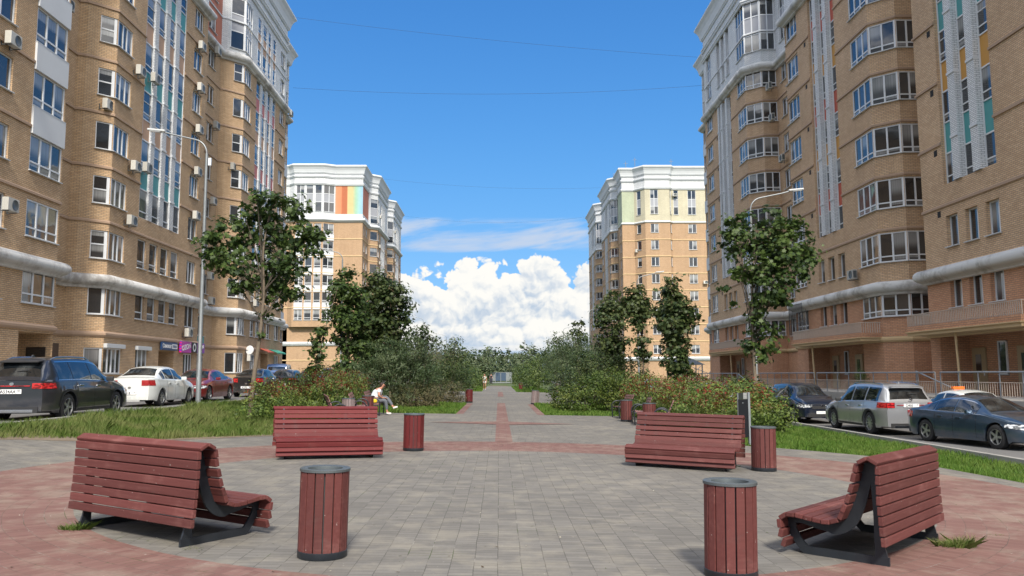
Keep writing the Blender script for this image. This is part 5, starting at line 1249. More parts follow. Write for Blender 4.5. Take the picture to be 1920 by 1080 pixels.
class Car:
    def __init__(c, L, W, H, top, belt, axles, wr=0.30, rw=0.62, low=0.21, tuck=0.80):
        c.L, c.W, c.H = L, W, H; c.zt = smooth_fn(top, 0.06); c.zb = smooth_fn(belt, 0.2); c.ax = axles; c.R = wr; c.wr0 = rw; c.low = low; c.tuck = tuck
    def hw(c, s):
        e = min(s, c.L - s); e = max(e, 0)
        k = 1 - (1 - c.tuck) * max(0, 1 - e / 0.62) ** 2.3
        return c.W / 2 * k * (1 - 0.03 * max(0, (abs(s - c.L / 2) / (c.L / 2))) ** 2)
    def arch(c, s):
        z = c.low + (0.05 if (s < 0.35 or s > c.L - 0.35) else 0); Ra = c.R + 0.065
        for a in c.ax:
            d = abs(s - a)
            if d < Ra: z = max(z, c.R + math.sqrt(Ra * Ra - d * d))
        return z
    def xs(c, s, z):
        w = c.hw(s); zb = c.belt(s); t = (z - 0.2) / max(0.1, zb - 0.2)
        b = 0.952 + 0.048 * math.sin(min(max(t, 0), 1) ** 0.75 * math.pi) + (0.010 if 0.62 < t < 0.80 else 0) - 0.018 * max(0, t - 0.8) / 0.2
        return w * b
    def belt(c, s): return min(c.zb(s), c.zt(s) - 0.012)
    def edge(c, s):
        zt = c.zt(s); zb = c.belt(s); u = zt - zb; g = min(1, max(0, u / 0.42)); g = g * g * (3 - 2 * g)
        xe = (1 - g) * c.hw(s) * 0.84 + g * c.wr0; cc = min(u * 0.8, 0.018 + 0.045 * g); return xe, zt - cc, zt, cc
    def side(c, s, z, off=0.0): x = c.xs(s, z) + off; return (x, s, z)
    def up(c, s, t, off=0.0):
        zb = c.belt(s); x0 = c.xs(s, zb) - 0.02; xe, ze, zt, cc = c.edge(s); bul = 0.022 * math.sin(math.pi * t)
        return (x0 + (xe - x0) * t + bul + off, s, zb + (ze - zb) * t + off * 0.3)
    def top(c, s, f, off=0.0):
        xe, ze, zt, cc = c.edge(s); return (xe * f, s, zt - cc * abs(f) ** 2.4 + off)
    def section(c, s):
        a = c.arch(s); zb = c.belt(s); w = c.hw(s); P = [(0, s, c.low), (w * 0.55, s, c.low), (w * 0.56, s, a), (c.xs(s, a) * 0.93, s, a)]
        for f in (0.0, 0.05, 0.15, 0.3, 0.45, 0.6, 0.72, 0.84, 0.94, 1.0): P.append(c.side(s, a + (zb - a) * f))
        for t in (0.06, 0.25, 0.5, 0.75, 0.93): P.append(c.up(s, t))
        for f in (1.0, 0.93, 0.8, 0.55, 0.28, 0.0): P.append(c.top(s, f))
        return P
    def patch(c, fn, s0, s1, t0, t1, n=8, m=4, mat=None, name='panel', parent=None, mirror=True, off=0.006):
        for sg in ((1, -1) if mirror else (1,)):
            mb = MB(); g = [[fn(s0 + (s1 - s0) * i / n, (t0(i / n) if callable(t0) else t0) + ((t1(i / n) if callable(t1) else t1) - (t0(i / n) if callable(t0) else t0)) * j / m, off) for j in range(m + 1)] for i in range(n + 1)]
            for i in range(n):
                for j in range(m):
                    q = [g[i][j], g[i + 1][j], g[i + 1][j + 1], g[i][j + 1]]; mb.face([(sg * p[0], p[1] - c.L / 2, p[2]) for p in q])
            mb.build(name, mat, parent, True)
def make_wheel(parent, x, y, R_, w, side, rimmat, spokes, dark=True):
    mb = MB(); hw = w / 2
    mb.lathe([(R_ * 0.66, -hw), (R_ * 0.90, -hw), (R_ * 0.985, -hw * 0.8), (R_, -hw * 0.5), (R_, hw * 0.5), (R_ * 0.985, hw * 0.8), (R_ * 0.90, hw), (R_ * 0.66, hw)], n=36, axis='x')
    wh = mb.build('wheel', M['tyre'], parent, True); wh.location = (x, y, R_)
    mb = MB(); s = side; rr = R_ * 0.67
    mb.lathe([(rr, s * hw * 0.95), (rr * 0.93, s * hw * 0.98), (rr * 0.91, s * hw * 0.55)], n=30, axis='x', m=0); mb.lathe([(0, s * hw * 0.35), (rr * 0.92, s * hw * 0.35)], n=24, axis='x', m=1)
    for k in range(spokes):
        a = 2 * math.pi * k / spokes
        mb.box((s * hw * 0.78, math.cos(a) * rr * 0.5, math.sin(a) * rr * 0.5), (0.02, rr * 0.95, 0.030 + 0.16 / spokes), Matrix.Rotation(a, 3, 'X'), 0)
    mb.lathe([(0, s * hw * 0.95), (rr * 0.18, s * hw * 0.9), (rr * 0.2, s * hw * 0.6)], n=16, axis='x', m=0)
    mb.build('rim', [rimmat, M['rim_dark']], wh, True)
def build_car(spec, pm, label, cat='car', x=0, y=0, rz=0, z=None, plate=None, rimmat=None, rail=False, kind='sedan', tail='lamp_red', trim=False):
    c = Car(*spec['dim'], **spec.get('k', {})); L = c.L
    r = empty('parked_car', (x, y, gz(x) if z is None else z), rz, label, cat, 'cars parked along the two lanes')
    st = sorted({round(v, 4) for v in list(np.arange(0, L + 0.001, 0.09)) + [L] + [a + d for a in c.ax for d in np.linspace(-c.R - 0.075, c.R + 0.075, 23)] + [0.02, 0.05, L - 0.05, L - 0.02]})
    mb = MB(); S = [c.section(s) for s in st]
    for i in range(len(S) - 1):
        for j in range(len(S[0]) - 1):
            m_ = 1 if j < 3 else 0
            q = [S[i][j], S[i + 1][j], S[i + 1][j + 1], S[i][j + 1]]
            mb.face([(p[0], p[1] - L / 2, p[2]) for p in q], None, m_); mb.face([(-p[0], p[1] - L / 2, p[2]) for p in reversed(q)], None, m_)
    for s_, rev in ((S[0], 0), (S[-1], 1)):
        pts = [(p[0], p[1] - L / 2, p[2]) for p in s_] + [(-p[0], p[1] - L / 2, p[2]) for p in reversed(s_[1:-1])]; mb.face(pts)
    body = mb.build('body', [pm, M['plastic']], r, True, auto=0.75)
    G = spec['glass']
    f0, f1 = G['front']; b0, b1 = G['rear']
    c.patch(lambda s, f, o: c.top(s, f, o), f0, f1, -0.93, 0.93, 8, 12, M['car_glass'], 'windscreen', r, False)
    c.patch(lambda s, f, o: c.top(s, f, o), b0, b1, -0.90, 0.90, 8, 12, M['car_glass'], 'rear_window', r, False)
    for s0, s1 in G['side']: c.patch(lambda s, t, o: c.up(s, t, o), s0, s1, 0.07, 0.86, 10, 5, M['car_glass'], 'side_window', r)
    if trim:
        s0, s1 = G['side'][0][0], G['side'][-1][1]; c.patch(lambda s, t, o: c.up(s, t, o), s0, s1, 0.02, 0.065, 16, 1, M['chrome'], 'window_trim', r); c.patch(lambda s, t, o: c.up(s, t, o), s0 + .1, s1 - 0.15, 0.865, 0.91, 16, 1, M['chrome'], 'window_trim', r)
    # door seams, sills, handles
    zz = lambda s, t: c.arch(s) + (c.belt(s) - c.arch(s)) * t
    for s_ in spec['doors']: c.patch(lambda s, t, o: c.side(s, c.low + .06 + (c.belt(s) - c.low - .07) * t, o), s_, s_ + 0.012, 0.0, 1.0, 1, 10, M['seam'], 'door_seam', r, off=0.002)
    c.patch(lambda s, t, o: c.side(s, c.low + t, o), c.ax[0] + c.R + .12, c.ax[1] - c.R - .12, 0.01, 0.085, 8, 1, M['plastic'] if kind != 'sedan' else pm, 'sill', r, off=0.008)
    for s_ in spec['handles']:
        for sg in (1, -1):
            p = c.side(s_, c.belt(s_) - 0.13, 0.02); m2 = MB(); m2.box((sg * p[0], p[1] - L / 2, p[2]), (0.03, 0.20, 0.035)); m2.build('door_handle', pm if kind == 'sedan' else M['chrome'], r, bevel=0.008)
    # arches
    if kind == 'suv':
        for a in c.ax:
            for sg in (1, -1):
                m2 = MB(); Ra = c.R + 0.06
                for k in range(16):
                    def pt(q, rr):
                        an = math.pi * (0.02 + 0.96 * q / 16); s_ = a - rr * math.cos(an); z_ = c.R + rr * math.sin(an); return (sg * (c.xs(min(max(s_, 0.03), L - .03), min(z_, c.belt(s_) - 0.02)) + 0.012), s_ - L / 2, z_)
                    m2.face([pt(k, Ra), pt(k + 1, Ra), pt(k + 1, Ra + 0.06), pt(k, Ra + 0.06)])
                m2.build('arch_trim', M['plastic'], r, True)
    # lights, bumper inserts, plates
    zr = spec.get('tailz', (0.78, 0.95)); zf = spec.get('headz', (0.62, 0.76))
    c.patch(lambda s, t, o: c.side(s, t, o), 0.004, spec.get('taill', 0.34), zr[0], zr[1], 8, 3, M[tail], 'tail_light', r, off=0.010)
    c.patch(lambda s, t, o: c.side(s, t, o), L - 0.52, L - 0.004, lambda q: zf[0] + 0.05 * (1 - q), zf[1], 8, 3, M['lamp_clear'], 'headlight', r, off=0.010)
    we = c.hw(0.0)
    def plate_(yy, zc, w, h, mat, name, sg=-1, x0=0): m2 = MB(); m2.box((x0, yy, zc), (w, 0.02, h)); return m2.build(name, mat, r, bevel=0.004)
    for sg in (1, -1):
        m2 = MB(); m2.box((sg * (we - 0.13), -L / 2 - 0.006, (zr[0] + zr[1]) / 2), (0.26, 0.02, zr[1] - zr[0])); m2.build('tail_light', M[tail], r, bevel=0.006)
        m2 = MB(); m2.box((sg * (we - 0.16), L / 2 + 0.004, (zf[0] + zf[1]) / 2 + .01), (0.30, 0.02, (zf[1] - zf[0]) * 0.8)); m2.build('headlight', M['lamp_clear'], r, bevel=0.006)
    plate_(L / 2 + 0.006, zf[0] + 0.02, we * 1.15, 0.14, M['plastic'], 'grille'); plate_(L / 2 + 0.004, 0.36, we * 1.6, 0.15, M['plastic'], 'lower_grille')
    plate_(L / 2 + 0.012, zf[1] + 0.005, we * 1.15, 0.018, M['chrome'], 'grille_trim'); plate_(-L / 2 - 0.006, 0.33, we * 1.75, 0.16, M['plastic'] if kind != 'sedan' else pm, 'bumper_insert')
    def bump(y0_, sg):
        m2 = MB(); m2.face([(0, 0, 0)] * 3)
    if kind == 'suv': plate_(-L / 2 - 0.014, 0.30, we * 1.45, 0.07, M['chrome'], 'skid_plate'); plate_(-L / 2 - 0.011, (zr[0] + zr[1]) / 2, we * 1.2, 0.022, M['lamp_red'], 'light_bar')
    for sg, zc in ((-1, spec.get('platez', 0.72)), (1, 0.47)):
        o = plate_(sg * (L / 2 + 0.018), zc, 0.52, 0.112, M['white'], 'number_plate')
        t = (plate if (plate and sg < 0) else '').strip()
        if t:
            a, b_ = t.split('|'); text_mesh(a, 0.115, M['black'], o, (-0.07, sg * (L / 2 + 0.0305), zc - .005), (R(90), 0, 0 if sg < 0 else R(180)), 'plate_text', 0.001, bold=0.002, sx=0.95); text_mesh(b_, 0.075, M['black'], o, (0.20, sg * (L / 2 + 0.0305), zc + 0.01), (R(90), 0, 0), 'plate_text', 0.001, bold=0.001)
        m2 = MB(); m2.lathe([(0.0, 0.0), (0.055, 0.0), (0.06, -0.008)], n=20, axis='x'); e = m2.build('badge', M['chrome'], r, True); e.rotation_euler = (0, 0, R(90 * sg)); e.location = (0, sg * (L / 2 + 0.016), zc + 0.19 if sg < 0 else zf[1] - 0.05); e.scale = (1, 1, 0.7)
    # mirrors
    sm = spec['mirror']
    for sg in (1, -1):
        p = c.side(sm, c.belt(sm) + 0.07); m2 = MB(); m2.box((sg * (p[0] + 0.11), p[1] - L / 2, p[2]), (0.20, 0.10, 0.13)); m2.build('mirror', pm if kind == 'sedan' else M['plastic'], r, bevel=0.03)
    if rail:
        for sg in (1, -1):
            s0, s1 = spec['rail']; m2 = MB(); pts = []
            for k in range(9):
                s_ = s0 + (s1 - s0) * k / 8; p = c.top(s_, 0.93, 0.0); h = 0.045 if 0 < k < 8 else 0.0; pts.append((sg * p[0], s_ - L / 2, p[2] + h))
            m2.tube(pts, 0.018, 8); m2.build('roof_rail', M['chrome'], r, True)
        m2 = MB(); p = c.top(spec['rail'][0] + 0.15, 0, 0); m2.extrude([(0, 0), (0.16, 0), (0.03, 0.07), (0, 0.06)], (-0.02, p[1] - L / 2, p[2] - 0.01), (0, 1, 0), (0, 0, 1), (0.04, 0, 0)); m2.build('antenna', pm, r)
    if kind == 'suv':
        m2 = MB(); p = c.top(b1 + 0.02, 0, 0); m2.box((0, p[1] - L / 2 - 0.06, p[2] + 0.0), (c.edge(b1)[0] * 1.7, 0.26, 0.035), Matrix.Rotation(0.12, 3, 'X')); m2.build('spoiler', M['plastic'] if trim else pm, r, bevel=0.012)
        m2 = MB(); p = c.top(b0 + 0.08, 0, 0.02); m2.tube([(0, p[1] - L / 2, p[2]), (0.32, p[1] - L / 2 - 0.02, p[2] + 0.03)], 0.012, 6); m2.build('wiper', M['plastic'], r)
    tw = 0.22; xw = c.W / 2 - tw / 2 - 0.025
    for a in c.ax:
        for sg in (1, -1): make_wheel(r, sg * xw, a - L / 2, c.R, tw, sg, rimmat or M['rim'], spec.get('spokes', 10))
    return r
SUV = dict(dim=(4.8, 1.90, 1.70, [(0, 1.04), (0.10, 1.10), (0.42, 1.58), (0.62, 1.665), (1.6, 1.70), (2.5, 1.695), (3.0, 1.60), (3.78, 1.13), (4.35, 1.02), (4.72, 0.86), (4.8, 0.72)], [(0, 1.04), (1.5, 1.06), (3.5, 1.02), (4.8, 0.74)], (1.02, 3.79)), k=dict(wr=0.36, rw=0.60, low=0.24, tuck=0.84),
  glass=dict(front=(3.02, 3.74), rear=(0.14, 0.40), side=[(0.62, 1.30), (1.36, 2.30), (2.36, 3.32)]), doors=(1.42, 2.38, 3.36), handles=(1.66, 2.62), tailz=(0.86, 1.00), taill=0.42, headz=(0.60, 0.82), platez=0.79, mirror=3.18, rail=(0.7, 2.7), spokes=5)
CROSS = dict(dim=(4.64, 1.82, 1.70, [(0, 1.02), (0.10, 1.08), (0.40, 1.54), (0.60, 1.64), (1.6, 1.69), (2.4, 1.68), (2.9, 1.58), (3.62, 1.12), (4.2, 1.02), (4.55, 0.88), (4.64, 0.72)], [(0, 1.03), (1.5, 1.04), (3.4, 1.0), (4.64, 0.74)], (0.98, 3.68)), k=dict(wr=0.35, rw=0.58, low=0.24, tuck=0.84),
  glass=dict(front=(2.92, 3.58), rear=(0.14, 0.38), side=[(0.6, 1.22), (1.28, 2.2), (2.26, 3.18)]), doors=(1.36, 2.28, 3.24), handles=(1.58, 2.5), tailz=(0.84, 1.04), headz=(0.66, 0.80), platez=0.80, mirror=3.04, rail=(0.7, 2.6), spokes=10)
LSUV = dict(dim=(5.0, 1.96, 1.77, [(0, 1.06), (0.08, 1.12), (0.34, 1.62), (0.55, 1.72), (1.8, 1.765), (2.7, 1.75), (3.15, 1.66), (3.95, 1.17), (4.55, 1.06), (4.92, 0.88), (5.0, 0.74)], [(0, 1.10), (1.5, 1.10), (3.6, 1.04), (5.0, 0.76)], (1.06, 3.96)), k=dict(wr=0.375, rw=0.64, low=0.25, tuck=0.86),
  glass=dict(front=(3.18, 3.90), rear=(0.12, 0.34), side=[(0.52, 1.40), (1.50, 2.42), (2.52, 3.48)]), doors=(1.45, 2.46, 3.52), handles=(1.72, 2.74), tailz=(0.92, 1.10), taill=0.5, headz=(0.68, 0.84), platez=1.0, mirror=3.32, rail=(0.6, 2.9), spokes=10)
SEDAN = dict(dim=(4.38, 1.74, 1.50, [(0, 0.98), (0.06, 1.05), (0.52, 1.07), (0.80, 1.20), (1.15, 1.42), (1.55, 1.49), (2.1, 1.50), (2.55, 1.43), (3.28, 1.02), (3.9, 0.93), (4.28, 0.80), (4.38, 0.66)], [(0, 0.99), (1.2, 0.98), (3.1, 0.93), (4.38, 0.68)], (0.86, 3.49)), k=dict(wr=0.305, rw=0.56, low=0.20, tuck=0.82),
  glass=dict(front=(2.56, 3.22), rear=(0.66, 1.14), side=[(0.92, 1.18), (1.24, 1.98), (2.04, 2.86)]), doors=(1.30, 2.01, 2.90), handles=(1.5, 2.22), tailz=(0.76, 0.96), taill=0.30, headz=(0.60, 0.74), platez=0.50, mirror=2.72, rail=(1, 2), spokes=8)
LSEDAN = dict(dim=(4.66, 1.82, 1.43, [(0, 0.94), (0.06, 1.01), (0.55, 1.04), (0.95, 1.20), (1.35, 1.36), (1.8, 1.425), (2.3, 1.43), (2.8, 1.35), (3.5, 0.98), (4.15, 0.90), (4.56, 0.78), (4.66, 0.64)], [(0, 0.95), (1.3, 0.94), (3.3, 0.90), (4.66, 0.66)], (0.99, 3.80)), k=dict(wr=0.33, rw=0.55, low=0.18, tuck=0.82),
  glass=dict(front=(2.80, 3.44), rear=(0.74, 1.34), side=[(1.02, 1.32), (1.38, 2.16), (2.22, 3.06)]), doors=(1.42, 2.19, 3.10), handles=(1.66, 2.42), tailz=(0.72, 0.90), taill=0.40, headz=(0.56, 0.70), platez=0.78, mirror=2.92, rail=(1, 2), spokes=5)
HATCH = dict(dim=(4.0, 1.70, 1.50, [(0, 0.95), (0.08, 1.0), (0.42, 1.36), (0.70, 1.46), (1.5, 1.50), (2.1, 1.46), (2.85, 1.02), (3.5, 0.93), (3.9, 0.80), (4.0, 0.66)], [(0, 0.96), (1.2, 0.96), (2.8, 0.92), (4.0, 0.68)], (0.72, 3.18)), k=dict(wr=0.30, rw=0.55, low=0.20, tuck=0.84),
  glass=dict(front=(2.14, 2.80), rear=(0.13, 0.44), side=[(0.55, 1.0), (1.06, 1.72), (1.78, 2.5)]), doors=(1.08, 1.75, 2.54), handles=(1.3, 1.95), tailz=(0.74, 0.94), headz=(0.6, 0.74), platez=0.55, mirror=2.4, rail=(1, 2), spokes=7)
VAN = dict(dim=(5.0, 1.95, 2.1, [(0, 1.2), (0.06, 1.6), (0.14, 2.04), (0.5, 2.10), (3.0, 2.10), (3.5, 1.98), (4.2, 1.30), (4.8, 1.1), (5.0, 0.8)], [(0, 1.15), (3.8, 1.12), (5.0, 0.82)], (0.95, 3.95)), k=dict(wr=0.34, rw=0.78, low=0.25, tuck=0.88),
  glass=dict(front=(3.55, 4.15), rear=(0.05, 0.12), side=[(0.4, 1.5), (1.6, 2.6), (2.7, 3.7)]), doors=(1.55, 2.65, 3.8), handles=(2.4, 2.85), tailz=(0.8, 1.2), headz=(0.7, 0.9), platez=0.6, mirror=3.6, rail=(1, 2), spokes=7)
P_ = {k: paint('paint_' + k, v, m_) for k, v, m_ in (('graphite', (0.040, 0.044, 0.056), 0.6), ('white', (0.66, 0.68, 0.66), 0.0), ('red', (0.21, 0.008, 0.012), 0.3), ('black', (0.010, 0.011, 0.013), 0.2), ('darkgrey', (0.030, 0.034, 0.042), 0.5), ('lightgrey', (0.25, 0.27, 0.28), 0.5), ('blue', (0.02, 0.055, 0.15), 0.4), ('midnight', (0.008, 0.016, 0.038), 0.45), ('silver', (0.47, 0.48, 0.50), 0.65), ('slate', (0.045, 0.078, 0.125), 0.55))}
build_car(SUV, P_['graphite'], 'dark graphite SUV seen from behind at the left edge, plate A534AA', x=-12.3, y=23.35, rz=R(0.5), z=0.44, plate='A534AA|97', kind='suv', rail=True, trim=True)
build_car(SEDAN, P_['white'], 'white sedan seen from behind, between the dark SUV and the red car', x=-13.3, y=32.05, rz=0, z=0.50, plate='M818|77', tail='lamp_rw')
build_car(LSEDAN, P_['red'], 'dark red sedan facing the viewer behind the lamp post', x=-13.35, y=37.1, rz=R(181), z=0.50)
build_car(SEDAN, P_['black'], 'black sedan seen from behind, next after the red car', x=-13.15, y=45.2, rz=0, z=0.5, plate='K272|50')
build_car(HATCH, P_['darkgrey'], 'dark hatchback with red lamps parked past the black sedan', x=-13.3, y=52.6, rz=0, z=0.5, plate='E401|77')
build_car(SEDAN, P_['lightgrey'], 'light grey car behind the leaning young tree', x=-13.2, y=58.6, rz=0, z=0.5, plate='A110|97')
build_car(VAN, P_['blue'], 'dark blue van standing behind the grey cars by the far left tower', x=-18.8, y=71, rz=R(8), z=0.5, kind='van')
build_car(CROSS, P_['black'], 'dark car with a wide rear window left of the far maples', x=-13.0, y=65, rz=0, z=0.5, kind='suv')
build_car(CROSS, P_['white'], 'white car with tall red lamps seen between the tree trunks', x=-13.0, y=71.5, rz=0, z=0.5, kind='van', tail='lamp_red')
build_car(HATCH, P_['midnight'], 'small dark blue car farthest along the left lane', x=-13.0, y=79, rz=0, z=0.5)
build_car(CROSS, P_['midnight'], 'midnight blue crossover facing the viewer beside the silver SUV', x=13.35, y=36.25, rz=R(180), z=-0.5, kind='suv')
build_car(LSUV, P_['silver'], 'silver SUV with roof rails seen from behind in the right lane', x=13.7, y=29.85, rz=R(1), z=-0.5, plate='O905|77', kind='suv', rail=True)
build_car(LSEDAN, P_['slate'], 'slate blue sedan facing the viewer at the right edge', x=14.2, y=24.1, rz=R(190), z=-0.5, trim=True)
tx = build_car(SEDAN, P_['white'], 'white sedan with an orange roof lamp behind the slate sedan', x=16.45, y=29.2, rz=R(2), z=-0.5)
mb = MB(); mb.box((0, 0.1, 1.545), (0.42, 0.16, 0.09)); mb.build('roof_sign', plain('taxi_orange', (0.75, 0.16, 0.02), 0.4), tx, bevel=0.02)
build_car(HATCH, P_['white'], 'white car behind the right shrubs left of the railings', x=13.6, y=60, rz=R(180), z=-0.5)
build_car(SEDAN, P_['blue'], 'blue car behind the right shrubs, next to a white one', x=14.0, y=54, rz=R(180), z=-0.5)
build_car(CROSS, P_['lightgrey'], 'pale car farthest along the right lane', x=13.4, y=73, rz=R(180), z=-0.5, kind='suv')
# ============================================================ PLANTS
def leafmat(name, c1, c2, c3=None, tr=0.35, rough=0.5, red=None):
    def fn(N, p, m):
        g = N.node('ShaderNodeNewGeometry', out=None); isl = g.outputs['Random Per Island']
        co = N.node('ShaderNodeTexCoord', out=3); big = N.noise(co, 0.9, 3, 0.55)
        c = N.mix(isl, c1, c2)
        if c3: c = N.mix(N.m('MULTIPLY', N.sstep(N.m('ADD', big, N.m('MULTIPLY', isl, 0.25)), 0.55, 0.78), 0.8), c, c3)
        if red:
            s = N.node('ShaderNodeSeparateXYZ', {0: co}, None)
            k = N.m('MULTIPLY', N.sstep(N.noise(co, 1.7, 3, 0.6), 0.44, 0.56), N.sstep(s.outputs[2], red[1], red[2]))
            c = N.mix(N.m('MULTIPLY', k, N.m('LESS_THAN', isl, 0.62)), c, red[0])
        N.l.new(c, p.inputs['Base Color']); p.inputs['Roughness'].default_value = rough; p.inputs['Specular IOR Level'].default_value = 0.35
        tb = N.node('ShaderNodeBsdfTranslucent', {'Color': c}); mx = N.n.new('ShaderNodeMixShader'); mx.inputs[0].default_value = tr
        N.l.new(p.outputs[0], mx.inputs[1]); N.l.new(tb, mx.inputs[2]); o = [n for n in N.n if n.type == 'OUTPUT_MATERIAL'][0]; N.l.new(mx.outputs[0], o.inputs[0])
    return material(name, fn)
M['maple'] = leafmat('leaf_maple', (0.022, 0.046, 0.014), (0.058, 0.102, 0.024), (0.10, 0.150, 0.036))
M['maple_d'] = leafmat('leaf_maple_dark', (0.027, 0.051, 0.018), (0.068, 0.108, 0.030), (0.105, 0.128, 0.045))
M['willow'] = leafmat('leaf_willow', (0.034, 0.062, 0.022), (0.090, 0.135, 0.055), (0.145, 0.18, 0.09))
M['bush'] = leafmat('leaf_bush', (0.042, 0.075, 0.021), (0.098, 0.150, 0.038), (0.150, 0.195, 0.045))
M['yellowbush'] = leafmat('leaf_light_bush', (0.040, 0.075, 0.014), (0.105, 0.155, 0.030), (0.16, 0.19, 0.04))
M['spirea'] = leafmat('leaf_spirea', (0.068, 0.083, 0.033), (0.143, 0.150, 0.068), (0.165, 0.128, 0.068))
M['sorb'] = leafmat('leaf_false_spirea', (0.053, 0.098, 0.024), (0.135, 0.203, 0.045), (0.195, 0.255, 0.053), red=((0.19, 0.030, 0.018), 0.55, 1.15))
M['forest'] = leafmat('leaf_forest', (0.045, 0.075, 0.033), (0.098, 0.135, 0.060), (0.128, 0.150, 0.075), tr=0.2)
M['bark'] = plain('bark', (0.16, 0.125, 0.09), 0.9, var=0.35, scale=9, bump=0.5); M['bark_d'] = plain('bark_dark', (0.075, 0.06, 0.045), 0.9, var=0.35, scale=9, bump=0.4)
MAPLE = np.array([(0, -0.5), (0.10, -0.30), (0.42, -0.36), (0.30, -0.08), (0.50, 0.14), (0.20, 0.16), (0.0, 0.55), (-0.20, 0.16), (-0.50, 0.14), (-0.30, -0.08), (-0.42, -0.36), (-0.10, -0.30)])
DIAM = np.array([(0, -0.5), (0.32, 0.0), (0, 0.5), (-0.32, 0.0)]); LANCE = np.array([(0, -0.5), (0.11, -0.05), (0, 0.5), (-0.11, -0.05)])
def leaves(name, P, Nn, size, shape, mat, parent, seed=1, up=None):
    """one mesh of many leaves: P points, Nn normals, size array"""
    rs = np.random.RandomState(seed); n = len(P)
    Nn = Nn / (np.linalg.norm(Nn, axis=1, keepdims=True) + 1e-9)
    a = up if up is not None else rs.normal(size=(n, 3)); a = a - Nn * (a * Nn).sum(1, keepdims=True); a /= np.linalg.norm(a, axis=1, keepdims=True) + 1e-9
    b = np.cross(Nn, a); k = len(shape)
    V = P[:, None, :] + size[:, None, None] * (shape[None, :, 0, None] * b[:, None, :] + shape[None, :, 1, None] * a[:, None, :])
    V = V + Nn[:, None, :] * (size[:, None, None] * -0.35 * (shape[None, :, 0, None] ** 2))
    me = bpy.data.meshes.new(name); me.vertices.add(n * k); me.vertices.foreach_set('co', V.reshape(-1).astype(np.float32))
    me.loops.add(n * k); me.loops.foreach_set('vertex_index', np.arange(n * k, dtype=np.int32)); me.polygons.add(n)
    me.polygons.foreach_set('loop_start', np.arange(0, n * k, k, dtype=np.int32)); me.polygons.foreach_set('loop_total', np.full(n, k, dtype=np.int32))
    me.materials.append(mat); me.update(calc_edges=True); me.validate(); o = bpy.data.objects.new(name, me); return link(o, parent)
def crown_pts(blobs, n, seed, clump=0.16, per=22, shell=0.72, flat=0.85):
    """points gathered in clumps inside the blobs (x,y,z,r[,rz])"""
    rs = np.random.RandomState(seed); B = np.array([b[:4] for b in blobs], float); w = B[:, 3] ** 2.3; w /= w.sum()
    nc = max(1, n // per); idx = rs.choice(len(B), nc, p=w); d = rs.normal(size=(nc, 3)); d /= np.linalg.norm(d, axis=1, keepdims=True)
    r = rs.uniform(shell ** 3, 1, nc) ** (1 / 3.); inner = rs.rand(nc) < 0.22; r[inner] *= rs.uniform(0.3, 0.9, inner.sum())
    C = B[idx, :3] + d * (B[idx, 3] * r)[:, None] * np.array([1, 1, flat])
    cen = B[:, :3].mean(0); ci = np.repeat(np.arange(nc), per); cs = rs.uniform(0.6, 1.5, nc)
    off = rs.normal(size=(nc * per, 3)) * np.array([1, 1, 0.62]) * (clump * cs[ci])[:, None]
    P = C[ci] + off; Nn = (d[ci] * 0.5 + off / clump * 0.25 + rs.normal(size=P.shape) * 0.36 + np.repeat(rs.normal(size=(nc, 3)) * 0.35, per, axis=0) + np.array([0, 0, 0.7])); return P, Nn, C
def tree(name, base, blobs, n, label, size=0.16, shape=MAPLE, mat='maple', trunk=None, tr=0.08, bark='bark', clump=0.18, group='trees along the promenade', seed=1, cat='tree', low=0.45, per=22, nbr=16):
    bx, by = base; r = empty(name, (bx, by, gz(bx) - 0.05), 0, label, cat, group); o = Vector((bx, by, gz(bx) - 0.05)); rs = random.Random(seed)
    B = [(b[0] - bx, b[1] - by, b[2] - o.z, b[3]) for b in blobs]
    top = max(b[2] for b in B); cb = max(B, key=lambda b: b[2]); P, Nn, C = crown_pts(B, n, seed, clump, per)
    tp = trunk or [(0, 0, 0), (0.02, 0, top * 0.3), (-0.02, 0.02, top * 0.6), (cb[0] * 0.8, cb[1] * 0.8, top)]
    mb = MB(); sp = spl([tuple(p) for p in tp], 5); m_ = len(sp); mb.tube(sp, [tr * (1 - 0.82 * i / (m_ - 1)) + (0.025 if i == 0 else 0) for i in range(m_)], 9); mb.build('trunk', M[bark], r, True)
    mb = MB()
    for k in range(nbr):
        c = C[rs.randrange(len(C))]; f = rs.uniform(low, 0.92); a = Vector(sp[int(f * (m_ - 1))])
        if c[2] < a.z - 0.2: a = Vector(sp[int(low * (m_ - 1))])
        c = Vector(c); mid = a.lerp(c, 0.5) + Vector((0, 0, 0.10 * (c - a).length)); mb.tube([a, mid, c], [tr * 0.28, tr * 0.17, 0.005], 5)
    mb.build('limbs', M['bark_d'], r, True)
    sz = size * np.random.RandomState(seed + 5).uniform(0.6, 1.25, len(P)); leaves('crown', P, Nn, sz, shape, M[mat], r, seed); return r
def pxb(D, lst, x0=936.0, hor=702.0, y=None):
    """crown blobs read off the photograph's proportions, placed in depth D as real spheres"""
    out = []; rs = random.Random(int(D * 10) + len(lst))
    for px, py, rp in lst:
        dc = D * math.cos(pitch) * 1.0; rr = rp * D / F_PX
        out.append(((px - x0) * D / F_PX * 1.004, D + rs.uniform(-0.6, 0.6) * rr * 1.3, 1.6 + (hor - 0.0047 * (px - 936) - py) * D / F_PX, rr))
    return out
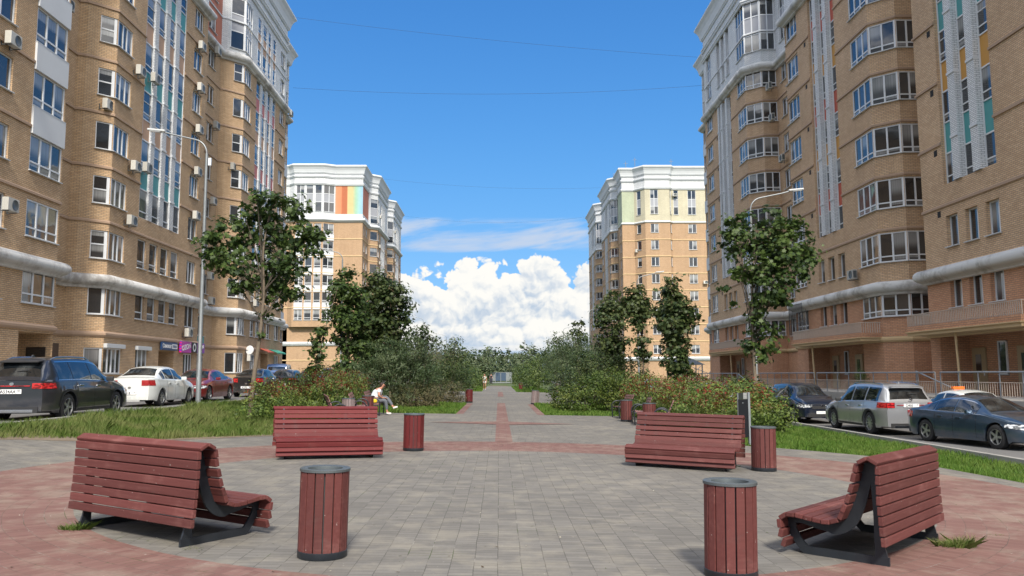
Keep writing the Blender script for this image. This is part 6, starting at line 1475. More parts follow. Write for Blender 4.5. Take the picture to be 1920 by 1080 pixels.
tree('maple_tree', (-7.9, 26.3), pxb(26.3, [(468, 385, 26), (500, 380, 26), (548, 388, 26), (575, 400, 20), (430, 432, 34), (490, 428, 48), (555, 436, 40), (392, 448, 24), (400, 480, 24), (440, 488, 40), (500, 498, 52), (560, 500, 38), (592, 445, 22), (585, 480, 20), (455, 540, 26), (515, 552, 30), (550, 545, 20), (500, 590, 16), (492, 622, 15), (497, 652, 11)]), 5400, 'young maple with dense dark crown on the left lawn near the lamp post', trunk=[(0, 0, 0), (0.10, 0, 1.4), (0.28, 0, 3.0), (0.34, 0, 4.2), (0.30, 0, 5.6), (0.55, 0, 7.2)], tr=0.085, seed=3, clump=0.125, size=0.165, per=20, nbr=24)
tree('maple_tree', (8.45, 27.1), pxb(27.1, [(1378, 425, 20), (1398, 405, 20), (1450, 405, 26), (1425, 438, 42), (1478, 445, 40), (1380, 465, 26), (1430, 490, 50), (1485, 495, 40), (1520, 470, 20), (1535, 448, 12), (1510, 500, 18), (1390, 530, 32), (1445, 545, 38), (1378, 560, 18), (1412, 580, 22), (1470, 565, 16), (1420, 608, 26), (1440, 625, 22), (1410, 640, 20), (1432, 660, 20), (1420, 672, 14)]), 5200, 'young maple with leafy sprouts under its crown beside the black board', trunk=[(0, 0, 0), (0.02, 0, 1.4), (0.0, 0, 3.0), (0.02, 0, 4.6), (0.25, 0, 6.9)], tr=0.085, seed=5, clump=0.125, size=0.165, per=20, nbr=24)
tree('maple_tree', (-7.75, 42.0), pxb(42.0, [(655, 512, 14), (648, 545, 24), (668, 560, 24), (640, 585, 20), (662, 600, 30), (645, 640, 26), (672, 650, 28), (655, 690, 22), (640, 560, 14), (625, 560, 8)]), 5200, 'slender maple left of the darkest far maple', tr=0.07, seed=7, clump=0.17, size=0.20, per=16, low=0.3)
tree('maple_tree', (-6.0, 45.5), pxb(45.5, [(712, 530, 24), (700, 560, 32), (735, 560, 34), (755, 575, 18), (700, 600, 34), (735, 610, 36), (715, 650, 38), (745, 640, 24), (690, 640, 24), (700, 690, 24), (735, 680, 24), (760, 605, 10)]), 8000, 'broad dark maple behind the willow shrub', mat='maple_d', tr=0.09, seed=8, clump=0.2, size=0.21, per=18, low=0.3)
tree('maple_tree', (-5.3, 58.0), pxb(58, [(795, 625, 16), (785, 640, 14), (808, 640, 14), (795, 655, 12), (780, 622, 8)]), 700, 'small thin maple rising above the willow shrub', mat='maple_d', tr=0.05, seed=9, clump=0.16, size=0.20, per=12)
tree('leaning_tree', (-7.95, 34.5), pxb(34.5, [(604, 622, 8), (602, 640, 10), (596, 658, 10), (600, 672, 8), (592, 690, 9), (612, 600, 6), (585, 700, 6), (618, 585, 5)]), 520, 'thin leaning young tree in front of the light grey car', trunk=[(0, 0, 0), (0.25, 0, 1.4), (0.42, 0, 2.4), (0.70, 0, 3.6), (1.15, 0, 5.2)], tr=0.035, seed=11, clump=0.11, size=0.19, per=9, nbr=6)
tree('maple_tree', (7.15, 50.0), pxb(50, [(1152, 555, 12), (1145, 575, 20), (1165, 580, 16), (1130, 600, 18), (1155, 610, 24), (1140, 640, 24), (1165, 645, 18), (1152, 672, 20), (1190, 560, 8)]), 3600, 'leftmost of the three slim maples before the far right tower', mat='maple_d', tr=0.06, seed=13, clump=0.19, size=0.20, per=16, low=0.3)
tree('maple_tree', (7.9, 45.0), pxb(45, [(1195, 545, 14), (1188, 565, 18), (1205, 570, 16), (1197, 590, 18), (1215, 585, 10), (1195, 615, 10), (1205, 640, 12), (1198, 660, 12), (1210, 672, 8)]), 2300, 'middle of the three slim maples, with a thin pale trunk', mat='maple_d', tr=0.06, seed=14, clump=0.17, size=0.20, per=14, bark='bark')
tree('maple_tree', (8.75, 40.0), pxb(40, [(1263, 528, 10), (1260, 550, 18), (1272, 575, 26), (1250, 580, 20), (1290, 590, 16), (1262, 610, 28), (1285, 615, 16), (1265, 645, 26), (1262, 675, 24), (1275, 700, 18), (1300, 575, 7), (1305, 598, 7)]), 4800, 'tall narrow maple, rightmost of the three before the far right tower', mat='maple_d', tr=0.07, seed=15, clump=0.17, size=0.20, per=16, low=0.25)
tree('maple_tree', (7.2, 75.0), pxb(75, [(1084, 608, 9), (1080, 625, 11), (1090, 632, 11), (1084, 645, 10)]), 480, 'small tree peeping above the right willow shrubs', mat='maple_d', tr=0.06, seed=16, clump=0.2, size=0.24, per=12)
def shrub(name, blobs, n, label, mat, size=0.10, shape=DIAM, seed=1, clump=0.12, per=20, group='shrubs along the promenade', upbias=0.0, cat='shrub', flat=0.85):
    bx = sum(b[0] for b in blobs) / len(blobs); by = sum(b[1] for b in blobs) / len(blobs)
    r = empty(name, (bx, by, gz(bx) - 0.05), 0, label, cat, group); B = [(b[0] - bx, b[1] - by, b[2] - gz(bx) + 0.05, b[3]) for b in blobs]
    P, Nn, C = crown_pts(B, n, seed, clump, per, flat=flat); k = P[:, 2] > 0.02; P, Nn = P[k], Nn[k]
    rs = np.random.RandomState(seed + 9); sz = size * rs.uniform(0.6, 1.3, len(P)); up = None
    if upbias: up = rs.normal(size=P.shape) * 0.6 + np.array([0, 0, upbias]) + (P - np.array(B)[:, :3].mean(0)) * 0.4
    leaves('foliage', P, Nn, sz, shape, M[mat], r, seed, up); mb = MB(); rr = random.Random(seed)
    for q in range(14):
        b = B[rr.randrange(len(B))]; x0, y0 = b[0] * 0.6 + rr.uniform(-.2, .2), b[1] * 0.6 + rr.uniform(-.2, .2); mb.tube([(x0, y0, 0), (b[0] * .8 + rr.uniform(-.2, .2), b[1] * .8, b[2] * 0.6), (b[0] + rr.uniform(-.5, .5) * b[3], b[1] + rr.uniform(-.5, .5) * b[3], b[2] + b[3] * 0.6)], [0.022, 0.015, 0.005], 5)
    mb.build('stems', M['bark_d'], r, True); return r
# willow and mixed shrubs, left
shrub('willow_shrub', [(-5.9, 39, 1.5, 1.2), (-4.6, 39.5, 2.0, 1.4), (-5.4, 40, 2.4, 1.2), (-3.8, 40, 1.5, 1.0), (-6.6, 40, 1.3, 1.0), (-4.2, 39.6, 2.9, 0.8), (-3.4, 40.5, 2.1, 0.7)], 15000, 'feathery grey green willow shrub behind the seated person', 'willow', 0.17, LANCE, 21, 0.17, 34, upbias=1.3)
shrub('spirea_shrub', [(-4.1, 38.8, 0.55, 0.85), (-3.3, 39.0, 0.5, 0.75), (-4.8, 39.2, 0.5, 0.7)], 6500, 'low brownish spirea right behind the seated person', 'spirea', 0.075, DIAM, 22, 0.10, 24, upbias=0.8)
shrub('spirea_shrub', [(-3.2, 45.5, 0.6, 0.95), (-2.5, 46.5, 0.5, 0.8), (-3.9, 46, 0.6, 0.8)], 5500, 'low brownish spirea left of the red bin on the narrow path', 'spirea', 0.085, DIAM, 23, 0.11, 24, upbias=0.8)
shrub('dark_shrub', [(-4.6, 62, 1.4, 1.5), (-3.6, 64, 2.0, 1.4), (-3.4, 64, 3.0, 0.9), (-2.9, 66, 1.2, 1.2), (-5.6, 63, 1.6, 1.4)], 7000, 'tall pointed dark green shrub left of the path mouth', 'maple_d', 0.15, DIAM, 24, 0.2, 20)
shrub('dark_shrub', [(-3.4, 80, 1.2, 1.4), (-2.8, 86, 1.2, 1.3), (-4.6, 82, 2.0, 1.8), (-3.2, 92, 1.5, 1.5), (-2.6, 98, 1.0, 1.2)], 6500, 'rounded green shrubs behind the walking person', 'bush', 0.17, DIAM, 25, 0.22, 20)
shrub('tall_shrub', [(-8.5, 58, 1.8, 2.0), (-7.4, 66, 2.4, 2.2), (-7.0, 76, 2.4, 2.2), (-6.4, 90, 2.2, 2.4), (-7.4, 104, 2.4, 2.6)], 8000, 'mass of olive shrubs between the left willow and the far trees', 'spirea', 0.20, DIAM, 26, 0.3, 20)
# right side
shrub('willow_shrub', [(5.2, 60, 2.2, 1.8), (6.6, 62, 2.4, 1.9), (4.6, 64, 2.6, 1.5), (5.6, 62, 3.8, 1.2), (7.4, 60, 2.2, 1.6)], 12000, 'tall feathery willow shrub on the right, below the lamp posts', 'willow', 0.20, LANCE, 31, 0.22, 34, upbias=1.3)
shrub('dark_shrub', [(5.0, 50, 1.3, 1.3), (6.3, 49, 1.7, 1.4), (7.4, 48, 1.5, 1.3), (5.8, 50, 2.3, 1.0), (4.0, 52, 1.1, 1.2)], 8500, 'dense dark shrub in front of the tall right willow', 'maple_d', 0.14, DIAM, 32, 0.19, 20)
shrub('light_shrub', [(3.5, 36.2, 0.6, 0.9), (4.3, 37, 0.9, 1.0), (5.1, 38, 1.0, 1.1), (3.0, 38, 0.5, 0.7), (5.6, 36, 0.8, 1.0)], 11000, 'yellow green shrub at the right edge of the narrow path', 'yellowbush', 0.10, DIAM, 33, 0.13, 22, upbias=0.7)
shrub('dark_shrub', [(3.6, 78, 1.2, 1.4), (3.0, 84, 1.2, 1.3), (4.6, 88, 2.0, 1.9), (3.2, 96, 1.8, 1.8), (2.7, 104, 1.2, 1.4)], 7000, 'rounded green shrubs right of the path mouth', 'bush', 0.17, DIAM, 34, 0.22, 20)
shrub('tall_shrub', [(8.4, 70, 2.4, 2.4), (7.2, 82, 2.8, 2.6), (6.6, 96, 2.8, 2.8), (9.5, 92, 3.0, 3.0), (7.5, 112, 2.8, 3.0)], 9000, 'mass of dark shrubs between the right willow and the far trees', 'maple_d', 0.22, DIAM, 35, 0.3, 20)
shrub('light_shrub', [(8.6, 25.8, 0.25, 0.6), (8.2, 26.2, 0.5, 0.6), (8.6, 26.9, 0.85, 0.5), (8.3, 27.6, 1.1, 0.5)], 7500, 'leafy green shrub around the right maple trunk', 'bush', 0.10, DIAM, 36, 0.13, 20, upbias=0.6)
# false spirea hedges with reddish tips
def hedge(pts, n, label, seed):
    bx = sum(p[0] for p in pts) / len(pts); by = sum(p[1] for p in pts) / len(pts)
    return shrub('hedge', [(x, y, gz(x) + h * 0.5, h * 0.56) for x, y, h in pts] , n, label, 'sorb', 0.12, LANCE * np.array([1.5, 1]), seed, 0.12, 24, 'red tipped hedges behind the armrest benches', upbias=0.9, cat='hedge', flat=1.0)
def line(a, b_, n, h0, h1, w, seed):
    rr = random.Random(seed); return [(a[0] + (b_[0] - a[0]) * i / (n - 1) + rr.uniform(-w, w), a[1] + (b_[1] - a[1]) * i / (n - 1) + rr.uniform(-w, w), h0 + (h1 - h0) * i / (n - 1) + rr.uniform(-.15, .15)) for i in range(n)]
hedge(line((-7.0, 25.6), (-6.2, 35.0), 9, 1.2, 1.75, 0.3, 1) + line((-7.6, 27.6), (-7.5, 35.0), 6, 1.2, 1.7, 0.3, 2) + [(-6.2, 24.9, 0.8), (-7.4, 25.2, 0.7)], 30000, 'red tipped leafy hedge on the left, behind the deep red bench', 41)
hedge(line((6.2, 24.0), (6.0, 34.0), 9, 1.5, 1.55, 0.25, 3) + line((7.6, 25.0), (7.6, 34.5), 7, 1.5, 1.6, 0.3, 4) + [(6.9, 23.4, 1.2), (7.6, 23.9, 1.2), (6.0, 23.2, 1.0)], 32000, 'red tipped leafy hedge on the right, behind the bench with the black board', 42)
# far wood
def wood_mass(name, spec, n, label, seed, mat='forest', size=0.9):
    rs = np.random.RandomState(seed); B = []
    for x0, x1, y0, y1, h, k in spec:
        for i in range(k):
            x = rs.uniform(x0, x1); y = rs.uniform(y0, y1); hh = h * rs.uniform(0.75, 1.12); r_ = hh * rs.uniform(0.16, 0.24)
            for q in range(4): B.append((x + rs.normal() * r_ * .3, y + rs.normal() * r_ * .3, hh * (0.14 + 0.22 * q), r_ * (1.35 - 0.24 * q)))
    P, Nn, C = crown_pts(B, n, seed, 0.55, 16); sz = size * rs.uniform(0.5, 1.2, len(P)); k = P[:, 2] > 0; o = leaves(name, P[k], Nn[k], sz[k], DIAM, M[mat], None, seed); return o
tag(wood_mass('far_wood', [(-130, 130, 235, 300, 11.0, 210), (-26, -9, 190, 235, 9.5, 18), (-8, 26, 195, 235, 9.0, 26), (-30, 30, 178, 190, 4.0, 44)], 95000, '', 51), kind='stuff')
for i, (x, y, h, rr_, lb) in enumerate([(-6.5, 120, 7.0, 1.9, 'dark broad tree at the left of the path end'), (-10.5, 138, 7.6, 2.0, 'dark tree behind the left lamp post row'), (5.0, 128, 6.0, 2.0, 'low dark tree at the right of the path end'), (9.5, 135, 8.2, 2.4, 'darker tree over the right shrubs'), (-2.9, 150, 5.5, 1.9, 'small tree beside the blue fence, left'), (12.5, 150, 8.8, 2.4, 'tall dark tree near the far right lamp posts'), (3.8, 158, 6.2, 2.1, 'small tree beside the blue fence, right')]):
    tree('broadleaf_tree', (x, y), [(x, y, h * 0.35, rr_ * 1.0), (x - rr_ * .4, y, h * 0.5, rr_), (x + rr_ * .45, y, h * 0.55, rr_ * .9), (x, y, h * 0.78, rr_ * 0.7), (x + .2, y, h * 0.92, rr_ * 0.4)], 2200, lb, 0.36, DIAM, 'maple_d' if i % 2 else 'forest', tr=0.13, seed=60 + i, clump=0.4, per=16, group='trees beyond the end of the path')
shrub('evergreen_bush', [(19.3, 43.6, 1.15, 0.42), (19.3, 43.6, 1.5, 0.3)], 1600, 'small bushy plant behind the railing above the silver car', 'bush', 0.09, LANCE, 71, 0.09, 16, group='shrubs along the promenade', upbias=0.8)

# ------------------------------------------------------------ grass
def grass(name, region, n, h0, h1, seed, mat, wd=0.014, lean=0.35):
    rs = np.random.RandomState(seed); P = region(rs, n); n = len(P); h = rs.uniform(h0, h1, n) * (0.75 + 0.5 * np.sin(P[:, 0] * 1.7 + 1.3 * np.sin(P[:, 1] * .9)) ** 2) if n > 1000 else rs.uniform(h0, h1, n)
    z = np.array([gz(x) for x in P[:, 0]]) - 0.06; an = rs.uniform(0, 2 * np.pi, n); ax = np.stack([np.cos(an), np.sin(an), np.zeros(n)], 1); ln = rs.normal(size=(n, 2)) * lean; ln[:, 0] += 0.15 * lean
    B = np.stack([P[:, 0], P[:, 1], z], 1); w = wd * rs.uniform(0.7, 1.4, n)
    mid = B + np.stack([ln[:, 0] * h * .35, ln[:, 1] * h * .35, h * 0.6], 1); tip = B + np.stack([ln[:, 0] * h, ln[:, 1] * h, h], 1)
    V = np.stack([B - ax * w[:, None], B + ax * w[:, None], mid + ax * w[:, None] * .7, tip, mid - ax * w[:, None] * .7], 1)
    me = bpy.data.meshes.new(name); k = 5; me.vertices.add(n * k); me.vertices.foreach_set('co', V.reshape(-1).astype(np.float32)); me.loops.add(n * k); me.loops.foreach_set('vertex_index', np.arange(n * k, dtype=np.int32)); me.polygons.add(n)
    me.polygons.foreach_set('loop_start', np.arange(0, n * k, k, dtype=np.int32)); me.polygons.foreach_set('loop_total', np.full(n, k, dtype=np.int32)); me.materials.append(mat); me.update(calc_edges=True)
    return tag(link(bpy.data.objects.new(name, me)), kind='stuff')
M['blade'] = leafmat('grass_blade', (0.085, 0.15, 0.026), (0.19, 0.27, 0.055), (0.30, 0.31, 0.12), tr=0.45, rough=0.6)
M['blade_r'] = leafmat('grass_blade_short', (0.075, 0.16, 0.02), (0.15, 0.27, 0.04), (0.20, 0.28, 0.06), tr=0.45, rough=0.6)
def R1(x, y): return 7.85 + ((R_L + (R_R - R_L) * (0.5 + 0.5 * np.sin(np.arctan2(x - CX0, y - CY0)))) - 7.85)
def reg_left(rs, n):
    y = 12 + (rs.rand(n) ** 1.7) * 34; x = rs.uniform(-10.85, -5.5, n); k = (np.hypot(x - CX0, y - CY0) > R1(x, y) + 0.10 + 0.25 * rs.rand(n) ** 2) & ((x < -5.65) | (y > 33.4)); return np.stack([x[k], y[k]], 1)
def reg_right(rs, n):
    y = 8 + (rs.rand(n) ** 1.5) * 34; x = rs.uniform(5.2, 12.0, n); k = (np.hypot(x - CX0, y - CY0) > R1(x, y) + 0.06 + 0.12 * rs.rand(n) ** 2) & ((x > 5.5)); return np.stack([x[k], y[k]], 1)
def reg_mid(rs, n):
    y = 33.5 + (rs.rand(n) ** 1.2) * 11.7; x = rs.uniform(-5.8, 5.6, n); k = (x < -1.8) | (x > 1.9); return np.stack([x[k], y[k]], 1)
def reg_far(rs, n):
    y = rs.uniform(77.2, 112, n); x = rs.uniform(-5, 5, n); k = np.abs(x) > 1.7; return np.stack([x[k], y[k]], 1)
grass('grass', reg_left, 170000, 0.10, 0.27, 81, M['blade'], 0.0065, 0.30)
grass('grass', reg_right, 130000, 0.06, 0.15, 82, M['blade_r'], 0.0075, 0.3)
grass('grass', reg_mid, 42000, 0.08, 0.19, 83, M['blade_r'], 0.018)
grass('grass', reg_far, 16000, 0.10, 0.22, 84, M['blade_r'], 0.035)
def tuft(x, y, rad, n, h, label, seed):
    n = int(n * 2.2); rs = np.random.RandomState(seed); a = rs.uniform(0, 2 * np.pi, n); rr = rad * rs.rand(n) ** 0.7
    o = grass('weed_tuft', lambda r_, n_: np.stack([x + rr * np.cos(a), y + rr * np.sin(a) * 0.6], 1), n, h * 0.25, h * 0.75, seed, M['blade'], 0.0045, 0.6); del o['kind']; tag(o, label, 'weeds', 'weeds in the paving joints')
for i, (px_, py_, rad, n, h, lb) in enumerate([(-4.25, 8.45, 0.13, 130, 0.20, 'tall grass tuft at the far leg of the left foreground bench'), (-3.55, 7.95, 0.42, 320, 0.09, 'sparse weeds under the left foreground bench'), (-2.85, 7.62, 0.16, 150, 0.10, 'weeds at the near leg of the left foreground bench'), (-2.95, 7.25, 0.10, 50, 0.08, 'small weed in the red ring before the left bench'), (4.45, 8.15, 0.17, 240, 0.24, 'bushy weed at the far leg of the right foreground bench'), (5.15, 8.75, 0.12, 80, 0.10, 'flat weed in the red ring right of the right bench'), (3.42, 6.85, 0.14, 70, 0.06, 'low weeds at the near foot of the right bench'), (3.3, 6.3, 0.08, 60, 0.06, 'tiny weed at the bottom of the photo below the right bench'), (4.2, 15.1, 0.13, 130, 0.12, 'weed by the right leg of the bench near the black board'), (5.05, 14.5, 0.16, 60, 0.06, 'weed right of the bin near the black board'), (-1.95, 6.95, 0.06, 40, 0.05, 'tiny weed left of the left foreground bin')]):
    tuft(px_, py_, rad, n, h, lb, 90 + i)
# ============================================================ PEOPLE
M['skin'] = plain('skin', (0.42, 0.20, 0.13), 0.55, var=0.06); M['hair'] = plain('hair', (0.035, 0.018, 0.014), 0.6, var=0.2); M['shirt'] = plain('shirt', (0.62, 0.66, 0.72), 0.8, var=0.08, scale=9, bump=0.3); M['trousers'] = plain('trousers_grey', (0.11, 0.12, 0.14), 0.85, var=0.12, scale=9, bump=0.3)
M['whitecloth'] = plain('white_cloth', (0.72, 0.69, 0.68), 0.8, var=0.06); M['bag_yellow'] = plain('bag_yellow', (0.72, 0.52, 0.02), 0.5, var=0.1); M['darkcloth'] = plain('dark_cloth', (0.02, 0.022, 0.03), 0.9)
def skin_mesh(name, J, Ed, mat, parent, sub=2, root=0):
    """continuous body grown over joints J: [(x,y,z,r)], edges Ed"""
    me = bpy.data.meshes.new(name); me.from_pydata([j[:3] for j in J], Ed, []); o = bpy.data.objects.new(name, me); col.objects.link(o)
    md = o.modifiers.new('skin', 'SKIN'); md.use_smooth_shade = True; ly = me.skin_vertices[0].data if me.skin_vertices else None
    if ly is None:
        bm = bmesh.new(); bm.from_mesh(me); bm.verts.layers.skin.verify(); bm.to_mesh(me); bm.free(); ly = me.skin_vertices[0].data
    for i, j in enumerate(J): ly[i].radius = (j[3], j[4] if len(j) > 4 else j[3]); ly[i].use_root = (i == root)
    s = o.modifiers.new('sub', 'SUBSURF'); s.levels = sub; s.render_levels = sub
    dg = bpy.context.evaluated_depsgraph_get(); m2 = bpy.data.meshes.new_from_object(o.evaluated_get(dg)); bpy.data.objects.remove(o)
    m2.materials.clear(); m2.materials.append(mat)
    for p in m2.polygons: p.use_smooth = True
    return link(bpy.data.objects.new(name, m2), parent)
def hand(J, Ed, w, d, s=1.0):
    """palm, four unequal fingers and a side thumb from wrist joint w along direction d"""
    W = Vector(J[w][:3]); d = Vector(d).normalized(); side = d.cross(Vector((0, 0, 1))); side = side.normalized() if side.length > .1 else Vector((1, 0, 0)); dn = d.cross(side)
    p = len(J); J.append((*(W + d * 0.05 * s), 0.030 * s, 0.018 * s)); Ed.append((w, p))
    for k, (o_, L) in enumerate(((-0.032, 0.062), (-0.011, 0.075), (0.011, 0.070), (0.032, 0.055))):
        a = W + d * 0.088 * s + side * o_ * s; i = len(J); J += [(*a, 0.0095 * s), (*(a + d * L * .5 * s + dn * 0.006 * s), 0.0085 * s), (*(a + d * L * .85 * s + dn * 0.028 * s), 0.007 * s)]; Ed += [(p, i), (i, i + 1), (i + 1, i + 2)]
    a = W + d * 0.03 * s + side * 0.035 * s; i = len(J); J += [(*a, 0.011 * s), (*(a + d * 0.035 * s + side * 0.025 * s), 0.009 * s), (*(a + d * 0.06 * s + side * 0.022 * s), 0.008 * s)]; Ed += [(p, i), (i, i + 1), (i + 1, i + 2)]
def face(parent, C, fwd, r, mat=None):
    C = Vector(C); f = Vector(fwd).normalized(); s = f.cross(Vector((0, 0, 1))).normalized()
    for sg in (1, -1):
        mb = MB(); mb.lathe([(0, -0.012), (0.010, -0.006), (0.012, 0), (0.010, 0.006), (0, 0.012)], n=10); e = mb.build('eye', M['black'], parent, True); e.location = C + f * r * 0.90 + s * sg * 0.032 + Vector((0, 0, 0.012))
        mb = MB(); mb.lathe([(0, -0.03), (0.014, -0.015), (0.017, 0.01), (0.01, 0.03), (0, 0.032)], n=8); e = mb.build('ear', M['skin'], parent, True); e.location = C + s * sg * r * 0.93 - f * 0.005
    mb = MB(); mb.tube([C + f * r * .95 + Vector((0, 0, 0.012)), C + f * (r * 1.12) + Vector((0, 0, -0.028)), C + f * r * .96 + Vector((0, 0, -0.036))], [0.008, 0.014, 0.009], 7); mb.build('nose', M['skin'], parent, True)
    mb = MB(); mb.tube([C + f * r * .93 + s * .024 + Vector((0, 0, -0.062)), C + f * r * 1.0 + Vector((0, 0, -0.060)), C + f * r * .93 - s * .024 + Vector((0, 0, -0.062))], 0.006, 6); mb.build('mouth', M['lamp_red'], parent, True)
# seated person: sits on the armrest bench at (-4.95,31.7), facing the path (+X), head turned away
r = empty('person', (-4.78, 31.75, gz(-4.8)), 0, 'person in a light shirt and grey trousers sitting cross legged on a left bench', 'person')
# local axes: x towards the path, y away from the viewer
J = [(0.0, 0, 0.53, 0.165, 0.19), (0.04, 0, 0.70, 0.15, 0.185), (0.11, 0, 0.85, 0.145, 0.19), (0.18, 0, 0.965, 0.10, 0.15), (0.24, 0.0, 1.015, 0.055), (0.285, 0.01, 1.055, 0.070), (0.31, 0.015, 1.12, 0.092, 0.084), (0.305, 0.015, 1.18, 0.06),
     (0.20, -0.17, 0.93, 0.06), (0.20, -0.25, 0.73, 0.048), (0.30, -0.14, 0.64, 0.036), (0.36, -0.09, 0.64, 0.028),
     (0.20, 0.17, 0.93, 0.06), (0.21, 0.25, 0.73, 0.048), (0.31, 0.14, 0.64, 0.036), (0.37, 0.10, 0.65, 0.028),
     (0.05, -0.10, 0.52, 0.09), (0.43, -0.08, 0.55, 0.075), (0.47, -0.07, 0.30, 0.052), (0.49, -0.07, 0.10, 0.038), (0.60, -0.08, 0.055, 0.032),
     (0.05, 0.10, 0.54, 0.09), (0.44, 0.06, 0.66, 0.075), (0.62, -0.01, 0.44, 0.052), (0.72, -0.04, 0.28, 0.038), (0.84, -0.05, 0.30, 0.032)]
Ed = [(0, 1), (1, 2), (2, 3), (3, 4), (4, 5), (5, 6), (6, 7), (3, 8), (8, 9), (9, 10), (10, 11), (3, 12), (12, 13), (13, 14), (14, 15), (0, 16), (16, 17), (17, 18), (18, 19), (19, 20), (0, 21), (21, 22), (22, 23), (23, 24), (24, 25)]
hand(J, Ed, 11, (1, 0.3, -0.15)); hand(J, Ed, 15, (1, -0.4, -0.15)); skin_mesh('body', J, Ed, M['skin'], r)
g = 0.014
def grow(ids, ext=g): return [tuple([*J[i][:3]] + [v + ext for v in J[i][3:]]) for i in ids]
S = grow([0, 1, 2, 3]) + [(0.20, -0.17, 0.935, 0.075), (0.20, -0.225, 0.81, 0.068), (0.20, 0.17, 0.935, 0.075), (0.20, 0.225, 0.81, 0.068)]
S[0] = (0.0, 0, 0.56, 0.185, 0.21); skin_mesh('shirt', S, [(0, 1), (1, 2), (2, 3), (3, 4), (4, 5), (3, 6), (6, 7)], M['shirt'], r)
T = grow([0, 16, 17, 18]) + [(0.485, -0.07, 0.17, 0.05)] + grow([21, 22, 23]) + [(0.69, -0.03, 0.34, 0.05)]
T[0] = (0.0, 0, 0.52, 0.15, 0.165); skin_mesh('trousers', T, [(0, 1), (1, 2), (2, 3), (3, 4), (0, 5), (5, 6), (6, 7), (7, 8)], M['trousers'], r)
skin_mesh('shoe', [(0.46, -0.07, 0.06, 0.042), (0.56, -0.075, 0.045, 0.042), (0.66, -0.08, 0.04, 0.034)], [(0, 1), (1, 2)], M['whitecloth'], r); skin_mesh('shoe', [(0.71, -0.04, 0.24, 0.042), (0.80, -0.05, 0.275, 0.042), (0.90, -0.055, 0.29, 0.034)], [(0, 1), (1, 2)], M['whitecloth'], r)
skin_mesh('hair', [(0.215, 0.0, 1.035, 0.055), (0.245, 0.0, 1.11, 0.080), (0.285, 0.005, 1.17, 0.090, 0.085), (0.325, 0.01, 1.195, 0.06)], [(0, 1), (1, 2), (2, 3)], M['hair'], r); face(r, (0.31, 0.015, 1.115), (0.8, 0.6, 0), 0.088)
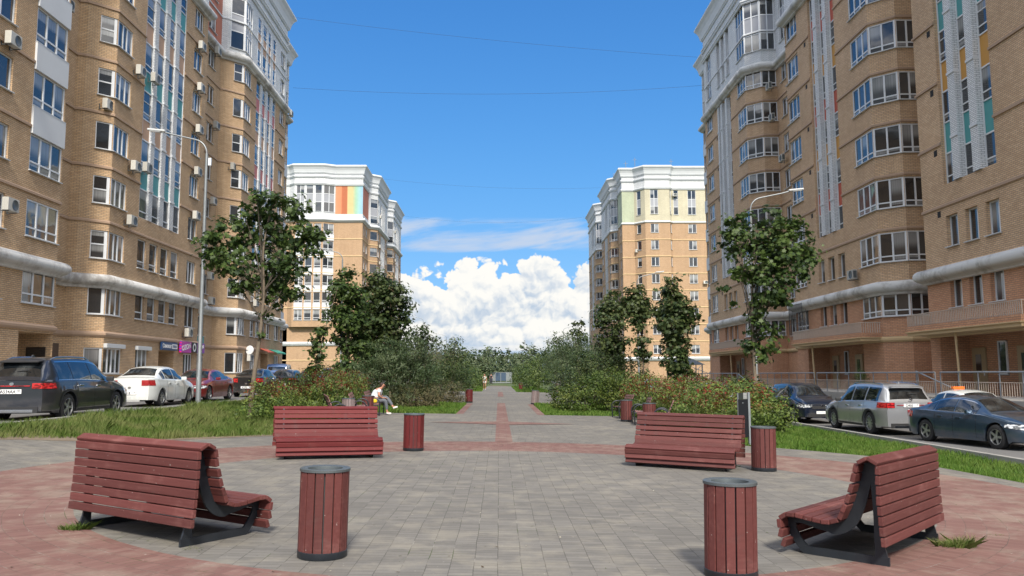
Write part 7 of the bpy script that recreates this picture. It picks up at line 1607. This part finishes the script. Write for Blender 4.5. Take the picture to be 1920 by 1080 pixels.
# yellow bag on the bench
b_ = empty('handbag', (-4.80, 31.32, 0.46 + gz(-4.8)), 0, 'bright yellow bag lying on the bench beside the seated person', 'bag'); mb = MB(); mb.box((0, 0, 0.085), (0.36, 0.16, 0.15)); mb.build('bag_body', M['bag_yellow'], b_, bevel=0.04); mb = MB(); mb.tube([(-0.12, 0, 0.15), (-0.08, 0, 0.25), (0.08, 0, 0.25), (0.12, 0, 0.15)], 0.012, 7); mb.build('strap', M['darkcloth'], b_, True)
def standing(x, y, rz, label, top, bottom, h=1.66, stride=0.16, shorts=True):
    r = empty('person', (x, y, gz(x)), rz, label, 'person', None); k = h / 1.70
    J = [(0, 0, 0.95, 0.115, 0.095), (0, 0, 1.12, 0.10, 0.085), (0, 0, 1.28, 0.125, 0.09), (0, 0, 1.40, 0.10, 0.07), (0, 0, 1.47, 0.05), (0, 0.01, 1.54, 0.065), (0, 0.01, 1.61, 0.08, 0.085), (0, 0, 1.66, 0.055),
         (-0.17, 0, 1.38, 0.052), (-0.22, -0.03, 1.12, 0.040), (-0.21, 0.06, 0.90, 0.032), (-0.21, 0.08, 0.86, 0.025), (0.17, 0, 1.38, 0.052), (0.22, 0.0, 1.12, 0.040), (0.21, -0.08, 0.90, 0.032), (0.21, -0.10, 0.86, 0.025),
         (-0.09, 0, 0.86, 0.085), (-0.10, stride * .6, 0.48, 0.055), (-0.10, stride * .8, 0.10, 0.036), (-0.10, stride * .8 + 0.11, 0.04, 0.032), (0.09, 0, 0.86, 0.085), (0.10, 0.0, 0.48, 0.055), (0.10, -stride, 0.11, 0.036), (0.10, -stride + 0.11, 0.04, 0.032)]
    J = [tuple(v * k for v in j) for j in J]
    Ed = [(0, 1), (1, 2), (2, 3), (3, 4), (4, 5), (5, 6), (6, 7), (3, 8), (8, 9), (9, 10), (10, 11), (3, 12), (12, 13), (13, 14), (14, 15), (0, 16), (16, 17), (17, 18), (18, 19), (0, 20), (20, 21), (21, 22), (22, 23)]
    J0 = list(J); hand(J, Ed, 11, (0, 0.1, -1), k); hand(J, Ed, 15, (0, 0.1, -1), k); skin_mesh('body', J, Ed, M['skin'], r)
    gr = lambda i, e=0.028: tuple([*J0[i][:3]] + [v + e for v in J0[i][3:]])
    mid = lambda a, b_, e: tuple((p + q) / 2 + (e if n > 2 else 0) for n, (p, q) in enumerate(zip(J0[a], J0[b_])))
    skin_mesh('top', [gr(0), gr(1), gr(2), gr(3), gr(8), mid(8, 9, 0.02), gr(12), mid(12, 13, 0.02)], [(0, 1), (1, 2), (2, 3), (3, 4), (4, 5), (3, 6), (6, 7)], top, r)
    if shorts: skin_mesh('shorts', [gr(0, 0.02), gr(16, 0.022), mid(16, 17, 0.03), gr(20, 0.022), mid(20, 21, 0.03)], [(0, 1), (1, 2), (0, 3), (3, 4)], bottom, r)
    else: skin_mesh('trousers', [gr(0, 0.02), gr(16, 0.02), gr(17), gr(18), gr(20, 0.02), gr(21), gr(22)], [(0, 1), (1, 2), (2, 3), (0, 4), (4, 5), (5, 6)], bottom, r)
    for a in (18, 22): p = J0[a]; skin_mesh('shoe', [(p[0], p[1] - .03, 0.05, 0.042), (p[0], p[1] + 0.08, 0.045, 0.042), (p[0], p[1] + 0.16, 0.035, 0.034)], [(0, 1), (1, 2)], M['whitecloth'], r)
    skin_mesh('hair', [(0, -0.04 * k, 1.56 * k, 0.055), (0, -0.02 * k, 1.64 * k, 0.08), (0, 0.01 * k, 1.69 * k, 0.06)], [(0, 1), (1, 2)], M['hair'], r); face(r, (0, 0.012 * k, 1.60 * k), (0, 1, 0), 0.085 * k)
standing(-1.52, 86.0, R(180), 'person in a white shirt and pale shorts walking towards the viewer far down the path', M['whitecloth'], M['whitecloth'], 1.64)
standing(-1.25, 130.0, R(180), 'tiny person in dark clothes with a pushchair at the path end', M['darkcloth'], M['darkcloth'], 1.68, shorts=False)
p_ = empty('pushchair', (-1.25, 129.2, 0), 0, 'tiny dark pushchair at the far end of the path', 'pushchair'); mb = MB(); mb.extrude([(-0.3, 0.45), (0.3, 0.40), (0.35, 0.75), (0.1, 1.02), (-0.25, 0.9)], (-0.22, 0, 0), (0, 1, 0), (0, 0, 1), (0.44, 0, 0)); mb.build('seat', M['darkcloth'], p_, bevel=0.03)
mb = MB(); mb.tube([(-.22, -.35, .12), (-.22, .1, .5), (-.22, .55, 1.0), (.22, .55, 1.0), (.22, .1, .5), (.22, -.35, .12)], 0.014, 6); mb.build('frame', M['rail_grey'], p_, True)
for sx in (-.24, .24):
    for sy in (-.35, .35): mb = MB(); mb.lathe([(0.06, -.02), (0.12, -.02), (0.12, .02), (0.06, .02)], n=16, axis='x'); w_ = mb.build('wheel', M['tyre'], p_, True); w_.location = (sx, sy, 0.12)
print('objects', len(bpy.data.objects))
